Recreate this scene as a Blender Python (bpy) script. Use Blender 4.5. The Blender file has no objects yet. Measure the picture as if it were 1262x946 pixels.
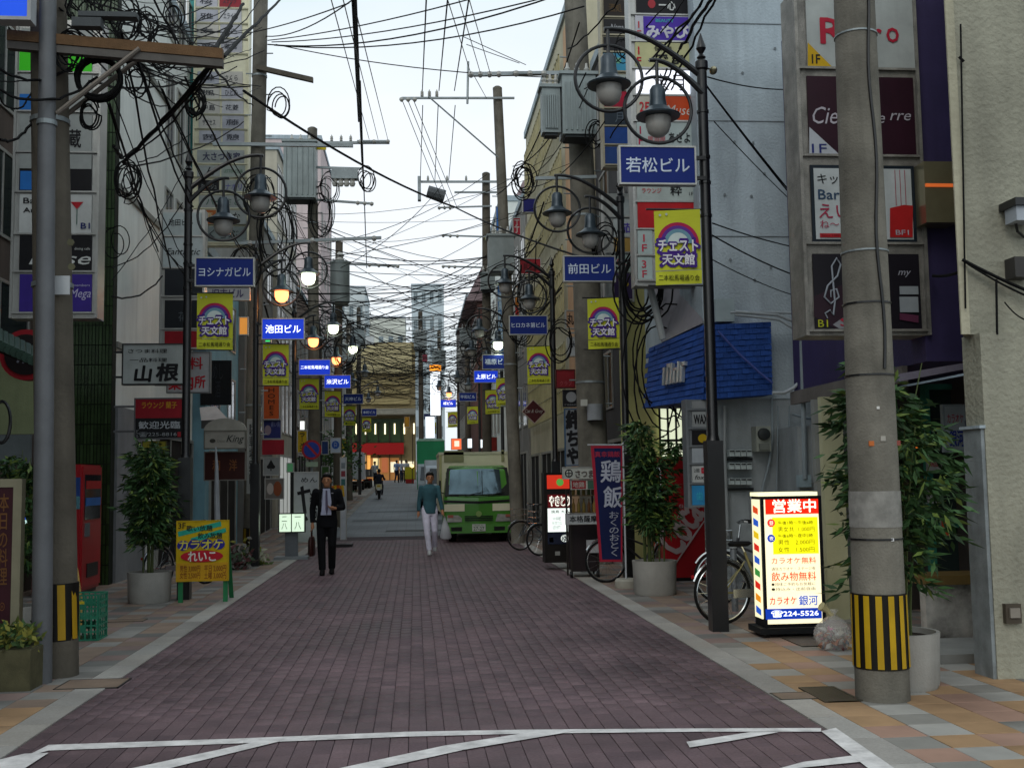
import bpy, math, random
import numpy as np
from mathutils import Vector, Matrix
random.seed(7); rng = np.random.default_rng(7)
S = bpy.context.scene
COL = S.collection
R = math.radians
# ------------------------------------------------------------------ camera
F = 1350.0; CX, CY = 631.0, 473.0; CAMZ = 1.6
VPX, VPY, ROLL = 512.0, 592.0, 0.015
u, v = (VPX-CX)/F, -(VPY-CY)/F
d1 = Matrix.Rotation(-ROLL, 3, 'Z') @ Vector((u, v, -1))
th = math.atan(-d1.y / -d1.z)
yy = -math.sin(th)*d1.y + math.cos(th)
phi = math.atan2(-d1.x, yy)
RC = Matrix.Rotation(-phi, 3, 'Z') @ Matrix.Rotation(math.pi/2+th, 3, 'X') @ Matrix.Rotation(-ROLL, 3, 'Z')
cam = bpy.data.objects.new('camera', bpy.data.cameras.new('camera')); COL.objects.link(cam)
cam.matrix_world = Matrix.Translation((0, 0, CAMZ)) @ RC.to_4x4()
cam.data.sensor_width = 36; cam.data.lens = 36*F/1262
cam.data.clip_start = 0.1; cam.data.clip_end = 2000
S.camera = cam
# ------------------------------------------------------------------ world and light
w = bpy.data.worlds.new('World'); S.world = w; w.use_nodes = True
nt = w.node_tree; nt.nodes.clear()
out = nt.nodes.new('ShaderNodeOutputWorld'); bg = nt.nodes.new('ShaderNodeBackground')
sky = nt.nodes.new('ShaderNodeTexSky'); sky.sky_type = 'NISHITA'; sky.sun_disc = False
SUN_EL, SUN_AZ = R(38), R(205)
sky.sun_elevation = SUN_EL; sky.sun_rotation = SUN_AZ; sky.air_density = 1; sky.dust_density = 3
tc = nt.nodes.new('ShaderNodeTexCoord'); mp = nt.nodes.new('ShaderNodeMapping'); mp.inputs['Scale'].default_value = (1, 1, 2.2)
nz = nt.nodes.new('ShaderNodeTexNoise'); nz.inputs['Scale'].default_value = 1.3; nz.inputs['Detail'].default_value = 5
cr = nt.nodes.new('ShaderNodeValToRGB')
cr.color_ramp.elements[0].position = .35; cr.color_ramp.elements[0].color = (6.6, 8.4, 9.1, 1)
cr.color_ramp.elements[1].position = .62; cr.color_ramp.elements[1].color = (9.6, 10.1, 10.5, 1)
mx = nt.nodes.new('ShaderNodeMixRGB'); mx.inputs[0].default_value = .88
L = nt.links.new
L(tc.outputs['Generated'], mp.inputs[0]); L(mp.outputs[0], nz.inputs[0]); L(nz.outputs['Fac'], cr.inputs[0])
L(sky.outputs[0], mx.inputs[1]); L(cr.outputs[0], mx.inputs[2]); L(mx.outputs[0], bg.inputs[0]); L(bg.outputs[0], out.inputs[0])
bg.inputs[1].default_value = 0.10
sl = bpy.data.lights.new('sun', 'SUN'); sl.energy = 0.5; sl.angle = R(25); sl.color = (1, .96, .9)
so = bpy.data.objects.new('sun', sl); COL.objects.link(so)
so.rotation_euler = (R(90)-SUN_EL, 0, math.pi-SUN_AZ)
S.view_settings.view_transform = 'Standard'; S.view_settings.look = 'None'
S.view_settings.exposure = 0.15; S.view_settings.gamma = 1
# ------------------------------------------------------------------ helpers: measured points -> places in the street
def ray(px, py):
    d = RC @ Vector(((px-CX)/F, -(py-CY)/F, -1)); return d
def W(px, py, Y):
    d = ray(px, py); t = Y/d.y; return Vector((d.x*t, Y, CAMZ+d.z*t))
def gz(Y): return 0.0 if Y < 30 else 0.027*(Y-30)
def G(px, py):
    d = ray(px, py); t = -CAMZ/d.z
    return Vector((d.x*t, d.y*t, 0))
def GX(px, py, X):
    d = ray(px, py); t = X/d.x; return Vector((X, d.y*t, CAMZ+d.z*t))
# ------------------------------------------------------------------ materials
def lin(h):
    h = h.lstrip('#'); c = [int(h[i:i+2], 16)/255 for i in (0, 2, 4)]
    return tuple(x/12.92 if x <= .04045 else ((x+.055)/1.055)**2.4 for x in c)
MATS = {}
def M(name, col='#888888', rough=.65, var=.25, scale=2.5, bump=.15, metal=0., emit=0., streak=0., fine=0.):
    if name in MATS: return MATS[name]
    m = bpy.data.materials.new(name); m.use_nodes = True; n = m.node_tree; b = n.nodes['Principled BSDF']
    c = lin(col) if isinstance(col, str) else col
    b.inputs['Roughness'].default_value = rough; b.inputs['Metallic'].default_value = metal
    if not metal and rough > .35: b.inputs['Specular IOR Level'].default_value = .22
    L = n.links.new
    if emit:
        b.inputs['Base Color'].default_value = (*c, 1)
        b.inputs['Emission Color'].default_value = (*c, 1); b.inputs['Emission Strength'].default_value = emit
        MATS[name] = m; return m
    geo = n.nodes.new('ShaderNodeNewGeometry'); oi = n.nodes.new('ShaderNodeObjectInfo')
    ad = n.nodes.new('ShaderNodeVectorMath'); ad.operation = 'ADD'
    L(geo.outputs['Position'], ad.inputs[0]); L(oi.outputs['Random'], ad.inputs[1])
    tx = n.nodes.new('ShaderNodeTexNoise'); tx.inputs['Scale'].default_value = scale; tx.inputs['Detail'].default_value = 7; tx.inputs['Roughness'].default_value = .62
    L(ad.outputs[0], tx.inputs['Vector'])
    r = n.nodes.new('ShaderNodeMapRange'); r.inputs[1].default_value = .3; r.inputs[2].default_value = .72
    r.inputs[3].default_value = 1-var; r.inputs[4].default_value = 1+var*.45
    L(tx.outputs['Fac'], r.inputs[0]); fac = r.outputs[0]
    if streak:
        ms = n.nodes.new('ShaderNodeMapping'); ms.inputs['Scale'].default_value = (1.7, 1.7, .16); L(geo.outputs['Position'], ms.inputs[0])
        t2 = n.nodes.new('ShaderNodeTexNoise'); t2.inputs['Scale'].default_value = 1.6; t2.inputs['Detail'].default_value = 8; t2.inputs['Roughness'].default_value = .6; t2.inputs['Distortion'].default_value = .6; L(ms.outputs[0], t2.inputs['Vector'])
        r2 = n.nodes.new('ShaderNodeMapRange'); r2.inputs[1].default_value = .40; r2.inputs[2].default_value = .78; r2.inputs[3].default_value = 1; r2.inputs[4].default_value = 1-streak
        L(t2.outputs['Fac'], r2.inputs[0])
        mm = n.nodes.new('ShaderNodeMath'); mm.operation = 'MULTIPLY'; L(fac, mm.inputs[0]); L(r2.outputs[0], mm.inputs[1]); fac = mm.outputs[0]
    sc = n.nodes.new('ShaderNodeVectorMath'); sc.operation = 'SCALE'; sc.inputs[0].default_value = c; L(fac, sc.inputs['Scale'])
    L(sc.outputs[0], b.inputs['Base Color'])
    if bump:
        bt = n.nodes.new('ShaderNodeTexNoise'); bt.inputs['Scale'].default_value = fine or scale*18; bt.inputs['Detail'].default_value = 3
        L(geo.outputs['Position'], bt.inputs['Vector'])
        bp = n.nodes.new('ShaderNodeBump'); bp.inputs['Strength'].default_value = bump; bp.inputs['Distance'].default_value = .02
        L(bt.outputs['Fac'], bp.inputs['Height']); L(bp.outputs[0], b.inputs['Normal'])
    MATS[name] = m; return m
def CL(col):                     # woven cloth with soft creases
    return M('cloth_'+col.strip('#'), col, .9, .22, scale=5, bump=.9, fine=9)
def P(col, rough=.5):            # flat painted / printed colour
    return M('paint_'+col.strip('#'), col, rough, var=.2, scale=3.5, bump=.04, streak=.16)
def E(col, s=1.0):               # backlit colour
    return M('lit_%s_%g' % (col.strip('#'), s), col, .5, emit=s)
def glass(name, col='#202830', rough=.08):
    m = M(name, col, rough, var=.3, scale=.8, bump=0); return m
# ------------------------------------------------------------------ mesh builder
class MB:
    def __init__(s): s.v = []; s.f = []; s.m = []; s.mi = 0
    def add(s, vs, fs):
        o = len(s.v); s.v += [tuple(x) for x in vs]; s.f += [tuple(i+o for i in f) for f in fs]; s.m += [s.mi]*len(fs); return s
    def box(s, a, b):
        x0, y0, z0 = [min(a[i], b[i]) for i in range(3)]; x1, y1, z1 = [max(a[i], b[i]) for i in range(3)]
        return s.add([(x0,y0,z0),(x1,y0,z0),(x1,y1,z0),(x0,y1,z0),(x0,y0,z1),(x1,y0,z1),(x1,y1,z1),(x0,y1,z1)],
                     [(0,3,2,1),(4,5,6,7),(0,1,5,4),(1,2,6,5),(2,3,7,6),(3,0,4,7)])
    def cbox(s, c, d): return s.box([c[i]-d[i]/2 for i in range(3)], [c[i]+d[i]/2 for i in range(3)])
    def prism(s, pts, h):        # pts: planar polygon (3d), h: extrusion vector
        n = len(pts); h = Vector(h); p = [Vector(x) for x in pts]
        return s.add(p+[x+h for x in p], [tuple(range(n))[::-1], tuple(range(n, 2*n))]+[(i, (i+1) % n, n+(i+1) % n, n+i) for i in range(n)])
    def tube(s, path, r, n=8, cap=True, closed=False):
        path = [Vector(p) for p in path]; k = len(path)
        rs = r if isinstance(r, (list, tuple)) else [r]*k
        vs = []; prev = None
        for i, p in enumerate(path):
            if closed: t = path[(i+1) % k]-path[i-1]
            else: t = path[min(i+1, k-1)]-path[max(i-1, 0)]
            if t.length < 1e-9: t = Vector((0, 0, 1))
            t.normalize()
            if prev is None: a = t.orthogonal().normalized()
            else:
                a = prev-t*prev.dot(t)
                a = a.normalized() if a.length > 1e-6 else t.orthogonal().normalized()
            prev = a; b = t.cross(a)
            for j in range(n):
                q = 2*math.pi*j/n; vs.append(p+(a*math.cos(q)+b*math.sin(q))*rs[i])
        fs = []
        for i in range(k if closed else k-1):
            for j in range(n):
                i2 = (i+1) % k
                fs.append((i*n+j, i*n+(j+1) % n, i2*n+(j+1) % n, i2*n+j))
        if cap and not closed: fs += [tuple(range(n))[::-1], tuple((k-1)*n+j for j in range(n))]
        return s.add(vs, fs)
    def lathe(s, c, prof, n=16, axis='z', sx=1, sy=1):
        vs = []
        for r, z in prof:
            for j in range(n):
                q = 2*math.pi*j/n; a, b = r*math.cos(q)*sx, r*math.sin(q)*sy
                vs.append({'z': (c[0]+a, c[1]+b, c[2]+z), 'y': (c[0]+a, c[1]+z, c[2]+b), 'x': (c[0]+z, c[1]+a, c[2]+b)}[axis])
        k = len(prof); fs = [(i*n+j, i*n+(j+1) % n, (i+1)*n+(j+1) % n, (i+1)*n+j) for i in range(k-1) for j in range(n)]
        fs += [tuple(range(n))[::-1], tuple((k-1)*n+j for j in range(n))]
        return s.add(vs, fs)
    def ell(s, c, r, n=12, k=8):
        prof = [(math.sin(math.pi*i/k), -math.cos(math.pi*i/k)) for i in range(k+1)]
        vs = []
        for a, z in prof:
            a = max(a, 1e-3)
            for j in range(n):
                q = 2*math.pi*j/n; vs.append((c[0]+r[0]*a*math.cos(q), c[1]+r[1]*a*math.sin(q), c[2]+r[2]*z))
        fs = [(i*n+j, i*n+(j+1) % n, (i+1)*n+(j+1) % n, (i+1)*n+j) for i in range(k) for j in range(n)]
        fs += [tuple(range(n))[::-1], tuple(k*n+j for j in range(n))]
        return s.add(vs, fs)
    def loft(s, rings, n=14):    # rings: (center, rx, ry) horizontal ellipses
        vs = []
        for c, rx, ry in rings:
            for j in range(n):
                q = 2*math.pi*j/n; vs.append((c[0]+rx*math.cos(q), c[1]+ry*math.sin(q), c[2]))
        k = len(rings); fs = [(i*n+j, i*n+(j+1) % n, (i+1)*n+(j+1) % n, (i+1)*n+j) for i in range(k-1) for j in range(n)]
        fs += [tuple(range(n))[::-1], tuple((k-1)*n+j for j in range(n))]
        return s.add(vs, fs)
    def mesh(s, name, mats, off=(0, 0, 0), smooth=False):
        me = bpy.data.meshes.new(name)
        vs = np.array(s.v, dtype=float)-np.array(off, dtype=float) if s.v else np.zeros((0, 3))
        me.from_pydata(vs.tolist(), [], s.f)
        for m in (mats if isinstance(mats, (list, tuple)) else [mats]): me.materials.append(m)
        if any(s.m): me.polygons.foreach_set('material_index', s.m)
        if smooth:
            me.polygons.foreach_set('use_smooth', [True]*len(me.polygons))
            try: me.set_sharp_from_angle(angle=R(35))
            except Exception: pass
        return me
def newobj(name, me, parent=None):
    o = bpy.data.objects.new(name, me); COL.objects.link(o)
    if parent: o.parent = parent
    return o
def origin(o):
    p = Vector((0, 0, 0))
    while o: p += o.location; o = o.parent
    return p
def part(name, mb, mat, parent, smooth=False, label=None, stuff=False):   # mb in world (or the thing's local) metres
    o = newobj(name, mb.mesh(name, mat, origin(parent), smooth), parent)
    if label: o['label'] = label
    if stuff: o['kind'] = 'stuff'
    return o
def thing(name, label, cat, loc=(0, 0, 0), group=None):
    o = bpy.data.objects.new(name, None); COL.objects.link(o); o.location = loc
    o.empty_display_size = .2
    o['label'] = label; o['category'] = cat
    if group: o['group'] = group
    return o
def single(name, label, cat, mb, mat, group=None, smooth=False, kind=None):
    vs = np.array(mb.v); c = vs.mean(axis=0); c[2] = vs[:, 2].min()
    o = newobj(name, mb.mesh(name, mat, c, smooth)); o.location = c
    o['label'] = label; o['category'] = cat
    if group: o['group'] = group
    if kind: o['kind'] = kind
    return o
def struct(name, mb, mat, smooth=False):
    o = newobj(name, mb.mesh(name, mat, (0, 0, 0), smooth)); o['kind'] = 'structure'; return o
def dup(root, loc=None, rz=None, label=None, group=None, scale=None):
    r = root.copy(); COL.objects.link(r)
    if loc is not None: r.location = loc
    if rz is not None: r.rotation_euler = (0, 0, rz)
    if scale: r.scale = (scale,)*3
    if label: r['label'] = label
    if group: r['group'] = group
    for c0 in [x for x in root.children]:
        c = c0.copy(); COL.objects.link(c); c.parent = r
        for g0 in c0.children:
            g = g0.copy(); COL.objects.link(g); g.parent = c
    return r
# ------------------------------------------------------------------ lettering
TXT = {}
def glyphs(sx, bold=0., shear=0.):
    k = (sx, bold, shear)
    if k not in TXT:
        c = bpy.data.curves.new('lettering', 'FONT'); c.body = sx; c.resolution_u = 2; c.align_x = 'CENTER'; c.offset = bold; c.shear = shear
        c.space_line = .95
        o = bpy.data.objects.new('lettering', c)
        COL.objects.link(o); bpy.context.view_layer.update()
        me = bpy.data.meshes.new_from_object(o.evaluated_get(bpy.context.evaluated_depsgraph_get()))
        vs = np.array([x.co[:] for x in me.vertices]) if len(me.vertices) else np.zeros((1, 3))
        TXT[k] = (vs, [tuple(p.vertices) for p in me.polygons])
        bpy.data.objects.remove(o); bpy.data.meshes.remove(me); bpy.data.curves.remove(c)
    return TXT[k]
def text_mb(sx, x0, z0, x1, z1, y, bold=0., shear=0., mb=None, fr=None):
    """flat lettering filling the box x0..x1, z0..z1 in the plane y; fr=(origin,u,v) maps (x,z) elsewhere"""
    vs, fs = glyphs(sx, 0., shear); mb = mb or MB()
    a, b = vs.min(axis=0), vs.max(axis=0)
    w, h = max(b[0]-a[0], 1e-3), max(b[1]-a[1], 1e-3)
    X = x0+(vs[:, 0]-a[0])/w*(x1-x0); Z = z0+(vs[:, 1]-a[1])/h*(z1-z0)
    if fr is None: P3 = [(X[i], y, Z[i]) for i in range(len(X))]
    else:
        O, U, V = [Vector(q) for q in fr]; P3 = [O+U*X[i]+V*Z[i] for i in range(len(X))]
    mb.add(P3, fs)
    if bold:                       # heavier strokes: the same print shifted a little, each a hair deeper
        lines = sx.count('\n')+1; e = bold*abs(z1-z0)/lines*.9; n = 8 if bold > .03 else 4
        for k in range(n):
            a_ = 2*math.pi*k/n+.4; dx, dz = e*math.cos(a_), e*math.sin(a_)
            if fr is None: mb.add([(p[0]+dx, p[1]+.0002*(k+1), p[2]+dz) for p in P3], fs)
            else: mb.add([p+U.normalized()*dx+V.normalized()*dz+Vector((0, .0002*(k+1), 0)) for p in P3], fs)
    return mb
def rect(px0, py0, px1, py1, Y):
    cx, cy = (px0+px1)/2, (py0+py1)/2
    return W(px0, cy, Y).x, W(cx, py1, Y).z, W(px1, cy, Y).x, W(cx, py0, Y).z   # x0,z0,x1,z1
_ly = [0]
def decorate(t, items, Y, parent=None):
    """items on a face at depth Y: ('t',text,px0,py0,px1,py1,mat[,bold[,shear]]) lettering, ('r',px0..,mat,name) printed block, ('p',[(px,py)..],mat) printed shape, ('e',cx,cy,rx,ry,mat) disc"""
    parent = parent or t
    for k, it in enumerate(items):
        y = Y-.004-.002*min(k, 6)
        if it[0] == 't':
            x0, z0, x1, z1 = rect(*it[2:6], Y)
            part('lettering', text_mb(it[1], x0, z0, x1, z1, y-.003, *(it[7:9])), it[6], parent)
        elif it[0] == 'r':
            x0, z0, x1, z1 = rect(*it[1:5], Y); part('printed_block', MB().box((x0, y, z0), (x1, y+.002, z1)), it[5], parent)
        elif it[0] == 'p':
            part('printed_shape', MB().prism([Vector((W(*q, Y).x, y, W(*q, Y).z)) for q in it[1]], (0, .0015, 0)), it[2], parent)
        elif it[0] == 'e':
            c = W(it[1], it[2], Y); k2 = Y/F
            mb = MB(); mb.prism([(c.x+it[3]*k2*math.cos(a), y, c.z+it[4]*k2*math.sin(a)) for a in [i*math.pi/12 for i in range(24)]], (0, .0015, 0))
            part('printed_disc', mb, it[5], parent)
def signbox(name, label, cat, r, Y, face, items=(), frame=None, depth=.14, fw=.02, group=None, bracket=None):
    x0, z0, x1, z1 = rect(*r, Y)
    t = thing(name, label, cat, ((x0+x1)/2, Y, z0), group)
    frame = frame or M('aluminium', '#a8a8a4', .4, .2, metal=.6)
    mb = MB()
    mb.box((x0, Y, z0), (x1, Y+depth, z0+fw)); mb.box((x0, Y, z1-fw), (x1, Y+depth, z1))
    mb.box((x0, Y, z0+fw), (x0+fw, Y+depth, z1-fw)); mb.box((x1-fw, Y, z0+fw), (x1, Y+depth, z1-fw))
    part('frame', mb, frame, t)
    part('panel', MB().box((x0+fw, Y+.012, z0+fw), (x1-fw, Y+depth-.01, z1-fw)), face, t)
    decorate(t, items, Y+.012)
    if bracket is not None:       # a bar back to the wall at x = bracket
        mb = MB(); xs = x0 if bracket < x0 else x1
        for z in (z0+(z1-z0)*.2, z0+(z1-z0)*.8): mb.box((xs, Y+depth*.35, z-.015), (bracket, Y+depth*.65, z+.015))
        part('bracket', mb, frame, t)
    return t
def tower(name, label, r, Y, panels, frame=None, depth=.2, group=None):
    """a tall cabinet of stacked panels; panels: (px0,py0,px1,py1,mat,items)"""
    x0, z0, x1, z1 = rect(*r, Y); t = thing(name, label, 'sign', ((x0+x1)/2, Y, z0), group)
    frame = frame or M('aluminium', '#a8a8a4', .4, .2, metal=.6)
    part('cabinet', MB().box((x0, Y+.02, z0), (x1, Y+depth, z1)), frame, t)
    mb = MB(); e = .03
    mb.box((x0, Y-.02, z0), (x0+e, Y+.02, z1)); mb.box((x1-e, Y-.02, z0), (x1, Y+.02, z1))
    part('frame', mb, frame, t)
    for p in panels:
        a, b, c, d = rect(*p[:4], Y)
        part('panel', MB().box((a, Y-.004, b), (c, Y+.015, d)), p[4], t)
        if len(p) > 5: decorate(t, p[5], Y-.004)
    # rails between the panels
    zs = sorted({round(rect(*p[:4], Y)[1], 3) for p in panels})
    for z in zs: part('rail', MB().box((x0+e, Y-.015, z-.025), (x1-e, Y+.018, z-.003)), frame, t)
    return t
# ================================================================== THE SETTING
XL, XR = -2.45, 2.57
YE = 31.5
def strip(x0, x1, ys, dz, mb=None):
    mb = mb or MB(); n = len(ys)
    vs = []
    for y in ys: vs += [(x0, y, gz(y)+dz), (x1, y, gz(y)+dz)]
    return mb.add(vs, [(2*i, 2*i+1, 2*i+3, 2*i+2) for i in range(n-1)])
YS = [-30, 0, 30, 31.5, 45, 60, 80, 100, 140, 200, 400]
struct('ground', strip(-200, 200, YS, -.08), M('subsoil', '#4a4744', .9, .3))
def snapmat(name, cols, size, off, rough=.75, var=.2, seedv=0., dirt=.35):
    """colour per piece from the piece's own place in the paving"""
    m = bpy.data.materials.new(name); m.use_nodes = True; n = m.node_tree; b = n.nodes['Principled BSDF']; L = n.links.new; b.inputs['Specular IOR Level'].default_value = .25
    geo = n.nodes.new('ShaderNodeNewGeometry')
    sb = n.nodes.new('ShaderNodeVectorMath'); sb.operation = 'SUBTRACT'; sb.inputs[1].default_value = off; L(geo.outputs['Position'], sb.inputs[0])
    sn = n.nodes.new('ShaderNodeVectorMath'); sn.operation = 'SNAP'; sn.inputs[1].default_value = size; L(sb.outputs[0], sn.inputs[0])
    wn = n.nodes.new('ShaderNodeTexWhiteNoise'); L(sn.outputs[0], wn.inputs['Vector'])
    cr = n.nodes.new('ShaderNodeValToRGB'); cr.color_ramp.interpolation = 'LINEAR'
    e = cr.color_ramp.elements; e[0].position = 0; e[0].color = (*lin(cols[0]), 1); e[1].position = 1; e[1].color = (*lin(cols[-1]), 1)
    for i, c in enumerate(cols[1:-1]): q = e.new((i+1)/(len(cols)-1)); q.color = (*lin(c), 1)
    L(wn.outputs['Value'], cr.inputs[0])
    t = n.nodes.new('ShaderNodeTexNoise'); t.inputs['Scale'].default_value = .7; t.inputs['Detail'].default_value = 8; t.inputs['Roughness'].default_value = .65; L(geo.outputs['Position'], t.inputs['Vector'])
    r = n.nodes.new('ShaderNodeMapRange'); r.inputs[1].default_value = .35; r.inputs[2].default_value = .7; r.inputs[3].default_value = 1-dirt; r.inputs[4].default_value = 1.12; L(t.outputs['Fac'], r.inputs[0])
    t2 = n.nodes.new('ShaderNodeTexNoise'); t2.inputs['Scale'].default_value = 60; t2.inputs['Detail'].default_value = 3; L(geo.outputs['Position'], t2.inputs['Vector'])
    r2 = n.nodes.new('ShaderNodeMapRange'); r2.inputs[1].default_value = .3; r2.inputs[2].default_value = .7; r2.inputs[3].default_value = 1-var; r2.inputs[4].default_value = 1+var; L(t2.outputs['Fac'], r2.inputs[0])
    mu = n.nodes.new('ShaderNodeMath'); mu.operation = 'MULTIPLY'; L(r.outputs[0], mu.inputs[0]); L(r2.outputs[0], mu.inputs[1])
    sc = n.nodes.new('ShaderNodeVectorMath'); sc.operation = 'SCALE'; L(cr.outputs[0], sc.inputs[0]); L(mu.outputs[0], sc.inputs['Scale']); L(sc.outputs[0], b.inputs['Base Color'])
    rr = n.nodes.new('ShaderNodeMapRange'); rr.inputs[1].default_value = .35; rr.inputs[2].default_value = .7; rr.inputs[3].default_value = rough-.15; rr.inputs[4].default_value = rough+.1; L(t.outputs['Fac'], rr.inputs[0]); L(rr.outputs[0], b.inputs['Roughness'])
    bp = n.nodes.new('ShaderNodeBump'); bp.inputs['Strength'].default_value = .2; bp.inputs['Distance'].default_value = .01; L(t2.outputs['Fac'], bp.inputs['Height']); L(bp.outputs[0], b.inputs['Normal'])
    return m
joint = M('joint_sand', '#4e4548', .95, .3, 6)
# --- purple block paving of the carriageway
road = struct('road', strip(XL, XR, [-4, 30, YE], -.008), joint)
PW = (XR-XL)/44; PL = .21
pav = snapmat('purple_paver', ['#6a575b', '#735f63', '#6e5a5e', '#615055', '#796468'], (PW, PL, 50), (XL, 0, -20), .72, .2, dirt=.5)
def piece_mesh(name, lx, ly, h, mat, bev=.0018):
    mb = MB(); vs = [(-lx/2, -ly/2, -h), (lx/2, -ly/2, -h), (lx/2, ly/2, -h), (-lx/2, ly/2, -h)]
    vs += [(-lx/2, -ly/2, -bev), (lx/2, -ly/2, -bev), (lx/2, ly/2, -bev), (-lx/2, ly/2, -bev)]
    vs += [(-lx/2+bev, -ly/2+bev, 0), (lx/2-bev, -ly/2+bev, 0), (lx/2-bev, ly/2-bev, 0), (-lx/2+bev, ly/2-bev, 0)]
    fs = [(8, 9, 10, 11)]+[(a+i, a+(i+1) % 4, a+4+(i+1) % 4, a+4+i) for a in (0, 4) for i in range(4)]
    mb.add(vs, fs); return mb.mesh(name, mat), vs, fs
def pieces(parent, name, spots, mats_by_kind, lx, ly, h, limit=300, inview=None):
    """spots: (x, y, z, kind); the first `limit` are parts of their own, the rest one stuff mesh"""
    mes = {}
    for k, m in mats_by_kind.items(): mes[k] = piece_mesh(name, lx, ly, h, m)
    one = [s for s in spots if inview is None or inview(s)][:limit]; ids = {id(s) for s in one}
    for s in one:
        o = newobj(name, mes[s[3]][0], parent); o.location = s[:3]
    rest = [s for s in spots if id(s) not in ids]
    if not rest: return
    base = np.array(next(iter(mes.values()))[1]); fs = np.array(next(iter(mes.values()))[2])
    n = len(rest); P3 = np.array([s[:3] for s in rest]); V3 = (P3[:, None, :]+base[None]).reshape(-1, 3)
    F3 = (fs[None]+(np.arange(n)*len(base))[:, None, None]).reshape(-1, 4)
    me = bpy.data.meshes.new(name); me.vertices.add(len(V3)); me.vertices.foreach_set('co', V3.ravel())
    me.loops.add(F3.size); me.loops.foreach_set('vertex_index', F3.ravel())
    me.polygons.add(len(F3)); me.polygons.foreach_set('loop_start', np.arange(len(F3))*4)
    keys = list(mats_by_kind); 
    for k in keys: me.materials.append(mats_by_kind[k])
    me.polygons.foreach_set('material_index', np.repeat([keys.index(s[3]) for s in rest], len(fs)))
    me.update(calc_edges=True)
    o = newobj(name, me, parent); o['kind'] = 'stuff'
def seen(s):
    Y = s[1]
    if Y < .5: return False
    d = RC.transposed() @ (Vector(s[:3])-Vector((0, 0, CAMZ)))
    px, py = CX+F*d.x/-d.z, CY-F*d.y/-d.z
    return -5 < px < 1267 and py < 950
spots = []
for j in range(21, int(YE/PL)):
    for i in range(44):
        y = (j+.5)*PL + (PL/2 if i % 2 else 0)
        if y > YE-.1: continue
        spots.append((XL+(i+.5)*PW, y, random.uniform(-.002, .001), 0))
pieces(road, 'paver', spots, {0: pav}, PW-.0045, PL-.004, .008, 300, seen)
# --- grey paving beyond
def brickmat(name, c1, c2, mortar, sx, sy, rough=.8):
    m = bpy.data.materials.new(name); m.use_nodes = True; n = m.node_tree; b = n.nodes['Principled BSDF']; L = n.links.new
    geo = n.nodes.new('ShaderNodeNewGeometry'); t = n.nodes.new('ShaderNodeTexBrick'); t.inputs['Scale'].default_value = 1
    t.inputs['Color1'].default_value = (*lin(c1), 1); t.inputs['Color2'].default_value = (*lin(c2), 1); t.inputs['Mortar'].default_value = (*lin(mortar), 1)
    t.inputs['Brick Width'].default_value = sx; t.inputs['Row Height'].default_value = sy; t.inputs['Mortar Size'].default_value = .012
    L(geo.outputs['Position'], t.inputs['Vector'])
    nz = n.nodes.new('ShaderNodeTexNoise'); nz.inputs['Scale'].default_value = .5; nz.inputs['Detail'].default_value = 7; L(geo.outputs['Position'], nz.inputs['Vector'])
    r = n.nodes.new('ShaderNodeMapRange'); r.inputs[1].default_value = .3; r.inputs[2].default_value = .7; r.inputs[3].default_value = .72; r.inputs[4].default_value = 1.15; L(nz.outputs['Fac'], r.inputs[0])
    sc = n.nodes.new('ShaderNodeVectorMath'); sc.operation = 'SCALE'; L(t.outputs['Color'], sc.inputs[0]); L(r.outputs[0], sc.inputs['Scale']); L(sc.outputs[0], b.inputs['Base Color'])
    b.inputs['Roughness'].default_value = rough; b.inputs['Specular IOR Level'].default_value = .3; return m
ysf = [YE, 40, 50, 60, 75, 90, 110]
struct('road', strip(XL-.2, XR+.2, ysf, -.004), brickmat('grey_block', '#5c6267', '#666c71', '#484c50', .6, .3, .6))
for (a, b, c, d, m) in [(-.9, .9, 33.2, 33.9, '#4c4f50'), (.3, 1.9, 36.2, 38.5, '#474b4e'), (-2.2, .2, 38.3, 39.2, '#5d6265'), (-1.9, .4, 44, 44.6, '#595e61'), (-2.0, 1.2, 31.9, 32.3, '#73787b')]:
    struct('road_patch', strip(a, b, [c, (c+d)/2, d], .001), M('patch_'+m[1:], m, .8, .25, 2))
# --- white paint
white = M('road_paint', '#dedad8', .7, .38, 7, .15)
_pz = [.004]
def paint(pts, z=None):
    _pz[0] += .0006; z = _pz[0]
    p = [G(*q) for q in pts]; mb = MB(); mb.add([(q.x, q.y, z) for q in p], [tuple(range(len(p)))])
    struct('road_marking', mb, white)
paint([(30, 933), (60, 925), (300, 916), (300, 910), (60, 918)])
paint([(300, 916), (500, 908), (640, 904.5), (640, 899.5), (500, 902), (300, 910)])
paint([(640, 904.5), (860, 902), (1012, 902), (1012, 897.5), (860, 898), (640, 899.5)])
paint([(140, 952), (190, 952), (345, 914), (318, 914)])
paint([(360, 960), (430, 956), (570, 925), (545, 920)]); paint([(545, 920), (570, 925), (712, 901), (672, 900)])
paint([(846, 915), (850, 922), (900, 914), (960, 903), (925, 903)])
paint([(950, 951), (1060, 940), (1052, 932), (990, 940)])
paint([(1012, 902), (1085, 960), (1120, 960), (1030, 898)], .006)
paint([(-20, 942), (30, 930), (60, 929), (15, 958), (-40, 965)], .006)
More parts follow.
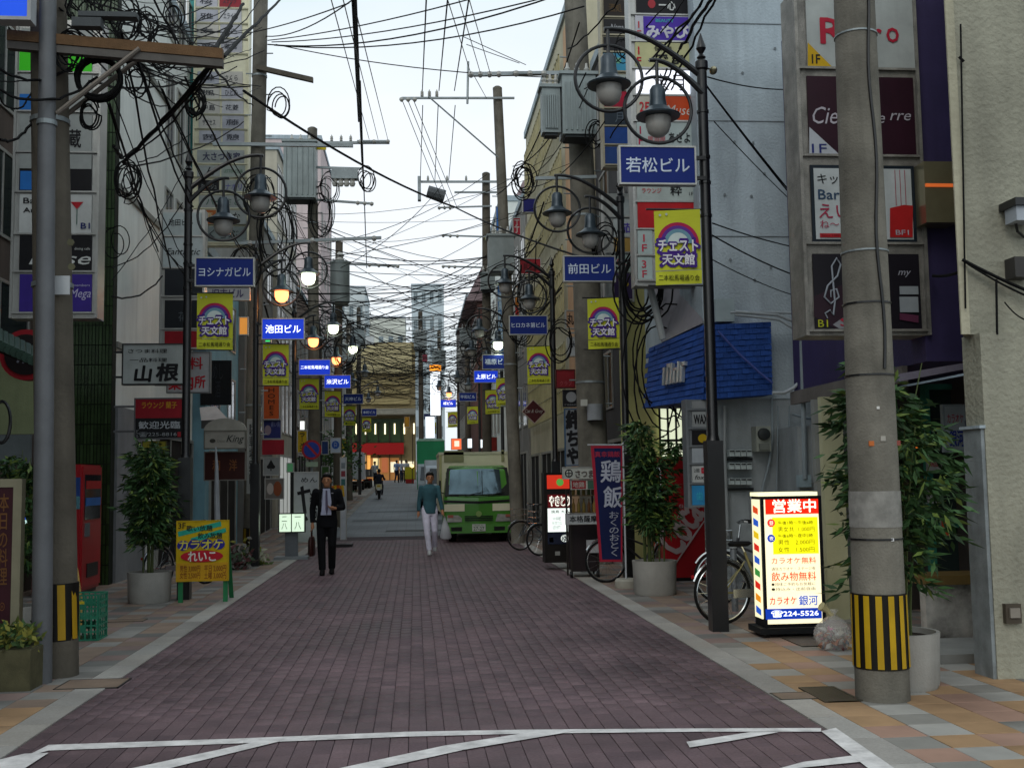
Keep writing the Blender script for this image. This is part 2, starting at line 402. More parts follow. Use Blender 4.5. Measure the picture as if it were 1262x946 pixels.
# --- kerb stones
kerbm = snapmat('kerb_stone', ['#a09c96', '#aaa6a0', '#95918c', '#a8a29a'], (50, .6, 50), (-25, 0, -20), .8, .1, dirt=.3)
KW = .24
for sgn, x in ((-1, XL), (1, XR)):
    k = struct('kerb', strip(x-KW if sgn < 0 else x, x if sgn < 0 else x+KW, [-4, 30, 60, 110], -.02), joint)
    sp = [((x-KW/2 if sgn < 0 else x+KW/2), (j+.5)*.6, gz((j+.5)*.6)+.006, 0) for j in range(8, 125)]
    pieces(k, 'kerb_stone', sp, {0: kerbm}, KW-.008, .586, .02, 300)
# --- pavements of coloured tiles
T = .3
tk = {0: '#a58564', 1: '#a08070', 2: '#a29f99', 3: '#88857f'}
tmat = {k: M('tile_%d' % k, c, .7, .38, 1.1, .12, streak=0) for k, c in tk.items()}
grey = {0: M('tile_4', '#8d7a6c', .75, .35, 1.1), 1: M('tile_5', '#8a7670', .75, .35, 1.1), 2: M('tile_6', '#8f8c87', .75, .35, 1.1), 3: M('tile_7', '#75736f', .75, .35, 1.1)}
for sgn in (-1, 1):
    x0 = XL-KW if sgn < 0 else XR+KW
    ncol = 11
    xa, xb = (x0-ncol*T, x0) if sgn < 0 else (x0, x0+ncol*T)
    p = struct('pavement', strip(xa, xb, [-4, 30, 60, 110], -.02), joint)
    sp = []
    for j in range(16, 290):
        for i in range(ncol):
            y = (j+.5)*T
            k = (i*1+j*2+(j//3)) % 5
            k = [0, 1, 2, 0, 3][k] if random.random() > .12 else random.randrange(4)
            if y > 10.5 or (sgn < 0 and y > 8.5): k += 4
            if y > 60: continue
            sp.append((xa+(i+.5)*T, y, gz(y)+.004+random.uniform(-.0015, .0015), k))
    sp.sort(key=lambda s: s[1])
    allm = dict(tmat); allm.update({k+4: m for k, m in grey.items()})
    pieces(p, 'tile', sp, allm, T-.006, T-.006, .02, 300, seen)
    struct('pavement', strip(xa, xb, [60, 80, 110], .003), grey[2])
    # paved or concreted aprons behind the tiles
    struct('apron', strip(-14 if sgn < 0 else xb, xa if sgn < 0 else 14, [-4, 30, 60, 110], -.004), M('apron_concrete', '#6f6d69', .85, .3, 1.5))
# gratings and covers
gm = M('grating_steel', '#4c463c', .6, .3, 8, metal=.5)
def grating(px0, py0, px1, py1, n, label):
    a, b = G(px0, py1), G(px1, py0); t = thing('drain_grating', label, 'drain cover', ((a.x+b.x)/2, (a.y+b.y)/2, 0))
    mb = MB(); x0, x1, y0, y1 = a.x, b.x, a.y, b.y
    for q in ((x0, y0, x1, y0+.02), (x0, y1-.02, x1, y1), (x0, y0, x0+.02, y1), (x1-.02, y0, x1, y1)): mb.box((q[0], q[1], .001), (q[2], q[3], .014))
    part('frame', mb, gm, t)
    part('pit_shade', MB().box((x0+.02, y0+.02, .003), (x1-.02, y1-.02, .006)), M('shade_dark', '#17150f', .9), t)  # dark plate under the bars, painted as the shade of a pit
    for i in range(n):
        x = x0+.03+(x1-x0-.06)*i/(n-1); part('bar', MB().box((x-.007, y0+.02, .006), (x+.007, y1-.02, .013)), gm, t)
grating(962, 796, 1025, 786, 16, 'rusty drain grating in the pavement in front of the lit karaoke sign')
grating(985, 864, 1062, 849, 18, 'rusty drain grating at the foot of the thick concrete pole')
for (px, py, w_, l_, lab) in [(115, 843, .5, .42, 'square tiled inspection cover in the pavement near the pair of grey poles'), (150, 765, .55, .25, 'narrow dark access cover behind the green crates'), (980, 858, .3, .25, 'small cast cover beside the kerb by the drain grating')]:
    c = G(px, py); t = thing('inspection_cover', lab, 'cover', (c.x, c.y, 0))
    mb = MB(); e = .012
    for q in ((-w_/2, -l_/2, w_/2, -l_/2+e), (-w_/2, l_/2-e, w_/2, l_/2), (-w_/2, -l_/2, -w_/2+e, l_/2), (w_/2-e, -l_/2, w_/2, l_/2)):
        mb.box((c.x+q[0], c.y+q[1], .002), (c.x+q[2], c.y+q[3], .010))
    part('rim', mb, M('cover_rim', '#34322f', .6, metal=.4), t)
    part('plate', MB().box((c.x-w_/2+e, c.y-l_/2+e, .002), (c.x+w_/2-e, c.y+l_/2-e, .0085)), M('cover_plate', '#857263', .7, .3), t)
# ================================================================== BUILDINGS
stucco = M('beige_stucco', '#9a9888', .9, .22, 1.2, .9, streak=.3, fine=22)
concw = M('pale_concrete', '#a7b3ba', .85, .25, .9, .5, streak=.4, fine=30)
whitew = M('white_render', '#dfe3de', .85, .15, .8, .2, streak=.18)
purplew = M('purple_cladding', '#3a3358', .6, .25, 2, .1, streak=.15)
dark = M('interior_shade', '#1a1816', .8, .4, 3)  # near-black sheet colour stands in for the shade inside unlit shops
gdk = glass('dark_glass', '#1c2228')
alu = M('aluminium', '#a8a8a4', .4, .2, metal=.6)
steelgrey = M('grey_steel', '#70757a', .5, .25, 3, metal=.3)
black = M('black_paint', '#101114', .35, .25, 5, .05)
def window(parent, x0, y0, z0, x1, y1, z1, frame=None, pane=None, proud=.03, slats=0):
    """a window on a wall facing -y (y0==y1) or facing +-x (x0==x1)"""
    frame = frame or alu; pane = pane or gdk
    mb = MB(); e = .05
    if abs(y1-y0) < 1e-6:
        y = y0
        mb.box((x0, y-proud, z0), (x1, y+.02, z0+e)); mb.box((x0, y-proud, z1-e), (x1, y+.02, z1)); mb.box((x0, y-proud, z0+e), (x0+e, y+.02, z1-e)); mb.box((x1-e, y-proud, z0+e), (x1, y+.02, z1-e))
        xm = (x0+x1)/2; mb.box((xm-.02, y-proud*.8, z0+e), (xm+.02, y+.02, z1-e))
        pb = MB().box((x0+e, y-.012, z0+e), (x1-e, y+.01, z1-e))
    else:
        s_ = 1 if x0 < 0 else -1; xa, xb = x0+s_*proud, x0-s_*.02
        mb.box((xa, y0, z0), (xb, y1, z0+e)); mb.box((xa, y0, z1-e), (xb, y1, z1)); mb.box((xa, y0, z0+e), (xb, y0+e, z1-e)); mb.box((xa, y1-e, z0+e), (xb, y1, z1-e))
        ym = (y0+y1)/2; mb.box((x0+s_*proud*.8, ym-.02, z0+e), (xb, ym+.02, z1-e))
        pb = MB().box((x0+s_*.012, y0+e, z0+e), (x0-s_*.01, y1-e, z1-e))
    w_ = part('window', mb, frame, parent); part('pane', pb, pane, w_); return w_
def block(name, label, x0, y0, x1, y1, z0, z1, mat, wins=None, group=None, parapet=True, fwins=None):
    """a building block; wins=(n along y, storeys, sill height, height, fraction) on its street face"""
    t = thing(name, label, 'building', ((x0+x1)/2, (y0+y1)/2, z0), group)
    part('wall', MB().box((x0, y0, z0-.5), (x1, y1, z1)), mat, t)
    if parapet: part('parapet', MB().box((x0-.06, y0-.06, z1+.002), (x1+.06, y1+.06, z1+.22)), concw, t)
    xs = x1 if x1 < 0 else x0
    if wins:
        n, st, sill, h, fr = wins; cell = (y1-y0)/n; sh = (z1-z0-sill)/st
        for s_ in range(st):
            for i in range(n):
                a = y0+cell*(i+.5-fr/2); z = z0+sill+sh*s_
                window(t, xs, a, z, xs, a+cell*fr, z+h)
    if fwins:
        n, st, sill, h, fr = fwins; cell = (x1-x0)/n; sh = (z1-z0-sill)/st
        for s_ in range(st):
            for i in range(n):
                a = x0+cell*(i+.5-fr/2); z = z0+sill+sh*s_
                window(t, a, y0, z, a+cell*fr, y0, z+h)
    return t
def shopfront(parent, x, y0, y1, z0, h, glow=None, shutter=None):
    """ground floor opening on a street face at x"""
    s_ = 1 if x < 0 else -1
    part('shop_opening', MB().box((x+s_*.02, y0, z0), (x-s_*.05, y1, z0+h)), glow or dark, parent)
    mb = MB(); e = .07
    mb.box((x+s_*.05, y0-e, z0), (x-s_*.02, y0, z0+h+e)); mb.box((x+s_*.05, y1, z0), (x-s_*.02, y1+e, z0+h+e)); mb.box((x+s_*.05, y0, z0+h), (x-s_*.02, y1, z0+h+e))
    k = max(1, int((y1-y0)/.9))
    for i in range(1, k):
        y = y0+(y1-y0)*i/k; mb.box((x+s_*.04, y-.02, z0), (x+s_*.021, y+.02, z0+h))
    part('shop_frame', mb, alu, parent)
# ---- businessman's side (x < 0)
t = block('brown_building', 'dark brown fronted building behind the pair of grey poles', -12, 2, -5.95, 18.2, 0, 9, M('dark_brown_wall', '#5a4f48', .8, .3, 1.5, streak=.3), (4, 3, 3.3, 1.3, .6))
shopfront(t, -5.95, 12.5, 15.5, 0, 2.4)
# green tiled pier: individual tiles in rows
x0g, x1g = W(70, 500, 18.3).x, W(137, 500, 18.3).x
gt = thing('green_tiled_pier', 'tall pier clad in narrow glossy dark green tiles', 'building', (x0g, 18.6, 0))
part('wall', MB().box((x0g, 18.325, 0), (x1g, 18.55, 11)), M('green_grout', '#1b2119', .8), gt)
gtm = [M('green_glaze_%d' % i, c, .22, .35, 4, .05) for i, c in enumerate(['#34482a', '#2e4026', '#3a5030'])]
rows = 34; nc = 16; tw = (x1g-x0g)/nc; rh = 11/rows
rest = MB(); cnt = 0
tms = [MB().box((-tw/2+.006, -.012, -rh/2+.008), (tw/2-.006, .012, rh/2-.008)).mesh('tile', m) for m in gtm]
for j in range(rows):
    for i in range(nc):
        x, z = x0g+(i+.5)*tw, (j+.5)*rh
        if 6 <= i and j < 30 and cnt < 300:
            o = newobj('tile', random.choice(tms), gt); o.location = Vector((x, 18.315, z))-gt.location; cnt += 1
        else: rest.box((x-tw/2+.006, 18.303, z-rh/2+.008), (x+tw/2-.006, 18.326, z+rh/2-.008))
o = part('tile', rest, gtm[0], gt, stuff=True)
t = block('white_building', 'tall white rendered building with a narrow front behind the calligraphy sign', -12, 18.6, -5.0, 25.2, 0, 11.5, whitew, None)
for z in (3.9, 6.6, 9.3): part('string_course', MB().box((-5.0, 18.75, z), (-4.95, 23.2, z+.1)), M('grey_band', '#83857f', .8, .2), t)

part('base_cladding', MB().box((-5.0, 18.62, 0), (-4.9, 20.6, 2.9)), M('grey_cladding', '#85878a', .6, .25, 2, streak=.2), t)
for i in range(3):
    for s_ in range(4): window(t, -5.0, 22.2+i*1.0, 3.6+s_*2.4, -5.0, 22.9+i*1.0, 5.2+s_*2.4)
shopfront(t, -4.99, 21.8, 25, 0, 2.5)
TB = [('light_blue_building', 'light blue walled building behind the arched restaurant sign', -12, 25.4, -4.75, 30, 6.9, M('light_blue_wall', '#7fa9b8', .8, .2, 1.5, streak=.25), (2, 2, 3.1, 1.2, .5)),
      ('grey_building', 'grey fronted building beyond the light blue one', -12, 30.1, -4.6, 36, 9.4, M('grey_wall', '#7d7c78', .85, .25, 1.2, streak=.3), (3, 3, 3.1, 1.2, .6)),
      ('cream_building', 'building with pale lattice screens behind the tall transformer pole', -11, 36.1, -4.5, 42, 12.6, M('cream_wall', '#b9b3a3', .85, .2, 1.2, streak=.25), (5, 4, 3.1, 1.9, .8)),
      ('pink_building', 'tall pale pinkish apartment block rising over the wires', -12.5, 60, -5.1, 68, 20.5, M('pink_wall', '#c9b9b8', .9, .12, 1.2, streak=.15), (4, 6, 4, 1.3, .4)),
      ('brown_building', 'brown brick fronted building halfway along the street', -11, 42.1, -4.5, 50, 9.0, M('brown_wall', '#6e5d52', .85, .25, 1.2, streak=.3), (5, 2, 3.4, 1.4, .6)),
      ('grey_building', 'low grey building below the pinkish apartment block', -11, 50.1, -4.5, 59.8, 8.5, M('slate_wall', '#8b8f90', .85, .25, 1.2, streak=.3), (6, 2, 3.4, 1.4, .6)),
      ('white_building', 'white building with dark windows beyond the pinkish block', -11, 68.1, -4.6, 80, 11, whitew, (7, 3, 3.4, 1.4, .6))]
for nme, lab, x0, y0, x1, y1, z1, m, wn in TB:
    z0 = gz(y0); t = block(nme, lab, x0, y0, x1, y1, z0, z1, m, wn, fwins=(2, 5, 5, 1.4, .3) if 'pinkish ap' in lab else None)
    k = int((y1-y0)/3)
    for i in range(k):
        a = y0+(y1-y0)*(i+.12)/k; b_ = y0+(y1-y0)*(i+.88)/k
        g_ = random.choice([None, None, E('#ffd9a0', .35), None, E('#d8dcd8', .3)]) if y0 > 34 else None
        shopfront(t, x1, a, b_, gz(y0), 2.3, g_)
# ---- truck side (x > 0)
# stucco building next to the camera
Yw = 8.36
xw = W(1180, 300, Yw).x
t = thing('beige_building', 'rough beige stucco building with a recessed karaoke shop door', 'building', (5, 9, 0))
zb = W(1200, 412, Yw).z
part('wall', MB().prism([(xw, Yw, zb), (9, Yw, zb), (9, 9.6, zb), (xw*9.6/Yw+.12, 9.6, zb)], (0, 0, 6.6-zb)), stucco, t)
part('cornice_edge', MB().box((xw-.012, Yw-.02, zb), (xw+.06, Yw-.002, 6.61)), M('stucco_trim', '#b3ae98', .9, .2, 1.2, .5, streak=.35), t)
xp = W(1215, 600, 8.3).x; zp = W(1200, 528, 8.3).z
part('gate_pier', MB().box((xp, 8.27, 0), (9, 8.56, zb+.001)), stucco, t)
part('pier_side', MB().box((xp-.03, 8.28, 0), (xp-.001, 8.56, zp)), M('grey_pier', '#868d8f', .85, .35, 6, .2, streak=.35), t)
part('pier_cap', MB().box((xp-.05, 8.255, zp+.001), (xp-.001, 8.58, zp+.025)), concw, t)
part('entrance_step', MB().box((4.35, 9.0, 0), (9, 9.9, .08)), M('step_stone', '#8f8f8c', .7, .25), t)
x1p, x0p = W(1185, 300, 9.8).x, W(1135, 300, 9.8).x
t = thing('purple_building', 'dark purple clad building with the karaoke entrance beneath it', 'building', (4.7, 10.5, 0))
zu = W(1150, 445, 9.8).z
part('wall', MB().box((x0p, 9.8, zu), (x1p+.6, 13.4, 7.2)), purplew, t)
part('soffit', MB().box((W(1100, 440, 10.4).x, 10.2, zu-.16), (x0p-.003, 13.4, zu)), M('grey_soffit', '#6c6763', .8), t)
mb = MB(); mb.prism([(W(1105, 465, 9.7).x, 9.65, zu-.2), (x1p+.3, 9.65, zu-.02), (x1p+.3, 9.65, zu+.03), (W(1105, 465, 9.7).x, 9.65, zu-.13)], (0, .15, 0))
part('canopy_edge', mb, M('grey_lavender', '#7d7887', .6), t)
part('back_wall', MB().box((W(1015, 500, 12.6).x, 12.6, 0), (8, 12.8, zu+.001)), M('entrance_wall', '#3a3532', .7, .3, 2), t)
part('grey_return', MB().box((W(1003, 500, 12.3).x, 12.3, 0), (W(1060, 500, 12.3).x, 12.4, zu-.17)), M('return_grey', '#8b8e8c', .8, .2, streak=.3), t)
part('side_wall', MB().box((5.9, 9.9, 0), (6.1, 12.6, zu)), M('entrance_wall', '#3a3532'), t)
# glazed door
xa, za, xb, zc = rect(1148, 480, 1196, 690, 11.6)
df = part('door', MB().box((xa, 11.6, 0), (xb, 11.66, zc)), glass('door_glass', '#2d3a38', .1), t)
mb = MB()
for q in ((xa-.05, 0, xa, zc), (xb, 0, xb+.05, zc), (xa-.05, zc, xb+.05, zc+.06), (xa, 1.0, xb, 1.05)): mb.box((q[0], 11.56, q[1]), (q[2], 11.68, q[3]))
part('door_frame', mb, M('green_frame', '#2e6a5a', .5), t)
part('marble_panel', MB().box((W(1140, 720, 10.2).x, 10.2, .0), (W(1196, 720, 10.2).x+.3, 10.32, W(1160, 720, 10.2).z)), M('marble', '#b5b3ae', .25, .75, 3.5, 0), t)
part('marble_ledge', MB().box((W(1140, 720, 10.2).x-.02, 10.14, W(1160, 720, 10.2).z+.002), (W(1196, 720, 10.2).x+.3, 10.6, W(1160, 720, 10.2).z+.09)), M('ledge_brown', '#6e5a34', .5), t)
cx0, cx1 = W(1020, 600, 11.8).x, W(1046, 600, 11.8).x
part('cream_pier', MB().box((cx0, 11.9, 0), (cx1, 12.0, zu-.17)), M('cream_pier', '#b4b394', .8, .15, 2), t)
# grey concrete building with blue awning
xs0 = 3.78
t = thing('grey_building', 'tall pale grey concrete building with the blue tiled canopy', 'building', (5, 16, 0))
part('wall', MB().box((xs0, 14, 3.45), (12, 17.6, 8.8)), concw, t)
part('lower_wall', MB().box((xs0, 14.001, 2.6), (12, 14.3, 3.448)), concw, t)
part('base_wall', MB().box((4.75, 14.301, 0), (12, 17.8, 3.448)), M('grey_base_wall', '#939a9d', .8, .25, 1.5, .3, streak=.35), t)
part('base_wall', MB().box((xs0+.02, 14.02, 0), (12, 14.3, 2.599)), M('grey_base_wall', '#939a9d', .8, .25, 1.5, .3, streak=.35), t)
for pz in (30, 150, 292):
    z = W(920, pz, 14).z; part('wall_joint', MB().box((xs0+.01, 13.992, z), (5.4, 14.003, z+.012)), M('joint_line', '#70777a', .9), t)
part('wall_joint', MB().box((W(975, 200, 14).x, 13.99, 2.7), (W(977, 200, 14).x, 14.003, 8.7)), M('joint_line', '#70777a'), t)
for hx, hy in ((905, 175), (928, 176), (893, 240), (926, 242), (942, 214), (900, 320), (930, 345), (955, 60), (915, 90), (950, 330)):
    c = W(hx, hy, 13.99); part('anchor_hole', MB().lathe((c.x, 13.985, c.z), [(.02, 0), (.014, .012)], 8, 'y'), M('joint_line', '#70777a', .9), t)
part('service_shaft', MB().box((W(945, 600, 13.7).x+.25, 13.2, 0), (W(1035, 600, 13.7).x+.2, 13.99, 2.2)), M('grey_base_wall', '#7c8184'), t)
gx0, gx1 = W(812, 500, 17.9).x, W(862, 500, 17.9).x
part('shop_glass', MB().box((gx0, 17.9, 1.7), (gx1, 17.95, 2.75)), E('#dfe8c8', .8), t)
mb = MB()
for i in range(6):
    x = gx0+(gx1-gx0)*i/5; mb.box((x-.015, 17.86, 1.7), (x+.015, 17.895, 2.75))
for z in (1.7, 2.2, 2.75): mb.box((gx0, 17.855, z-.02), (gx1, 17.894, z+.02))
part('back_shop_wall', MB().box((W(768, 500, 17.96).x, 17.96, 0), (4.9, 18.2, 5.3)), M('lemon_wall', '#a8a670', .8, .15, streak=.2), t)
part('shop_mullion', mb, black, t)
# blue tiled canopy (its two visible faces carry rows of tiles)
blu = M('blue_tile', '#21468c', .7, .35, 4, .3)
A0 = W(868, 400, 13.7); A1 = W(950, 396, 13.7); B0 = W(868, 492, 13.7); B1 = W(952, 486, 13.7)
C0 = W(797, 430, 15.8); D0 = W(793, 503, 15.6)
ct = thing('tiled_canopy', 'blue canopy clad in rows of rough blue tiles', 'canopy', (B0.x, 14, B0.z))
core = MB(); top0 = Vector((A0.x+.03, 13.74, A0.z)); 
core.add([B0+Vector((.02, .02, 0)), B1+Vector((0, .02, 0)), Vector((B1.x, 14.0, B1.z)), Vector((xs0, 14.0, B0.z)), Vector((xs0, 15.8, D0.z)), D0+Vector((.02, 0, 0)),
          A0+Vector((.04, .04, 0)), A1+Vector((0, .04, 0)), Vector((A1.x, 14.0, A1.z)), Vector((xs0, 14.0, A0.z)), Vector((xs0, 15.9, C0.z)), C0+Vector((.04, 0, 0))],
         [(0, 1, 7, 6), (1, 2, 8, 7), (0, 6, 11, 5), (5, 11, 10, 4), (6, 7, 8, 9), (6, 9, 10, 11), (0, 3, 2, 1), (0, 5, 4, 3)])
part('backing', core, blu, ct)
def tilerows(P00, P10, P01, P11, nr, ncol, cap_=300):
    n_ = (P10-P00).cross(P01-P00).normalized()
    if n_.y > 0: n_ = -n_
    for r_ in range(nr):
        for c_ in range(ncol):
            off = .5 if r_ % 2 else 0
            a, b_ = (c_+off)/(ncol), (c_+off+1)/(ncol)
            b_ = min(b_, 1)
            if a >= .999: continue
            v0, v1 = r_/nr, (r_+.93)/nr
            f = lambda s_, q: (P00.lerp(P10, s_)).lerp(P01.lerp(P11, s_), q)
            j = random.uniform(-.006, .014)
            g = .0015
            q0, q1, q2, q3 = f(a+g, v0), f(b_-g, v0), f(b_-g, v1), f(a+g, v1)
            lo = n_*(.013+j*.6); hi = n_*(.006)
            mb = MB(); mb.add([q0, q1, q2, q3, q0+lo, q1+lo, q2+hi, q3+hi], [(4, 5, 6, 7), (0, 1, 5, 4), (1, 2, 6, 5), (2, 3, 7, 6), (3, 0, 4, 7)])
            part('tile', mb, blu, ct)
tilerows(B0, B1, A0, A1, 13, 9)
tilerows(D0, B0, C0, A0, 12, 9)
# silvery letters on the canopy front
lt_ = MB(); O = D0.lerp(C0, .28).lerp(B0.lerp(A0, .28), .42); U = (B0-D0).normalized(); V = (C0-D0).normalized(); N_ = -U.cross(V).normalized()
if N_.y > 0: N_ = -N_
for i, (a, h_) in enumerate([(0, .26), (.12, .3), (.24, .3), (.34, .22), (.46, .3), (.56, .28)]):
    p0 = O+U*a+N_*.04; lt_.prism([p0, p0+U*.06, p0+U*.06+V*h_, p0+V*h_], N_*.05)
    if i % 2: lt_.prism([p0+V*h_*.8, p0+V*h_*.8+U*.14, p0+V*h_+U*.14, p0+V*h_], N_*.05)
part('lettering', lt_, M('silver_letter', '#b5bcc0', .35, metal=.7), ct)
TR = [('dark_building', 'narrow dark fronted bar building behind the thick pole with transformers', 4.0, 19.1, 12, 23.4, 10.6, M('dark_grey_wall', '#4d4b4c', .8, .3, 1.2, streak=.3), (2, 4, 3, 1.2, .5)),
      ('yellow_building', 'pale yellow and apricot building with grille balconies behind the leaning pole', 3.75, 23.5, 12, 35.5, 12.9, M('yellow_wall', '#b5ae96', .85, .2, 1.2, streak=.25), None),
      ('grey_building', 'grey building with signboards beyond the yellow one', 3.7, 35.6, 12, 44, 11, M('grey_wall2', '#8d8b86', .85, .25, 1.2, streak=.3), (4, 3, 3.2, 1.4, .6)),
      ('white_building', 'white rendered building between grey and sloping roofed ones', 3.6, 44.1, 12, 54, 13.0, whitew, (5, 4, 3.2, 1.4, .5)),
      ('dark_building', 'dark building with lit shopfronts toward the far junction', 3.3, 68.1, 12, 86, 13, M('dark_wall2', '#5b5552', .85, .25, 1.2), (8, 3, 3.4, 1.4, .6))]
for nme, lab, x0, y0, x1, y1, z1, m, wn in TR:
    z0 = gz(y0); t = block(nme, lab, x0, y0, x1, y1, z0, z1, m, wn)
    k = max(1, int((y1-y0)/3))
    for i in range(k):
        a = y0+(y1-y0)*(i+.12)/k; b_ = y0+(y1-y0)*(i+.88)/k
        g_ = random.choice([None, E('#ffcf98', .3), None, E('#d8dcd8', .3)]) if y0 > 34 else None
        shopfront(t, x0, a, b_, gz(y0), 2.3, g_)
# pale apricot pier of the yellow building and its grilles
yb = bpy.data.objects['yellow_building']
part('apricot_pier', MB().box((3.68, 23.45, 0), (3.74, 25.8, 12.5)), M('apricot_wall', '#c09a78', .85, .2, 1.2, streak=.3), yb)
for s_ in range(4):
    mb = MB(); z = 3.2+s_*2.4
    for i in range(26): mb.box((3.60, 26.2+i*.34, z), (3.64, 26.26+i*.34, z+1.7))
    for q in (0, .55, 1.1, 1.67): mb.box((3.60, 26.2, z+q), (3.631, 34.8, z+q+.03))
    part('grille', mb, M('yellow_bar', '#aaa27c', .5), yb)
# building with the sloping roof
zr = gz(54.5)
t = thing('sloping_roof_building', 'brown building whose mansard roof slopes steeply up beyond the poles', 'building', (6, 60, zr))
rx = W(548, 400, 56).x; zt = W(575, 375, 56).z; za = W(590, 300, 56).z
part('wall', MB().box((3.2, 55, zr-.3), (12, 67.9, zt)), M('brown_brick', '#6b4c46', .85, .25, 1.5, streak=.3), t)
mb = MB(); mb.prism([(2.6, 54.8, zt), (12, 54.8, zt), (12, 54.8, za+3), (5.6, 54.8, za+3)], (0, 13, 0))
part('roof', mb, M('roof_slate', '#8d7a7d', .7, .15, 1.5), t)
window(t, 3.2, 56, zt-3, 3.2, 60, zt-.6); window(t, 3.2, 61.5, zt-3, 3.2, 66, zt-.6)
window(t, 4, 55, zt-4.4, 8, 55, zt-.8)
t = thing('shop_building', 'beige banded shop building closing the far end of the street', 'building', (-3, 95, gz(92)))
zg = gz(92); k = 92/F
def zz(py): return W(470, py, 92).z
xl_, xr_ = W(405, 480, 92).x, W(512, 480, 92).x
be = M('cream_fascia', '#b9ad86', .8, .15, 1)
part('wall', MB().box((xl_, 92, zg-1), (xr_, 104, zz(422))), M('tan_wall', '#8a7c5a', .8, .2, 1), t)
part('fascia', MB().box((xl_+1, 91.7, zz(460)), (xr_-.3, 91.99, zz(424))), be, t)
for a, b_ in ((468, 474), (480, 485), (492, 498)): part('band', MB().box((xl_+1.2, 91.8, zz(b_)), (xr_-.5, 91.99, zz(a))), M('tan_band', '#a3946a', .8), t)
part('canopy', MB().box((xl_+1, 90.2, zz(512)), (xr_, 91.98, zz(505))), M('canopy_tin', '#8f8c80', .6), t)
part('sign_strip', MB().box((xl_+1, 91.5, zz(560)), (xr_-1, 91.7, zz(546))), E('#8c1616', .25), t)
part('shop_interior', MB().box((xl_+1.2, 91.9, zg), (xr_-1.4, 91.97, zz(564))), E('#b07a44', .32), t)
for i in range(9):
    x = xl_+1.5+i*.72; part('display', MB().box((x, 91.8, zg+.4+random.uniform(0, .4)), (x+.5, 91.88, zg+random.uniform(1.3, 2.1))), E(random.choice(['#ffe7a8', '#ffb45a', '#a8603c', '#fff4d0']), .6), t)
for i in range(7):
    x = xl_+1.2+i*.95; part('mullion', MB().box((x, 91.7, zg), (x+.07, 91.79, zz(520))), M('dark_bronze', '#3a2c22', .5), t)
part('upper_glass', MB().box((xl_+1, 91.9, zz(545)), (xr_-1, 91.96, zz(516))), glass('green_glass', '#39502c', .2), t)
for i in range(8):
    x = xl_+1.4+i*.8; part('lamp', MB().box((x, 91.8, zz(535)), (x+.12, 91.86, zz(522))), E('#fff0c8', 1.6), t)
# towers and low blocks behind
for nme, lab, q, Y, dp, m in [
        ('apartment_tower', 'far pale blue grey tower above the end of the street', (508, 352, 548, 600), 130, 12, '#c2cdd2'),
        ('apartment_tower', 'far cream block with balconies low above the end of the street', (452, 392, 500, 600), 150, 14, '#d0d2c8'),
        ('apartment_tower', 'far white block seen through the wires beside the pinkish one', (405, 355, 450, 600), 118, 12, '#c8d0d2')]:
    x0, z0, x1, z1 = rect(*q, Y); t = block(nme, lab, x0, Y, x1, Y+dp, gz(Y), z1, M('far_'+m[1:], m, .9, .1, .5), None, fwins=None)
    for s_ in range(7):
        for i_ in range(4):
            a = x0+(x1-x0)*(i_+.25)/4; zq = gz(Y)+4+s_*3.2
            if zq+1.5 < z1: window(t, a, Y, zq, a+(x1-x0)/8, Y, zq+1.3, M('far_frame', '#aab2b4'), M('far_pane', '#7c8a90', .5))  # window colours paled to paint in distance haze
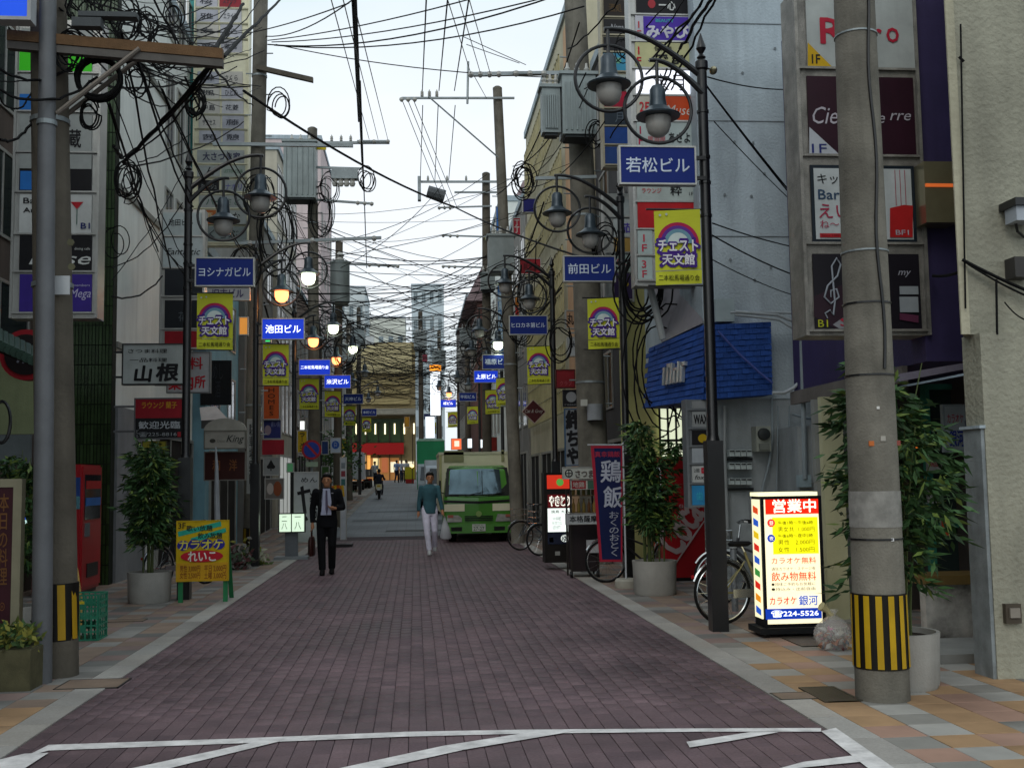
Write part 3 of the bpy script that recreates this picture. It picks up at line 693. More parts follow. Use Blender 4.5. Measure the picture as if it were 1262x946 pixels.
# ================================================================== STREET LAMPS, NAME SIGNS, BANNERS
shade_m = M('lamp_shade', '#39444c', .35, .2, 6, .05, metal=.4)
globe_m = M('frosted_globe', '#9a9893', .35, .12, 6, 0)
E_W = E('#f4ffdc', 4.0); E_O = E('#ff8a54', 3.6)
def lamp_post(sgn, loc, label, lit=(None, None)):
    """sgn=-1: arms reach toward -x"""
    t = thing('street_lamp', label, 'street lamp', loc, 'twin globe street lamps along both kerbs')
    ox, oy, oz = loc; s = sgn; up = .09 if s < 0 else 0
    mb = MB(); mb.box((ox-.085, oy-.085, oz), (ox+.085, oy+.085, oz+1.97)); part('base', mb, black, t)
    mb = MB(); mb.lathe((ox, oy, oz+1.97), [(.075, 0), (.058, .06), (.055, 4.0), (.07, 4.02), (.07, 4.1), (.05, 4.12)], 14); part('post', mb, black, t, True)
    mb = MB(); mb.lathe((ox, oy, oz+6.09), [(.03, 0), (.05, .03), (.02, .07), (.055, .13), (.05, .16), (.005, .3)], 12); part('finial', mb, black, t, True)
    for z in (4.36, 4.72, 5.0, 5.5): part('collar', MB().lathe((ox, oy, oz+z), [(.066, 0), (.066, .03)], 12), black, t)
    for k, (L_, z0, z1, gx, gzz, rr) in enumerate((a_[0], a_[1]+up, a_[2]+up, a_[3], a_[4]+up, a_[5]) for a_ in [(1.06, 5.82, 6.33, 1.02, 5.78, .365), (.58, 5.62, 5.98, .5, 5.43, .365)]):
        yo = 0 if k == 0 else -.03
        path = []
        for i in range(13):
            q = i/12; path.append((ox+s*L_*q, oy+yo, oz+z0+(z1-z0)*math.sin(q*math.pi/2*1.08)))
        part('arm', MB().tube(path, [.036-.014*i/12 for i in range(13)], 8), black, t, True)
        gxx = ox+s*gx; ztop = oz+z0+(z1-z0)*math.sin(min(1, gx/L_)*math.pi/2*1.08)
        cz = oz+gzz
        ring = [(gxx+rr*math.cos(a), oy+yo, cz+rr*math.sin(a)) for a in [i*2*math.pi/36 for i in range(36)]]
        part('ring', MB().tube(ring, .019, 8, closed=True), black, t, True)
        part('stem', MB().tube([(gxx, oy+yo, ztop), (gxx, oy+yo, cz+.25)], .02, 8), black, t)
        sh = part('shade', MB().lathe((gxx, oy+yo, cz-.08), [(.235, 0), (.24, .015), (.16, .06), (.1, .11), (.085, .2), (.085, .3), (.06, .34), (.02, .35)], 20), shade_m, t, True)
        gm_ = {None: globe_m, 'w': E_W, 'o': E_O}[lit[k]]
        mb = MB(); mb.lathe((gxx, oy+yo, cz-.28), [(.005, -.02), (.06, -.01), (.11, .03), (.135, .1), (.137, .195)], 18)
        part('globe', mb, gm_, t, True)
        if lit[k] and gm_:
            l_ = bpy.data.lights.new('lamp_light', 'POINT'); l_.energy = 9 if lit[k] == 'o' else 8; l_.color = (1, .36, .08) if lit[k] == 'o' else (.85, 1, .85); l_.shadow_soft_size = .13
            lo = bpy.data.objects.new('lamp_light', l_); COL.objects.link(lo); lo.location = (gxx, oy-.25, cz-.35)
    return t
blue_off = M('sign_blue', '#0f2672', .6, .12, 2, 0)
blue_on = E('#1534b4', .8)
ban_y = M('banner_yellow', '#bcc036', .8, .1, 3, .05)
def name_sign(sgn, loc, label, txt, lit=False, z0=4.6, w_=.83):
    ox, oy, oz = loc
    xa = ox+sgn*.13; x0, x1 = (xa-w_, xa) if sgn < 0 else (xa, xa+w_)
    z0 += oz; z1 = z0+.42
    t = thing('building_name_sign', label, 'street sign', ((x0+x1)/2, oy-.1, z0), 'blue building name signs on the lamp posts')
    mb = MB(); e = .018; y = oy-.16
    mb.box((x0, y, z0), (x1, y+.1, z0+e)); mb.box((x0, y, z1-e), (x1, y+.1, z1)); mb.box((x0, y, z0+e), (x0+e, y+.1, z1-e)); mb.box((x1-e, y, z0+e), (x1, y+.1, z1-e))
    part('frame', mb, alu, t)
    part('panel', MB().box((x0+e, y+.01, z0+e), (x1-e, y+.09, z1-e)), blue_on if lit else blue_off, t)
    n = len(txt); tw = min(.72, .17*n); c = (x0+x1)/2; h = min(.16, tw/n*1.05)
    part('lettering', text_mb(txt, c-tw/2, z0+.21-h/2, c+tw/2, z0+.21+h/2, y+.005, .004 if lit else .012), E('#f4fbff', 1.5) if lit else P('#c9d4e4'), t)
    for zq in (z0+.08, z1-.12): part('bracket', MB().box((min(ox, xa), oy-.07, zq), (max(ox, xa), oy-.03, zq+.04)), black, t)
    return t
rb = [('#a8264e', 1.0), ('#5d3488', .84), ('#6e98a8', .68), ('#c9d6d2', .5)]
def banner(sgn, loc, label, tilt=0.):
    ox, oy, oz = loc; w_, h = .5, .80
    xa = ox+(-.07 if sgn < 0 else .14); x0 = xa-w_ if sgn < 0 else xa
    t = thing('street_banner', label, 'banner', (x0+w_/2, oy, oz+3.5), 'yellow rainbow banners on the lamp posts')
    zt = oz+(4.43 if sgn < 0 else 4.3); y = oy-.02
    # cloth, gently waved
    def cloth(a, b_, yo, th=.004, n=10, m=6):
        mb = MB(); vs = []
        for s_ in (0, 1):
            for j in range(m+1):
                for i in range(n+1):
                    fx, fz = i/n, j/m
                    vs.append((x0+w_*fx, y+yo+s_*th+.012*math.sin(fx*5+fz*3+ox*7)*(1-fz)-.0, a+(b_-a)*fz+tilt*(fx-.5)*w_))
        k = (n+1)*(m+1); fs = []
        for j in range(m):
            for i in range(n):
                q = j*(n+1)+i; fs += [(q, q+1, q+n+2, q+n+1), (k+q, k+q+n+1, k+q+n+2, k+q+1)]
        mb.add(vs, fs); return mb
    zb1 = zt-.65; zb2 = zt-.80
    part('cloth', cloth(zb1+.004, zt, 0), ban_y, t, True)
    part('lower_strip', cloth(zb2, zb1-.004, 0), ban_y, t, True)
    yy_ = y-.016
    cx = x0+w_/2; cz = zt-.36
    for i, (c, rf) in enumerate(rb):
        r1 = .225*rf; mb = MB()
        pts = [(cx+r1*math.cos(a), yy_-.001*i, cz+r1*math.sin(a)*1.0) for a in [k*math.pi/20 for k in range(21)]]
        mb.prism(pts, (0, .0008, 0)); part('rainbow_band', mb, P(c, .8), t)
    for (a, b_, c_, d, s_) in [(.02, cz-.1, w_-.03, cz+.045, 'チェスト'), (.06, cz-.245, w_-.07, cz-.105, '天文館')]:
        part('letter_outline', text_mb(s_, x0+a-.008, b_-.006, x0+c_+.008, d+.006, yy_-.006, .12), P('#45287c', .8), t)
        part('lettering', text_mb(s_, x0+a+.012, b_+.012, x0+c_-.012, d-.012, yy_-.009, .03), P('#dedde0', .8), t)
    part('lettering', text_mb('二本松馬場通り会', x0+.03, zb2+.035, x0+w_-.03, zb2+.1, yy_-.001, .01), P('#3c3a10', .8), t)
    for (a, b_) in ((.06, -.06), (.13, -.05), (.42, -.58), (.36, -.6)):
        mb = MB(); q = .016; mb.prism([(x0+a-q, yy_, zt+b_), (x0+a, yy_, zt+b_-q), (x0+a+q, yy_, zt+b_), (x0+a, yy_, zt+b_+q)], (0, .001, 0)); part('star', mb, P('#b9c4c4', .8), t)
    part('rod', MB().tube([(ox, oy, zt+.012), (ox+sgn*.65, oy, zt+.012)], .011, 6), black, t); part('rod', MB().tube([(ox, oy, zb2-.01), (ox+sgn*.65, oy, zb2-.01)], .009, 6), black, t)
    return t
def lx(px, Y): return W(px, 600, Y).x
posts = [
 (-1, 3.12, 11.3, (None, None), '若松ビル', False, 'white kanji and katakana on the blue sign in front of the pale grey concrete wall', 'closest to the blue tiled canopy'),
 (-1, 3.3, 17.0, (None, None), '前田ビル', False, 'white lettering on blue, seen against the thick transformer pole', 'beside the navy chicken rice banner'),
 (-1, 2.98, 23.3, (None, None), 'ヒロカネ第ビル', False, 'long katakana name on blue, in front of the yellow grille building', 'beside the diamond shaped maroon bar sign'),
 (-1, 2.86, 30.8, (None, 'w'), '福原ビル', False, 'dark unlit blue sign just above the glowing one over the truck', 'above the cargo box'),
 (-1, 2.95, 37, (None, None), '上原ビル', True, 'glowing blue sign with white kanji over the green truck', 'behind the glowing blue sign over the truck'),
 (-1, 3.0, 51, (None, None), '平和ビル', False, 'dull blue sign beside the small glowing blue one farther up', 'beyond the truck, with a dull blue sign'),
 (-1, 2.3, 58, (None, 'o'), '城ビル', True, 'small glowing blue sign under an orange street lamp', 'with one orange globe, beyond the truck'),
 (-1, 1.6, 80, (None, None), '山形ビル', False, 'tiny blue sign beside the tall lit vertical sign near the junction', 'near the far junction on the truck side'),
 (1, -3.22, 15.8, (None, None), 'ヨシナガビル', False, 'katakana name on the unlit blue sign above the yellow banner by the calligraphy sign', 'behind the yellow karaoke board'),
 (1, -3.1, 21.7, ('w', 'o'), '池田ビル', True, 'brightly glowing blue sign under the orange lamp by the concrete pole', 'with an orange globe by the concrete pole'),
 (1, -3.15, 29, ('w', 'o'), '二本松馬場通り会', True, 'glowing blue sign with a long white name beneath the second orange lamp', 'with an orange globe above the businessman'),
 (1, -2.95, 34.6, ('w', 'o'), '米沢ビル', True, 'glowing blue sign with red streak at its lower corner', 'third one showing an orange globe'),
 (1, -3.1, 46, (None, None), '天神ビル', False, 'small dull blue sign in front of the tan banded building', 'near the no-parking disc'),
 (1, -3.1, 62, (None, None), '本町ビル', False, 'tiny blue sign over the white delivery van', 'above the white delivery van'),
]
for s, x, y, lit, txt, on, sl_, pl in posts:
    loc = (x, y, gz(y)); low = (.05 if y < 12 else 0)
    lamp_post(s, loc, 'black post with twin ringed globe lamps, ' + pl, lit)
    name_sign(s, loc, sl_, txt, on, z0=4.67 if s < 0 else 4.38)
    banner(s, loc, 'yellow rainbow banner hanging from the lamp post ' + pl, tilt=.05 if s < 0 else -.02)
# ================================================================== POLES
polem = M('concrete_pole', '#7a766c', .85, .5, 1.9, .35, streak=.5, fine=60)
pole_dk = M('aged_pole', '#5f594f', .85, .35, 1.6, .3, streak=.35)
galv = M('galvanised', '#8c9496', .5, .25, 3, .1, metal=.5)
porc = M('porcelain', '#a9a8a2', .3, .15, 5, 0)
def pole(name, label, base, top, r0, r1, mat, bands=(), cat='utility pole', group=None, n=24):
    b_, t_ = Vector(base), Vector(top)
    t = thing(name, label, cat, b_, group)
    k = 8; part('shaft', MB().tube([b_.lerp(t_, i/k)-Vector((0, 0, .05 if i == 0 else 0)) for i in range(k+1)], [r0+(r1-r0)*i/k for i in range(k+1)], n), mat, t, True)
    part('cap', MB().lathe(t_, [(r1*1.02, -.02), (r1*1.02, .03), (r1*.6, .07)], n), mat, t, True)
    H = t_.z-b_.z
    for z in bands:
        f = (z-b_.z)/H; c = b_.lerp(t_, f); r = r0+(r1-r0)*f
        part('band', MB().lathe(c, [(r+.012, -.02), (r+.012, .02)], n), galv, t)
    return t, lambda z: b_.lerp(t_, (z-b_.z)/H), lambda z: r0+(r1-r0)*(z-b_.z)/H
def crossarm(t, a, b_, th=.05, insul=0, mat=None, up=True, spread=(.1, .95)):
    a, b_ = Vector(a), Vector(b_); mat = mat or galv
    d = (b_-a); p = Vector((-d.y, d.x, 0)).normalized()*th/2; z = Vector((0, 0, th/2))
    mb = MB(); mb.prism([a-p-z, a+p-z, a+p+z, a-p+z], d); part('crossarm', mb, mat, t)
    pts = []
    for i in range(insul):
        q = spread[0]+(spread[1]-spread[0])*(i/(max(1, insul-1))); c = a.lerp(b_, q)+Vector((0, 0, th/2)); 
        pr = [(.02, 0), (.05, .03), (.03, .05), (.05, .08), (.03, .10), (.045, .13), (.02, .17), (.01, .2)] if up else [(.02, .02), (.055, 0), (.06, -.05), (.03, -.09), (.01, -.1)]
        part('insulator', MB().lathe(c, pr, 8), porc, t, True); pts.append(c+Vector((0, 0, .18 if up else -.05)))
    return pts
def tiger(t, at, rad, z0, z1, n=7, mats=('#b89418', '#17140f')):
    part('reflective_wrap', MB().lathe(at((z0+z1)/2)-Vector((0, 0, (z1-z0)/2)), [(rad(z0)+.006, 0), (rad(z1)+.006, z1-z0)], 28), P(mats[1]), t, True)
    for i in range(n):
        a0 = 2*math.pi*i/n+.15; vs = []
        for z in (z0+.01, z1-.01):
            c = at(z); r = rad(z)+.010
            for k in range(4):
                a = a0+k/3*math.pi/n; vs.append((c.x+r*math.cos(a), c.y+r*math.sin(a), z))
        part('yellow_stripe', MB().add(vs, [(k, k+1, k+5, k+4) for k in range(3)]), P(mats[0]), t)
# thick pole on the truck side of the street
b0 = G(1103, 868); tp = W(1064, -60, b0.y)
T1, at, rad = pole('utility_pole', 'thick stained concrete pole with striped wrap, in front of the potted bamboo', (b0.x, b0.y+.2, 0), (tp.x, b0.y+.2, 5.6), .19, .145, polem)
zc0, zc1 = W(1095, 827, b0.y).z, W(1095, 733, b0.y).z
tiger(T1, at, rad, zc0, zc1, 14)
mb = MB(); pts = []
for i in range(24):
    z = 2.35+i*.14; c = at(z); a = -1.35+.1*math.sin(i*.7); r = rad(z)+.008; pts.append((c.x+r*math.cos(a), c.y+r*math.sin(a), z))
part('cable', MB().tube(pts, .012, 6), black, T1)
for (px, py) in ((1062, 32), (1075, 305), (1078, 370), (1083, 460), (1090, 665)):
    z = W(px, py, b0.y).z; part('wire_tie', MB().lathe(at(z), [(rad(z)+.008, -.006), (rad(z)+.008, .006)], 24), black if py > 350 else galv, T1)
for (px, py, c) in ((1075, 546, '#c06a34'), (1112, 545, '#8c4a40'), (1088, 540, '#aaa69c'), (1082, 502, '#d8d6d0'), (1100, 665, '#d8d8d8')):
    z = W(px, py, b0.y).z; cc = at(z); x = W(px, py, cc.y-rad(z)).x-cc.x; r = rad(z)+.004; y = -math.sqrt(max(.0001, r*r-x*x))
    s_ = .018 if c != '#d8d6d0' and c != '#d8d8d8' else .01
    part('sticker', MB().box((cc.x+x-s_, cc.y+y-.003, z-s_), (cc.x+x+s_, cc.y+y+.01, z+s_)), P(c), T1)
z0, z1 = W(1095, 650, b0.y).z, W(1095, 605, b0.y).z
part('paint_patch', MB().lathe(at(z0), [(rad(z0)+.003, 0), (rad(z1)+.003, z1-z0)], 28), M('pale_patch', '#8d8b85', .85, .4, 9, .2, streak=.3), T1, True)
# two poles on the businessman's side
b1 = G(74, 826); b1.y = 9.75
tp = W(56, -40, b1.y)
T2, at2, rad2 = pole('utility_pole', 'dark concrete pole with striped wrap and rusty beam, behind the slim grey pipe', (W(72, 800, 9.75).x, 9.75, 0), (tp.x, 9.75, 6.9), .17, .15, pole_dk, (W(60, 150, 9.75).z, W(60, 352, 9.75).z))
tiger(T2, at2, rad2, W(78, 790, 9.6).z, W(78, 719, 9.6).z, 9, ('#a8841a', '#14120f'))
part('number_plate', MB().box((W(68, 352, 9.55).x, 9.54, W(70, 363, 9.55).z), (W(86, 352, 9.55).x, 9.56, W(70, 340, 9.55).z)), P('#b9bcbe'), T2)
for (px, py) in ((86, 298), (87, 328)):
    c = W(px, py, 9.5); part('tag', MB().lathe((c.x, 9.52, c.z), [(.032, 0), (.032, .012)], 6, 'y'), M('old_plastic', '#5c5a44', .6), T2)
ba, bb = W(15, 52, 9.55), W(276, 72, 9.5)
rust = M('rusty_beam', '#6b5138', .8, .35, 6, .3)
for h0, h1, y_, m_ in ((-.03, .06, 9.42, rust), (-.10, -.034, 9.43, M('beam_grey', '#5c5854', .7, .3, 5, .1))):
    mb = MB(); mb.prism([(ba.x, y_, ba.z+h0), (ba.x, y_+.07, ba.z+h0), (ba.x, y_+.07, ba.z+h1), (ba.x, y_, ba.z+h1)], (bb.x-ba.x, 0, bb.z-ba.z)); part('beam', mb, m_, T2)
for (p, q, y_) in (((70, 140), (172, 60), 9.42), ((80, 143), (172, 72), 9.85)):
    a, b_ = W(*p, y_), W(*q, y_); part('brace', MB().tube([a, b_], .022, 8), M('brace_steel', '#6f6860', .5, metal=.4), T2)
for (q, y_) in (((96, 14, 168, 20), 9.4), ((88, 21, 124, 32), 9.35), ((0, 0, 38, 8), 9.5)):
    x0, z0, x1, z1 = rect(*q, y_); part('upper_arm', MB().box((x0, y_, z0), (x1, y_+.1, z1)), M('arm_dark', '#4c5052', .7, .3), T2)
mb = MB(); c0 = W(52, 832, 9.35); 
T3, at3, rad3 = pole('steel_pipe_pole', 'slim galvanised grey pipe pole standing against the dark concrete pole', (W(52, 800, 9.42).x, 9.42, 0), (W(58, -30, 9.42).x, 9.42, 6.8), .082, .066, M('pipe_grey', '#66686b', .6, .3, 2, .1, metal=.2, streak=.2), (W(60, 152, 9.42).z, ), cat='pole')
# concrete pole with black lamp post beside it (businessman's side)
y_ = 23.0; bx = W(309, 690, y_).x
T4, at4, rad4 = pole('utility_pole', 'concrete pole close to the lamp with white and orange globes', (bx, y_, 0), (W(322, -60, y_).x, y_, 12.3), .16, .15, polem, (3.2, 7.6, 10.2))
A4 = crossarm(T4, at4(W(0, 178, y_).z)+Vector((-.9, -.2, 0)), at4(W(0, 178, y_).z)+Vector((2.0, -.2, 0)), .07)
a, b_ = W(316, 83, y_-.2), W(386, 99, y_-.2); crossarm(T4, a, b_, .1, mat=pole_dk)
a, b_ = W(290, 300, y_-.2), W(470, 293, y_-.2); crossarm(T4, a, b_, .06, 3, up=False)
tiger(T4, at4, rad4, W(308, 675, y_).z, W(308, 650, y_).z, 7, ('#8a7018', '#1c1810'))
for (px0, py0, px1, py1, tx) in ((304, 516, 316, 608, None),):
    x0, z0, x1, z1 = rect(px0, py0, px1, py1, y_-.2); part('pole_board', MB().box((x0, y_-.2, z0), (x1, y_-.17, z1)), P('#9a9c98'), T4)
    part('lettering', text_mb('駐\n車\n場\n案\n内', x0+.05, z0+.2, x1-.05, z1-.1, y_-.204, .01), P('#2a2a2a'), T4)
def bigtrafo(label, px0, py0, px1, py1, y_, group=None, fins=True):
    x0, z0, x1, z1 = rect(px0, py0, px1, py1, y_); w_ = x1-x0
    t = thing('transformer', label, 'transformer', ((x0+x1)/2, y_, z0), group)
    gr = M('transformer_grey', '#8a9494', .5, .25, 2, .1, metal=.2, streak=.3)
    part('tank', MB().box((x0+.05, y_, z0+.05), (x1-.05, y_+w_*.7, z1-.06)), gr, t)
    part('lid', MB().box((x0, y_-.04, z1-.059), (x1, y_+w_*.7+.04, z1)), gr, t)
    part('bottom_plate', MB().box((x0+.1, y_+.04, z0), (x1-.1, y_+w_*.7-.04, z0+.049)), M('plate_grey', '#3d4244', .6), t)  # plate in a darker grey than the tank
    if fins:
        for i in range(6):
            x = x0+.12+(w_-.24)*i/5; part('fin', MB().box((x-.012, y_-.035, z0+.12), (x+.012, y_-.001, z1-.2)), gr, t)
    for i in range(3):
        part('bushing', MB().lathe((x0+w_*(.25+.25*i), y_+w_*.3, z1), [(.04, 0), (.06, .04), (.04, .08), (.06, .12), (.03, .16), (.02, .24)], 8), porc, t, True)
    return t
bigtrafo('boxy grey transformer hanging high on the pole above the glowing lamps', 347, 172, 391, 245, 30.6)
y_ = 31.3; T5, at5, rad5 = pole('utility_pole', 'pole carrying the boxy transformer against the pale sky', (W(388, 600, y_).x, y_, 0), (W(385, 160, y_).x, y_, W(385, 160, y_).z), .17, .14, polem, (5, 9))
P5 = crossarm(T5, W(378, 176, y_-.2), W(480, 176, y_-.2), .07, 3, up=True, spread=(.3, .53)); P5b = crossarm(T5, W(440, 174, y_-.25), W(480, 174, y_-.25), .05, 3, up=False, spread=(.1, .95))
crossarm(T5, W(380, 206, y_-.2), W(446, 208, y_-.2), .06); crossarm(T5, W(372, 245, y_-.2), W(458, 251, y_-.2), .06, 3, up=False, spread=(.8, 1))
part('warning_plate', MB().box((W(390, 0, y_-.3).x, y_-.3, W(0, 180, y_-.3).z), (W(402, 0, y_-.3).x, y_-.28, W(0, 173, y_-.3).z)), P('#c9b41c'), T5)
mb = MB()
for i in range(4): mb.lathe((W(413+i*7, 0, y_-.3).x, y_-.4, W(0, 222, y_).z), [(.06, -.2), (.09, -.12), (.06, -.05), (.09, 0), (.05, .08)], 8)
x0, z0, x1, z1 = rect(409, 209, 441, 222, y_-.3); sw = part('switch_box', MB().box((x0, y_-.5, z0), (x1, y_-.2, z1)), galv, T5); part('insulator', mb, porc, T5, True)
# can transformer
y_ = 35; x0, z0, x1, z1 = rect(407, 322, 431, 375, y_)
t = thing('transformer', 'cylindrical grey can transformer below the wires beside the boxy transformer pole', 'transformer', ((x0+x1)/2, y_, z0)); r = (x1-x0)/2
part('tank', MB().lathe(((x0+x1)/2, y_, z0), [(r*.8, 0), (r, .06), (r, z1-z0-.1), (r*1.05, z1-z0-.09), (r*1.05, z1-z0-.02), (r*.5, z1-z0)], 20), M('transformer_grey'), t, True)
part('bushing', MB().lathe(((x0+x1)/2, y_, z1), [(.1, -.02), (.14, .05), (.1, .12), (.14, .2), (.05, .3)], 10), porc, t, True)
part('side_mount', MB().box((x0+r*.6, y_+r*.7, z0+.2), (x1-r*.6, y_+r+.3, z0+.4)), galv, t)
T6, at6, rad6 = pole('utility_pole', 'slim pole holding the can transformer near the cream lattice building', (W(416, 600, 36).x, 35.8, gz(36)), (W(418, 300, 35.8).x, 35.8, W(418, 300, 35.8).z), .14, .12, pole_dk)
crossarm(T6, W(400, 324, 35.5), W(492, 328, 35.5), .06, 4, up=False, spread=(.6, .98)); 
# thick pole with twin transformers, truck side
y_ = 20.5; bx = W(736, 680, y_).x
T7, at7, rad7 = pole('utility_pole', 'thick pole with twin grey transformers behind the lattice of lamp rings', (bx, y_, 0), (W(706, -60, y_).x, y_, 12.2), .3, .2, polem, (3.4, 6.6, 8.4))
bigtrafo('wide grey transformer fixed to the street face of the thick pole', 690, 88, 738, 168, 19.7)
bigtrafo('narrower ribbed grey transformer hung beside the wide one', 665, 104, 694, 166, 19.8)
A7 = crossarm(T7, W(578, 92, 20.0), W(700, 90, 20.0), .07, 4, up=False, spread=(.02, .3)); A7b = crossarm(T7, W(632, 90, 19.9), W(672, 90, 19.9), .05, 3, up=False)
crossarm(T7, W(660, 220, 19.9), W(735, 218, 19.9), .06)
x0, z0, x1, z1 = rect(716, 492, 724, 500, 20.1); part('plate', MB().box((x0, 20.1, z0), (x1, 20.14, z1)), P('#c0c0b8'), T7)
x0, z0, x1, z1 = rect(726, 497, 745, 517, 20.0)
part('half_round_box', MB().lathe(((x0+x1)/2, 20.2, z0), [(.15, 0), (.15, z1-z0)], 12), M('box_grey', '#8c9094', .5), T7, True)
# leaning pole
y_ = 27.6; base = Vector((W(638, 640, y_).x, y_, 0))
T8, at8, rad8 = pole('utility_pole', 'tapering pole with a long thin crossarm rising beside the rear of the truck', base, (W(613, 110, y_).x, y_, W(613, 110, y_).z), .17, .12, polem, (4.5, 7))
P8 = crossarm(T8, W(495, 121, y_-.15), W(634, 121, y_-.15), .05, 3, up=True, spread=(.18, .31)) 
P8b = crossarm(T8, W(493, 122, y_-.3), W(512, 122, y_-.3), .04, 3, up=False)
part('brace', MB().tube([W(528, 119, y_-.2), W(614, 194, y_-.2)], .02, 6), galv, T8)
part('lightning_rod', MB().tube([W(577, 76, y_-.2), W(576, 128, y_-.2)], .03, 6), galv, T8)
bigtrafo('pale grey box transformer low on the tapering pole', 600, 288, 636, 336, 27.0, fins=False)
y_ = 38; base = Vector((W(600, 600, y_).x, y_, gz(y_)))
T9, at9, rad9 = pole('utility_pole', 'thin dark capped pole with three crossarms in front of the sloping roof', base, (W(599, 215, y_).x, y_, W(599, 215, y_).z), .17, .14, pole_dk, (6,))
P9 = crossarm(T9, W(518, 224, y_-.2), W(612, 224, y_-.2), .07, 3, up=True, spread=(.1, .6)); crossarm(T9, W(560, 237, y_-.2), W(616, 237, y_-.2), .06)
P9b = crossarm(T9, W(540, 256, y_-.2), W(606, 254, y_-.2), .05, 3, up=False, spread=(.02, .22)); P9c = crossarm(T9, W(545, 290, y_-.2), W(607, 292, y_-.2), .05, 3, up=False, spread=(.02, .3))
crossarm(T9, W(545, 328, y_+.4), W(607, 330, y_+.4), .05, 3, up=False, spread=(.02, .25))
part('switch_box', MB().tube([W(527, 236, y_-.5), W(548, 242, y_-.5)], .22, 10), M('drum_grey', '#55595c', .5), T9, True)
part('guard_plate', MB().box((W(513, 0, y_-.5).x, y_-.5, W(0, 242, y_-.5).z), (W(517, 0, y_-.5).x, y_-.2, W(0, 212, y_-.5).z)), galv, T9)
part('yellow_cover', MB().box((W(594, 0, y_-.35).x, y_-.35, W(0, 294, y_-.3).z), (W(604, 0, y_-.3).x, y_-.3, W(0, 290, y_-.3).z)), P('#c9c020'), T9)
bigtrafo('rounded grey transformer on the thin dark capped pole', 591, 335, 612, 358, 37.4, fins=False)
for (px, ptop, yy_, xx) in ((518, 385, 70, 0), (442, 380, 76, 0), (430, 400, 55, 0), (575, 380, 62, 0), (541, 408, 88, 0)):
    p = W(px, ptop, yy_); tq, aq, rq = pole('utility_pole', {518: 'far slender pole at the edge of the tan banded building', 442: 'far slender pole before the tan banded building', 430: 'far pole rising behind the red streaked blue sign', 575: 'far pole between the dull blue signs', 541: 'far pole by the tall lit white sign'}[px], (p.x, yy_, gz(yy_)), p, .17, .14, pole_dk)
    crossarm(tq, p+Vector((-.9, -.2, -.5)), p+Vector((.9, -.2, -.5)), .07, 3); crossarm(tq, p+Vector((-.9, -.2, -1.2)), p+Vector((.9, -.2, -1.2)), .07, 3)
    x = p.x; bigtrafo({518: 'small far transformer on the slender pole at the edge of the tan building', 442: 'small far transformer before the tan banded building', 430: 'small far transformer behind the red streaked sign', 575: 'small far transformer between dull blue signs', 541: 'small far transformer by the tall lit white sign'}[px], px-9, ptop+24, px+9, ptop+46, yy_-.6, fins=False)
# ================================================================== OVERHEAD WIRES
wirem = M('wire_black', '#0b0b0c', .85, .2, 4, 0)
wiregrey = M('wire_grey', '#303338', .5, .2, 4, 0)
def cable(p, q, sag=.3, r=.011, name='overhead_wire', label=None, group=None, mat=None, kink=0., n=12):
    p, q = Vector(p), Vector(q); pts = []
    for i in range(n+1):
        f = i/n; c = p.lerp(q, f); c.z -= sag*4*f*(1-f)
        if kink and 0 < i < n: c += Vector((random.uniform(-kink, kink), random.uniform(-kink, kink), random.uniform(-kink, kink)))
        pts.append(c)
    return single(name, label or 'thin black wire in the tangle over the street', 'wire', MB().tube(pts, r, 5), mat or wirem, group, smooth=False)
def wire_words(label, p, q, r):
    d = q-p; s_ = 'steep' if abs(d.z) > .7*abs(d.x)+.2 else 'shallow'; k = 'long' if d.length > 8 else 'short'
    return '%s, %s %s %s' % (label, k, s_, 'high' if p.z > 6.2 else 'low')
def cs(lst, label, group, **kw):
    for (a, b_, c, d, e, f, *o) in lst:
        r_ = o[1] if len(o) > 1 else .011
        cable(W(a, b_, c), W(d, e, f), o[0] if o else .2, r_, label=wire_words(label, W(a, b_, c), W(d, e, f), r_), group=group, **kw)
cs([(434, -15, 15, 442, 150, 31, .0, .022), (437, -15, 15, 446, 200, 38, .0, .022), (438, -15, 15, 448, 235, 40, 0, .02), (444, 100, 27, 452, 330, 50, 0, .02)],
   'thick black cable dropping steeply from overhead to the far poles', 'steep cable bundle in the middle of the sky')
cs([(328, 45, 23, 460, -20, 14), (330, 50, 23, 640, -18, 14, .1), (335, 52, 23, 700, -10, 14, .15), (330, 55, 23, 705, -12, 15, .3, .014), (338, 56, 23, 720, 8, 18, .3, .014), (300, 42, 23, 430, 4, 16, .05)],
   'dark wire crossing the bright sky at a slant from the concrete pole', 'slanting wires across the bright top of the sky')
cs([(340, 55, 23, 700, 96, 20, .15), (300, 112, 19, 560, 255, 30, .2, .026), (560, 255, 30, 760, 330, 17, .1, .02), (420, 330, 30, 545, 228, 37, .3), (400, 300, 34, 600, 215, 37, .4)],
   'dark sagging cable running from one pole across to the opposite side', 'sagging crossing cables below the bright sky')
cs([(526, -15, 14, 520.5, 112, 27.3, 0, .012), (553, -15, 14, 541, 112, 27.3, 0, .012), (580, -15, 14, 560, 112, 27.3, 0, .012), (521, 130, 27.3, 518, 222, 37.5, 0, .012), (540, 130, 27.3, 536, 222, 37.5, 0, .012), (561, 130, 27.3, 553, 222, 37.5, 0, .012),
    (495, 122, 27.3, 548, 255, 37.6, 0, .01), (502, 122, 27.3, 556, 255, 37.6, 0, .01), (509, 122, 27.3, 563, 255, 37.6, 0, .01)],
   'thin line strung between crossarms over the roadway', 'three-phase lines between the crossarms')
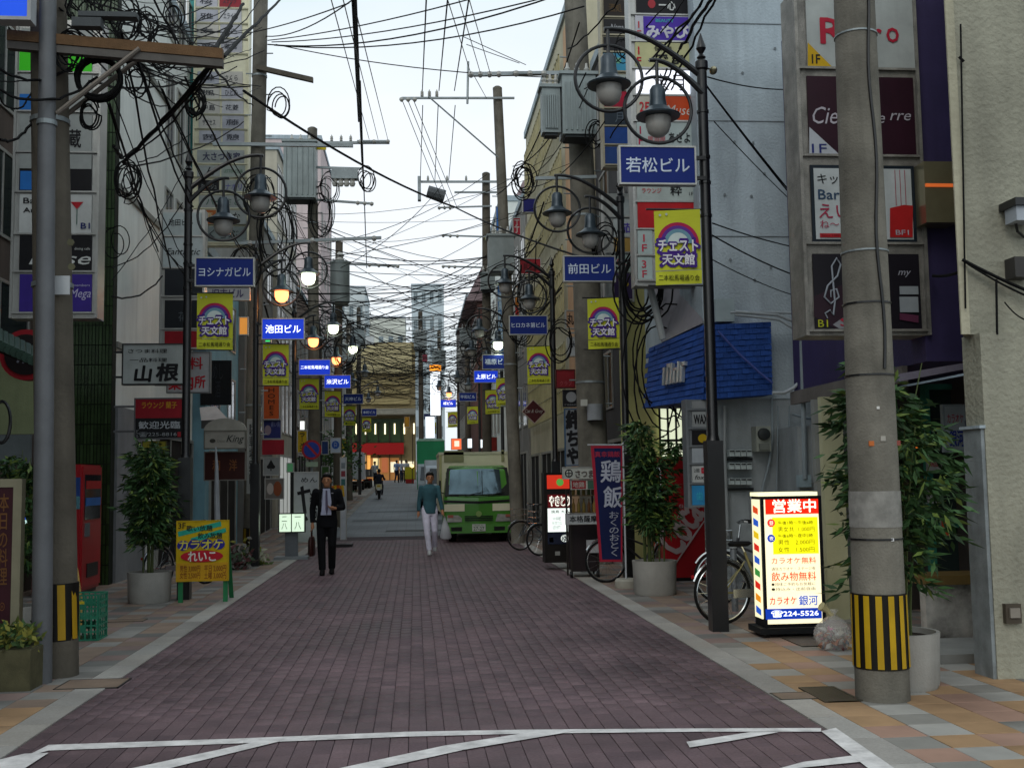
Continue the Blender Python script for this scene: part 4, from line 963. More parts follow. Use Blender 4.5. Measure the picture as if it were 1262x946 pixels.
cs([(405, -12, 13, 455, 172, 31, 0, .008), (420, -12, 13, 466, 172, 31, 0, .008), (440, 20, 13, 478, 172, 31, 0, .008), (548, -12, 13, 580, 90, 20, 0, .007), (562, -12, 13, 592, 90, 20, 0, .007), (575, -12, 13, 604, 90, 20, 0, .007), (570, 45, 18, 648, 80, 19.8, .0, .007), (575, 55, 18, 640, 78, 19.8, 0, .007), (585, 95, 20, 600, 122, 27, 0, .007)],
   'very thin grey line against the pale sky', 'hair-thin lines against the sky', mat=wiregrey)
# thick dark bundle by the first truck-side post
cs([(882, -10, 11.0, 838, 60, 13, 0, .02), (876, -10, 11.2, 800, 75, 14, .05, .014), (885, -8, 11, 815, 120, 14.2, .05, .014), (870, -8, 11, 770, 120, 16, .05, .014), (838, 60, 13, 770, 190, 17, .1, .012), (822, 85, 13, 760, 230, 17, .1, .012), (812, 60, 14, 752, 170, 17, .1, .012), (768, -10, 14, 700, 60, 17, .1, .012), (835, -10, 13, 720, 110, 18, .1, .01), (850, -10, 13, 742, 120, 18, .12, .01)],
   'dark twisted service cable in front of the stacked bar signs', 'twisted service cables by the stacked signs', kink=.025)
cs([(714, 28, 19, 612, 240, 27, .6, .014), (722, 90, 19, 632, 205, 27, .4, .013), (724, 110, 19, 640, 215, 27, .5, .01), (745, 150, 17, 650, 230, 24, .3, .01)],
   'dark looping cable falling from the twin transformer pole', 'cables falling from the twin transformer pole')
cs([(872, 95, 11.3, 983, 110, 13.9, .05, .008), (870, 105, 11.3, 981, 245, 13.9, .02, .010), (872, 108, 11.3, 984, 252, 13.9, .02, .009), (880, 150, 11.3, 983, 255, 13.9, .02, .006), (878, 275, 11.4, 982, 305, 13.9, .02, .008), (878, 290, 11.4, 982, 340, 13.9, .03, .009), (878, 320, 11.4, 982, 365, 13.9, .03, .006)],
   'thin wire running across the pale grey concrete wall', 'wires across the pale grey concrete wall')
# fan of wires in front of the white building
fan = [(165, 60, 9.6, 236, 240, 15.8), (150, 40, 9.6, 210, 330, 18), (168, 70, 9.6, 238, 255, 15.8), (130, 120, 9.7, 200, 330, 18), (135, 128, 9.7, 195, 310, 18), (140, 120, 9.7, 235, 330, 15.8), (270, 70, 9.6, 150, 195, 14), (268, 74, 9.6, 160, 190, 14), (200, 0, 9.5, 262, 95, 16), (190, 0, 9.5, 245, 80, 16), (222, 85, 9.6, 310, 60, 22), (110, 100, 9.7, 230, 98, 15), (262, 80, 9.6, 312, 130, 22),
       (155, 215, 14, 232, 345, 16), (160, 225, 14, 225, 330, 16), (138, 330, 14, 225, 250, 16), (138, 345, 14, 230, 205, 16), (138, 365, 14, 200, 340, 17), (195, 100, 12, 310, 330, 22), (200, 110, 12, 300, 310, 22), (228, 95, 12, 320, 250, 22), (170, 200, 14, 235, 165, 16), (165, 205, 14, 300, 150, 22), (0, 85, 9, 90, 80, 9.7), (0, 100, 9, 95, 82, 9.7), (0, 110, 9, 120, 95, 9.7), (0, 120, 9, 40, 112, 9.7), (0, 172, 9, 40, 150, 9.7), (140, 10, 9.6, 310, 40, 22), (150, 30, 9.6, 305, 50, 22), (230, 50, 12, 310, 42, 22), (240, 75, 12, 320, 0, 22), (268, 60, 10, 296, 10, 14)]
for q in fan:
    r_ = random.choice([.006, .008, .01, .012]); a_, b_ = W(*q[:3]), W(*q[3:])
    cable(a_, b_, random.uniform(.02, .18), r_, label='%s %s wire over the white building front, %s' % ('hair-thin' if r_ < .007 else 'thin' if r_ < .009 else 'medium' if r_ < .011 else 'thick', 'level' if abs(b_.z-a_.z) < .4 else 'plunging' if b_.z < a_.z-1.5 else 'dipping' if b_.z < a_.z else 'rising', 'from the rusty beam' if q[0] > 95 and q[2] < 10.5 else 'from the picture edge' if q[0] < 40 else 'between wall and lamp post' if q[5] < 19 else 'to the concrete pole'), group='fan of wires over the white building', kink=.012)
for q in ((268, 68, 9.6, 152, 200, 13.5, .03, .024), (276, 70, 9.6, 345, 0, 20, .0, .02), (150, 195, 13.5, 140, 180, 12, 0, .02), (265, 60, 9.8, 300, 5, 14, 0, .02)): cable(W(*q[:3]), W(*q[3:6]), q[6], q[7], name='bundled_cable', label='thick bundled cable lashed to the end of the rusty beam', group='thick bundles at the rusty beam', kink=.01)
random.seed(5)
for i in range(34):
    a_ = W(random.uniform(70, 190), random.uniform(-10, 70), random.uniform(9.5, 10.2)); b_ = W(random.uniform(150, 330), random.uniform(-10, 150), random.uniform(12, 20))
    r_ = random.choice([.0045, .0055, .0075, .0095]); sg = random.uniform(.02, .35)
    cable(a_, b_, sg, r_, label='%s %s wire in the thicket over the rusty beam, %s' % ('hair-thin' if r_ < .005 else 'thin' if r_ < .006 else 'medium' if r_ < .008 else 'thick', 'slack' if sg > .18 else 'taut', 'climbing' if b_.z > a_.z+.4 else 'dropping' if b_.z < a_.z-.4 else 'level'), group='thicket of wires over the rusty beam', kink=.01)
# far tangle: wires from side to side and along the street at real pole heights
random.seed(21)
for i in range(175):
    ya = 24+i*.33+random.uniform(0, 3); yb = ya+random.uniform(-5, 8)
    za, zb_ = gz(ya)+random.uniform(5.3, 9.4), gz(yb)+random.uniform(5.3, 9.4)
    xa, xb_ = -random.uniform(2.9, 4.4), random.uniform(2.6, 3.7)
    sg, rw = random.uniform(.1, .6), random.choice([.006, .008, .010, .016])
    lm = next(n_ for y0_, n_ in ((30, 'over the businessman'), (38, 'above the green box truck'), (48, 'past the boxy transformer'), (60, 'before the pinkish block'), (999, 'before the far beige shop')) if ya < y0_)
    cable((xa, ya, za), (xb_, max(22, yb), zb_), sg, rw, label='%s %s wire %s, %s' % ('hair-thin' if rw < .007 else 'thin' if rw < .009 else 'medium' if rw < .012 else 'thick', 'slack' if sg > .35 else 'taut', 'rising toward the truck side' if zb_ > za+.8 else 'falling toward the truck side' if za > zb_+.8 else 'level across the street', lm), group='wires spanning the street', n=10)
for i in range(60):
    s_ = random.choice((-1, 1)); ya = random.uniform(21, 50); yb = ya+random.uniform(9, 18); z = random.uniform(5.2, 9.0)
    x = -3.3 if s_ < 0 else 3.1
    cable((x+random.uniform(-.6, .7), ya, gz(ya)+z), (x+random.uniform(-.6, .7), yb, gz(yb)+z+random.uniform(-.4, .4)), random.uniform(.1, .5), random.choice([.008, .012, .022]), label='dark cable running along the street between poles', group='cables running along the street', n=10)
# coils of spare cable
def coil(px, py, Y, r, turns, label, th=.009, flat=.25, drop=0):
    c = W(px, py, Y); pts = []
    ph = random.uniform(0, 6)
    for i in range(turns*18):
        a = i/18*2*math.pi+ph; tn = i//18; mess = 0 if th > .013 and r < .2 else 1
        rr = r*(1+.10*math.sin(i*.37+ph)+mess*.28*math.sin(tn*2.3+ph+a*.5)); pts.append((c.x+rr*math.cos(a)*(1-.25*mess)+mess*r*.22*math.sin(tn*1.7+ph), c.y+flat*r*math.sin(i*.21), c.z+rr*math.sin(a)*(1.0+drop+.2*mess)-mess*r*.25*abs(math.sin(tn*1.1))))
    single('cable_coil', label, 'cable coil', MB().tube(pts, th, 5), wirem, 'coils of spare cable')
coil(120, 97, 9.7, .185, 7, 'large neat coil of black cable below the rusty beam', .014)
coil(240, 125, 12, .11, 9, 'bunched coil hanging before the teal edged tenant board', .009, .5)
coil(157, 220, 14, .17, 9, 'loose bundle of looped cable hanging over the white building', .008, .5)
coil(145, 300, 16, .2, 2, 'single open loop on the white building wall', .008)
coil(165, 45, 9.7, .17, 3, 'wide open loops above the rusty beam', .007)
coil(182, 32, 10.5, .12, 3, 'small loops above the rusty beam end', .007)
coil(345, 130, 22.6, .25, 4, 'loops hanging beside the concrete pole near the sky', .014)
coil(340, 285, 22.6, .4, 6, 'shaggy bundle beside the ringed globe on the concrete pole', .014, .6, .5)
coil(395, 260, 31, .35, 5, 'curly bundle on the boxy transformer pole', .014, .6, .5)
coil(452, 222, 31, .28, 4, 'loops at the foot of the steep cable bundle', .016, .4)
coil(645, 220, 27, .3, 7, 'knotted bundle at the top of the tapering pole', .016, .6)
coil(660, 360, 25, .45, 5, 'dark loops beside the red sign on the yellow building', .012, .5)
coil(735, 165, 19.5, .18, 4, 'loops beside the twin transformers', .012, .5)
coil(790, 350, 15, .35, 8, 'dense dark knot of cable beside the silver clad wall', .014, .8)
coil(815, 455, 15.3, .5, 5, 'drooping wide loops against the pale yellow wall', .012, .3, .4)
coil(640, 400, 24, .4, 4, 'loops behind the glass lamp on the third truck-side post', .012, .5)
coil(405, 230, 31, .3, 4, 'small loops under the switch insulators', .012, .6)
for px, py, Y, r, tn in ((100, 12, 9.6, .13, 4), (150, 18, 9.8, .2, 3), (170, 100, 10, .12, 3), (215, 20, 12, .13, 3), (200, 60, 11, .16, 3), (85, 60, 9.5, .12, 5), (110, 140, 9.8, .09, 4), (300, 330, 21, .3, 4), (318, 240, 22.6, .3, 5), (690, 420, 20, .25, 4), (745, 300, 17, .22, 5), (770, 60, 15, .16, 3), (425, 430, 34, .4, 4)):
    coil(px, py, Y, r, tn, 'messy loops of cable ' + {100: 'at the top of the dark pole', 150: 'dangling above the rusty beam', 170: 'under the middle of the rusty beam', 215: 'before the white building top', 200: 'just above the beam end', 85: 'where the beam meets the pole', 110: 'beside the brace foot', 300: 'behind the yellow banner', 318: 'by the ringed globes', 690: 'beside the small lamps', 745: 'under the second ringed lamps', 770: 'before the bright bar signs', 600: 'on the capped thin pole', 455: 'below the can transformer', 425: 'by the third orange lamp'}[px], .008 if Y < 16 else .012, .5)
# steps on poles
for T_, at_, rad_, n0, n1 in ((T4, at4, rad4, 2.6, 11), (T5, at5, rad5, 3, 10.4), (T8, at8, rad8, 3, 9.5), (T7, at7, rad7, 3, 10)):
    z = n0; i = 0
    while z < n1:
        c = at_(z); s_ = -1 if i % 2 else 1; part('step_bolt', MB().tube([c, c+Vector((s_*(rad_(z)+.13), -.02, 0))], .014, 5), galv, T_); z += .45; i += 1
# ================================================================== SHOP SIGNS
wh, bk, rd, nv = P('#c9cbc8'), P('#17161a'), P('#b81f2c'), P('#1f2a6a')
grw = P('#9fa3a0'); ylw = P('#d9b618'); org = P('#d6541a'); pur = P('#43308c'); crm = P('#d0c8a0'); mar = P('#3a0f22')
silver = M('brushed_steel', '#a8a184', .3, .25, 2, .05, metal=.85)
# --- businessman's side
signbox('sign_box', 'blue light box cut by the top corner of the picture above the rusty beam', 'sign', (-12, -20, 38, 24), 9.2, E('#1c50d8', .55), frame=P('#b0b2b4'), fw=.03)
tower('sign_tower', 'tall cabinet of stacked bar signs with purple lowest panel behind the grey poles', (16, 24, 123, 392), 14.5, [
    (26, 36, 113, 60, grw), (24, 62, 113, 88, E('#2f9a18', .35)),
    (24, 92, 113, 136, grw, [('r', 24, 116, 40, 136, P('#2a72c0'))]),
    (24, 141, 113, 186, grw, [('t', '蔵', 84, 160, 100, 182, bk, .02)]),
    (24, 190, 113, 235, bk, [('r', 24, 190, 113, 208, grw), ('r', 25, 211, 40, 234, P('#2a72c0'))]),
    (24, 240, 113, 287, wh, [('t', 'Bar', 29, 244, 50, 251, bk, .03), ('t', 'And', 29, 256, 50, 262, bk, .03), ('p', [(87, 249), (103, 249), (95, 258)], rd), ('r', 94.5, 258, 95.5, 277, P('#3a6a5a')), ('t', 'B1', 100, 275, 111, 282, nv, .03)]),
    (24, 290, 113, 333, bk, [('t', 'dining cafe', 92, 305, 111, 309, wh), ('t', 'Rose', 36, 311, 112, 326, wh, .01, .3)]),
    (24, 338, 113, 384, P('#3c2a86'), [('t', 'Mega', 86, 356, 112, 370, P('#b9b4d0'), 0, .3), ('t', 'members', 90, 350, 111, 353, P('#b9b4d0'))])], depth=.3)
signbox('sign_box', 'white board with brushed black mountain-root calligraphy on a bracket', 'sign', (150, 423, 228, 474), 16.9, P('#b4bab8'),
        [('t', 'さつま料理', 158, 430, 206, 435, bk, .01), ('t', '一品料理', 160, 441, 206, 446, bk, .01), ('t', '山', 166, 451, 187, 470, bk, .05, .1), ('t', '根', 193, 448, 219, 469, bk, .05, .1)], frame=M('dark_frame', '#3c3d3c', .5), bracket=W(139, 450, 16.9).x)
signbox('sign_box', 'red over black lounge sign with phone number below the calligraphy board', 'sign', (165, 490, 226, 541), 16.9, bk,
        [('r', 166, 491, 224, 515, P('#8c1220')), ('t', 'ラウンジ 蘭子', 175, 495, 218, 503, P('#b8861a'), .02), ('t', '歓迎光臨', 171, 519, 222, 528, P('#a9adb2'), .02), ('t', '☎225-8816', 171, 532, 218, 538, P('#8d9195'), .01), ('r', 219, 532, 223, 538, P('#a02028')), ('t', 'ビ\nル', 168, 529, 171, 539, P('#9a9da0'))], frame=P('#5c5c5e'), bracket=W(139, 515, 16.9).x)
signbox('sign_box', 'small yellow panel hanging just under the red and black lounge sign', 'sign', (175, 543, 205, 554), 16.95, P('#8d8628'), [('t', '小料理', 181, 545, 199, 552, P('#5a5216'))], frame=P('#5a5626'), depth=.05, fw=.01)
signbox('sign_box', 'white sign with red kanji half hidden by the lamp post', 'sign', (205, 433, 259, 484), 19.4, P('#b3b3b4'), [('t', '所', 240, 463, 253, 478, rd, .03), ('t', '案内', 208, 462, 238, 480, rd, .03), ('t', '無料', 216, 440, 250, 455, rd, .02)], frame=P('#7c7e7e'), bracket=W(190, 450, 19.4).x)
tower('sign_tower', 'stack of pale and black name panels on the white building', (197, 258, 252, 430), 18.6, [
    (201, 262, 248, 290, P('#a3adad'), [('t', '池田ビル', 208, 270, 238, 278, bk, .01)]),
    (201, 293, 250, 329, P('#a7b0b1'), [('t', 'Fantastic', 205, 306, 247, 314, bk, 0, .3)]),
    (203, 332, 250, 364, P('#20242a')), (203, 370, 250, 404, P('#1a1d22'), [('t', '花', 220, 384, 230, 396, P('#5a6066'))]), (203, 408, 250, 428, P('#8e1420'))], depth=.25)
YT = 24.2
pn = []
frm = P('#dcd8bc')  # cream, lightened to put the sky's backlight into the frame colour
names = ['桜', 'スナック', '雅', 'エライト', '寿', 'ルージュ', '夢', '紫音', '舞', 'さくら', '楓', 'ひとみ', '中島', '花菱', 'サクセス', '藤', '茜', '憩']
cols_ = {1: '#8e2430', 7: '#a7a6ad'}
for i in range(9):
    y0_ = 0+i*18.6-8 if i < 4 else 14+i*18.2
    for j in range(2):
        xa = 240+j*29+i*.5; k = i*2+j
        c = P(cols_.get(k, random.choice(['#b2b2ba', '#bcbcc0', '#a9aab4', '#c0bcb4'])))
        pn.append((xa+1.5, y0_+1.5, xa+28, y0_+17.2, c, [('t', names[k % len(names)], xa+6, y0_+6, xa+22, y0_+13, P('#3a3c46'), .01)]))
pn += [(243, 185, 301, 201, grw, [('t', '大さつま家', 250, 188, 296, 198, P('#40405a'), .03)]), (243, 204, 271, 218, grw, [('t', 'ん', 254, 206, 264, 216, bk, .03)]), (273, 204, 302, 218, P('#a0a8a0'), [('t', 'LETTER CLUB', 276, 209, 299, 213, P('#3a6a4a'))]),
       (244, 222, 270, 238, bk, [('t', 'ミラージュ', 248, 227, 267, 233, grw)]), (273, 222, 303, 236, grw, [('t', 'ナポリ', 278, 226, 298, 234, P('#55509a'), .01)]), (245, 241, 303, 256, grw, [('t', 'バーさと', 254, 244, 296, 253, P('#4b6a5a'), .01)]),
       (246, 259, 266, 276, P('#b0602c'), [('t', '酒', 252, 262, 262, 273, crm)]), (268, 259, 304, 276, grw, [('t', 'はな', 276, 262, 296, 273, bk, .01)]), (247, 279, 304, 298, P('#7d8684'), [('t', 'くらぶ', 258, 283, 294, 294, bk)])]
tower('tenant_board', 'tall cream framed board with two columns of bar nameplates', (238, -12, 307, 302), YT, pn, frame=frm, depth=.3)
x0, z0, x1, z1 = rect(231, -12, 240, 330, YT+.3)
single('teal_fin', 'narrow teal painted fin beside the cream framed tenant board', 'wall fin', MB().box((x0, YT+.35, z0), (x1, 25.3, z1)), M('teal_paint', '#3f8d8c', .6, .15, streak=.2))
signbox('sign_box', 'small outlined kanji sign right below the katakana name sign', 'sign', (255, 353, 308, 370), 20.5, P('#9a9a9c'), [('t', '旧吉ビル', 262, 356, 300, 367, P('#41395c'), .02)], depth=.08)
signbox('sign_box', 'little orange lit square sign behind the yellow banner by the concrete pole', 'sign', (294, 390, 306, 413), 21.5, E('#d08a3c', .6), depth=.1)
signbox('sign_board', 'tall black board with faint chalk writing on the light blue wall', 'sign', (247, 444, 285, 499), 24.9, P('#101216'), [('t', 'めし\n酒', 262, 448, 275, 490, P('#2c3036'))], frame=P('#15171b'), depth=.05)
# arched restaurant sign
t = signbox('sign_box', 'cream restaurant sign with arched top and crown emblem', 'sign', (251, 530, 303, 553), 20.6, P('#9b978d'), [('e', 262, 543, 3.5, 2.5, P('#3c3a34')), ('t', 'King', 279, 536, 301, 547, P('#3a3c38'), .01, .35), ('t', 'Diner', 268, 541, 278, 545, P('#7d7a70'))], frame=P('#6a685f'))
c = W(277, 530, 20.6); a_ = W(303, 530, 20.6).x-c.x; h_ = W(277, 515, 20.6).z-c.z
part('arched_top', MB().prism([(c.x+a_*math.cos(k*math.pi/14), 20.61, c.z+h_*math.sin(k*math.pi/14)) for k in range(15)], (0, .12, 0)), P('#9b978d'), t)
t = thing('awning', 'small white sloping awning above the arched restaurant sign', 'awning', (c.x, 21.2, 2.6))
A, B, C_, D = W(246, 502, 21.5), W(266, 500, 21.5), W(281, 516, 20.8), W(248, 518, 20.8)
part('cloth', MB().prism([A, B, C_, D], (0, .04, -.03)), P('#a9a4a2'), t)
part('valance', MB().prism([D, W(281, 516, 20.8), W(281, 524, 20.8), W(248, 528, 20.8)], (0, .02, 0)), P('#4c4a48'), t)
signbox('sign_box', 'dark brown picture sign with red bordered print under the arched sign', 'sign', (251, 556, 303, 592), 20.8, P('#3a1712'), [('t', '和\u3000洋', 262, 566, 292, 580, P('#7a4a24'), .02)], frame=P('#77736c'))
nb = thing('furled_banner', 'furled white banner on a thin pole below the arched sign', 'banner', G(269, 735))
p = W(267, 640, 19.8); part('pole', MB().tube([(p.x, 19.8, .0), (W(266, 550, 19.8).x, 19.8, W(266, 550, 19.8).z)], .014, 6), P('#a9adb0'), nb)
part('cloth', MB().tube([W(268, 640, 19.78), W(267, 610, 19.78), W(267, 575, 19.78), W(266, 552, 19.78)], [.05, .045, .03, .012], 7), P('#a5a9ae'), nb, True)
signbox('sign_box', 'orange vertical sign with black capitals below a yellow banner', 'sign', (324, 474, 345, 517), 25.5, P('#b8501e'), [('t', 'H\nO\nM\nE\nS', 330, 478, 339, 512, P('#4b2a12'), .02)], depth=.1)
signbox('sign_box', 'dark blue sign just under the orange vertical one', 'sign', (324, 517, 347, 541), 25.6, P('#232a66'), [('e', 330, 530, 4, 6, P('#8c7a86')), ('t', '青い鳥', 334, 519, 345, 526, P('#7c84b0'))], depth=.1)
single('shop_cloth', 'crimson spotted cloth strung below the dark blue sign', 'cloth', MB().box((W(323, 550, 25.5).x, 25.5, W(330, 560, 25.5).z), (W(350, 550, 25.5).x, 25.54, W(330, 542, 25.5).z)), P('#8e1626'))
signbox('sign_box', 'white framed photo poster beside the concrete pole', 'poster', (326, 589, 350, 615), 25.3, P('#6d6864'), [('e', 342, 602, 5, 9, P('#8b4a2c')), ('e', 333, 602, 4, 7, P('#b5aca6'))], frame=P('#a9a9a6'), depth=.05)
signbox('sign_box', 'grey sign with a black spade emblem beyond the concrete pole', 'sign', (324, 563, 345, 586), 25.4, P('#8d9090'), [('p', [(334, 566), (339, 575), (329, 575)], bk), ('e', 331.5, 575, 2.6, 2.4, bk), ('e', 336.5, 575, 2.6, 2.4, bk), ('r', 333.3, 575, 334.7, 580, bk)], depth=.08)
# lit double box on a stand
t = signbox('lit_sign', 'small glowing white double panel sign on a grey stand', 'sign', (343, 632, 376, 656), 23.4, E('#cfe6cc', .95), [('t', '二\n八', 347, 636, 354, 652, P('#3c5a4a')), ('t', '一\n八', 363, 636, 371, 652, P('#3c5a4a')), ('r', 358.6, 632, 359.8, 656, P('#1b221e'))], frame=P('#1b221e'), depth=.16)
c = W(359, 656, 23.4); part('stand', MB().box((c.x-.14, 23.5, .06), (c.x+.12, 23.62, c.z)), steelgrey, t); part('foot', MB().box((c.x-.35, 23.3, 0), (c.x+.35, 23.8, .06)), P('#8d9294'), t)
signbox('sign_box', 'yellow vertical noodle sign above the no-parking disc', 'sign', (366, 530, 379, 558), 28.6, P('#bc9a14'), [('t', 'ラ\n｜\nメ\nン', 369, 533, 376, 556, bk, .03)], depth=.1)
def roundsign(label, px, py, r, Y, face, items, plate=None):
    c = W(px, py, Y); t = thing('road_sign', label, 'road sign', (c.x, Y, gz(Y)))
    k = Y/F
    part('post', MB().tube([(c.x, Y+.05, gz(Y)), (c.x, Y+.05, c.z+r*k)], .03, 8), galv, t)
    part('disc', MB().lathe((c.x, Y-.02, c.z), [(r*k, 0), (r*k, .02)], 28, 'y'), P('#9c1f2a'), t)
    part('disc_face', MB().lathe((c.x, Y-.025, c.z), [(r*k*.78, 0), (r*k*.78, .006)], 28, 'y'), face, t)
    decorate(t, items, Y-.026); return t
roundsign('round no-parking sign, red ring and slash on blue, by the businessman', 384, 554, 12, 25.2, P('#20388a'), [('p', [(376, 547), (378, 545), (393, 561), (391, 563)], P('#9c1f2a'))])
x0, z0, x1, z1 = rect(377, 569, 392, 575, 25.2)
part('supplementary_plate', MB().box((x0, 25.15, z0), (x1, 25.17, z1)), P('#8da08a'), bpy.data.objects['road_sign'])
signbox('road_sign', 'blue pedestrian sign on a white square plate beyond the no-parking disc', 'road sign', (407, 539, 420, 558), 33, P('#a9b8c8'), [('e', 413.5, 548, 4.6, 5, P('#2c5aa8')), ('t', '⚐', 412, 545, 415, 551, wh)], depth=.03)
# white menu board and slim sign stand behind the businessman
signbox('menu_board', 'tall white board with black brush strokes behind the businessman', 'sign board', (362, 581, 393, 668), 24.2, P('#a9adae'), [('t', 'めん', 371, 588, 391, 594, bk, .01), ('p', [(370, 600), (374, 598), (378, 632), (374, 634)], bk), ('p', [(366, 606), (382, 602), (383, 606), (367, 610)], bk), ('t', '楽\n市', 382, 606, 391, 640, bk, .02), ('p', [(366, 640), (378, 636), (380, 640), (368, 646)], bk)], depth=.05)
t = signbox('sign_stand', 'slim white upright sign with orange ribbons at the edge of the roadway', 'sign', (419, 563, 427, 665), 27.6, P('#b7bcc2'), [('r', 420.5, 570, 425.5, 577, P('#7a8288')), ('r', 420.5, 580, 425.5, 587, P('#8d3a44')), ('r', 420.5, 590, 425.5, 598, P('#3a6a6a'))], depth=.16)
c = W(423, 666, 27.5); part('foot', MB().box((c.x-.28, 27.4, 0), (c.x+.22, 27.9, .07)), P('#2b2a2c'), t)
x0, z0, x1, z1 = rect(410, 598, 425, 614, 27.4); 
for i in range(5): part('ribbon', MB().tube([(x0+(x1-x0)*i/5, 27.4, z1), (x0+(x1-x0)*(i+.6)/5, 27.38, z0+(i % 3)*.05)], [.035, .02], 6), P(['#c0701c', '#c9a52a', '#b8521c'][i % 3]), t)
# yellow karaoke board
Yk = 15.3
kz0, kz1 = W(250, 716, Yk).z, W(250, 641, Yk).z
t = signbox('karaoke_board', 'yellow hand lettered karaoke A-board with green legs', 'sign board', (217, 641, 282, 716), Yk, P('#c9aa10'), [
    ('p', [(219, 655), (272, 642), (273, 648), (220, 661)], P('#2aa58c')), ('t', '歌い放題', 230, 647, 262, 654, P('#14302a'), .02), ('p', [(235, 663), (278, 650), (279, 655), (237, 669)], P('#2aa58c')), ('t', '飲み放題', 244, 656, 274, 663, P('#14302a'), .02), ('t', '3F', 220, 644, 229, 651, bk, .01),
    ('e', 226, 672, 7, 6, P('#2a2a86')), ('e', 240, 670, 7, 6, P('#2a2a86')), ('e', 255, 670, 7, 6, P('#2a2a86')), ('e', 270, 670, 7, 6, P('#2a2a86')), ('t', 'カラオケ', 221, 665, 275, 677, P('#e0d34c'), .02),
    ('e', 249, 685, 25, 7, P('#b81c2c')), ('t', 'れいこ', 232, 679, 266, 691, P('#dedad0'), .03),
    ('r', 218, 693, 281, 715, P('#c9981c')), ('t', '男性 3,000円\n女性 2,500円', 222, 696, 247, 713, P('#7a3c10'), .01), ('t', '平日 2,000円\n土曜 3,000円', 252, 696, 279, 713, P('#7a3c10'), .01)], frame=P('#c9aa10'), depth=.04, fw=.008)
xa, xb = W(219, 700, Yk).x, W(280, 700, Yk).x
gl = P('#2b7a4c')
for x in (xa+.03, xb-.03):
    part('leg', MB().prism([(x-.03, Yk+.041, kz1-.02), (x+.03, Yk+.041, kz1-.02), (x+.03, Yk+.041, 0), (x-.03, Yk+.041, 0)], (0, .03, 0)), gl, t)
    part('leg', MB().prism([(x-.03, Yk+.09, kz1-.1), (x+.03, Yk+.09, kz1-.1), (x+.03, Yk+.55, 0), (x-.03, Yk+.55, 0)], (0, .03, 0)), gl, t)
# standing dark red board and planter at the picture edge
t = signbox('sign_board', 'dark red menu board in a cream wooden frame at the kerb by the grey pipe', 'sign board', (-28, 590, 25, 788), 9.6, P('#3a1820'), [('t', '本\n日\nの\n料\n理', -2, 608, 10, 720, P('#6e4a28'), .01), ('t', '⊕', 0, 742, 6, 752, P('#8a5a2a'))], frame=P('#8c8770'), fw=.07, depth=.09)
for x in (W(-25, 780, 9.6).x, W(22, 780, 9.6).x): part('leg', MB().box((x-.03, 9.6, 0), (x+.03, 9.69, W(0, 788, 9.6).z)), P('#8c8770'), t)
# round red lantern sign and tiled eave
t = thing('round_sign', 'dark round lantern sign with red rim half hidden by the poles', 'sign', W(32, 437, 13.2)); c = W(32, 437, 13.2)
part('rim', MB().lathe((c.x, 13.2, c.z), [(.30, 0), (.30, .14)], 28, 'y'), P('#8e1420'), t); part('disc_face', MB().lathe((c.x, 13.18, c.z), [(.24, 0), (.24, .03)], 28, 'y'), P('#160e10'), t)
part('lettering', text_mb('酒', c.x-.1, c.z-.1, c.x+.12, c.z+.1, 13.175, .02), P('#70707c'), t)
t = thing('tiled_eave', 'short sloping eave of dark round tiles beside the grey poles', 'eave', W(10, 420, 12.5))
for i in range(12):
    a, b_ = W(-30+i*7, 395+i*3.6, 12.6), W(-30+i*7, 412+i*3.2, 12.0); part('tile', MB().tube([a, b_], .055, 8), M('eave_tile', '#31453c', .4, .3), t)
part('board', MB().prism([W(-34, 397, 12.7), W(52, 440, 12.7), W(52, 450, 12.1), W(-34, 416, 12.1)], (0, .02, -.05)), P('#201c1a'), t)
t = thing('bicycle_ring', 'dark oval ring hanging low beside the tiled eave', 'ring', W(2, 520, 12)); c = W(2, 520, 12)
part('ring', MB().tube([(c.x+.09*math.cos(a), 12, c.z+.22*math.sin(a)) for a in [k*math.pi/12 for k in range(24)]], .018, 6, closed=True), black, t)
single('wall_panel', 'pale yellow green wall panel beyond the tiled eave', 'wall panel', MB().box((W(-30, 500, 15).x, 15, W(0, 535, 15).z), (W(72, 500, 15).x, 15.05, W(0, 425, 15).z)), M('pale_green_wall', '#7d8462', .8, .2, streak=.3))
single('wall_panel', 'grey band of shopfront wall under the pale green panel', 'wall panel', MB().box((W(-30, 500, 15).x, 14.9, W(0, 572, 15).z), (W(42, 500, 15).x, 14.96, W(0, 536, 15).z)), M('grey_band2', '#5c6263', .7, .2))
signbox('sign_box', 'small glowing drinks display low beside the grey pipe', 'lit sign', (22, 612, 36, 650), 13.2, E('#c9f0e8', .9), [('r', 25, 630, 34, 640, E('#2a58d0', 1)), ('r', 25, 618, 34, 626, E('#3a8a40', 1))], frame=P('#22262a'))
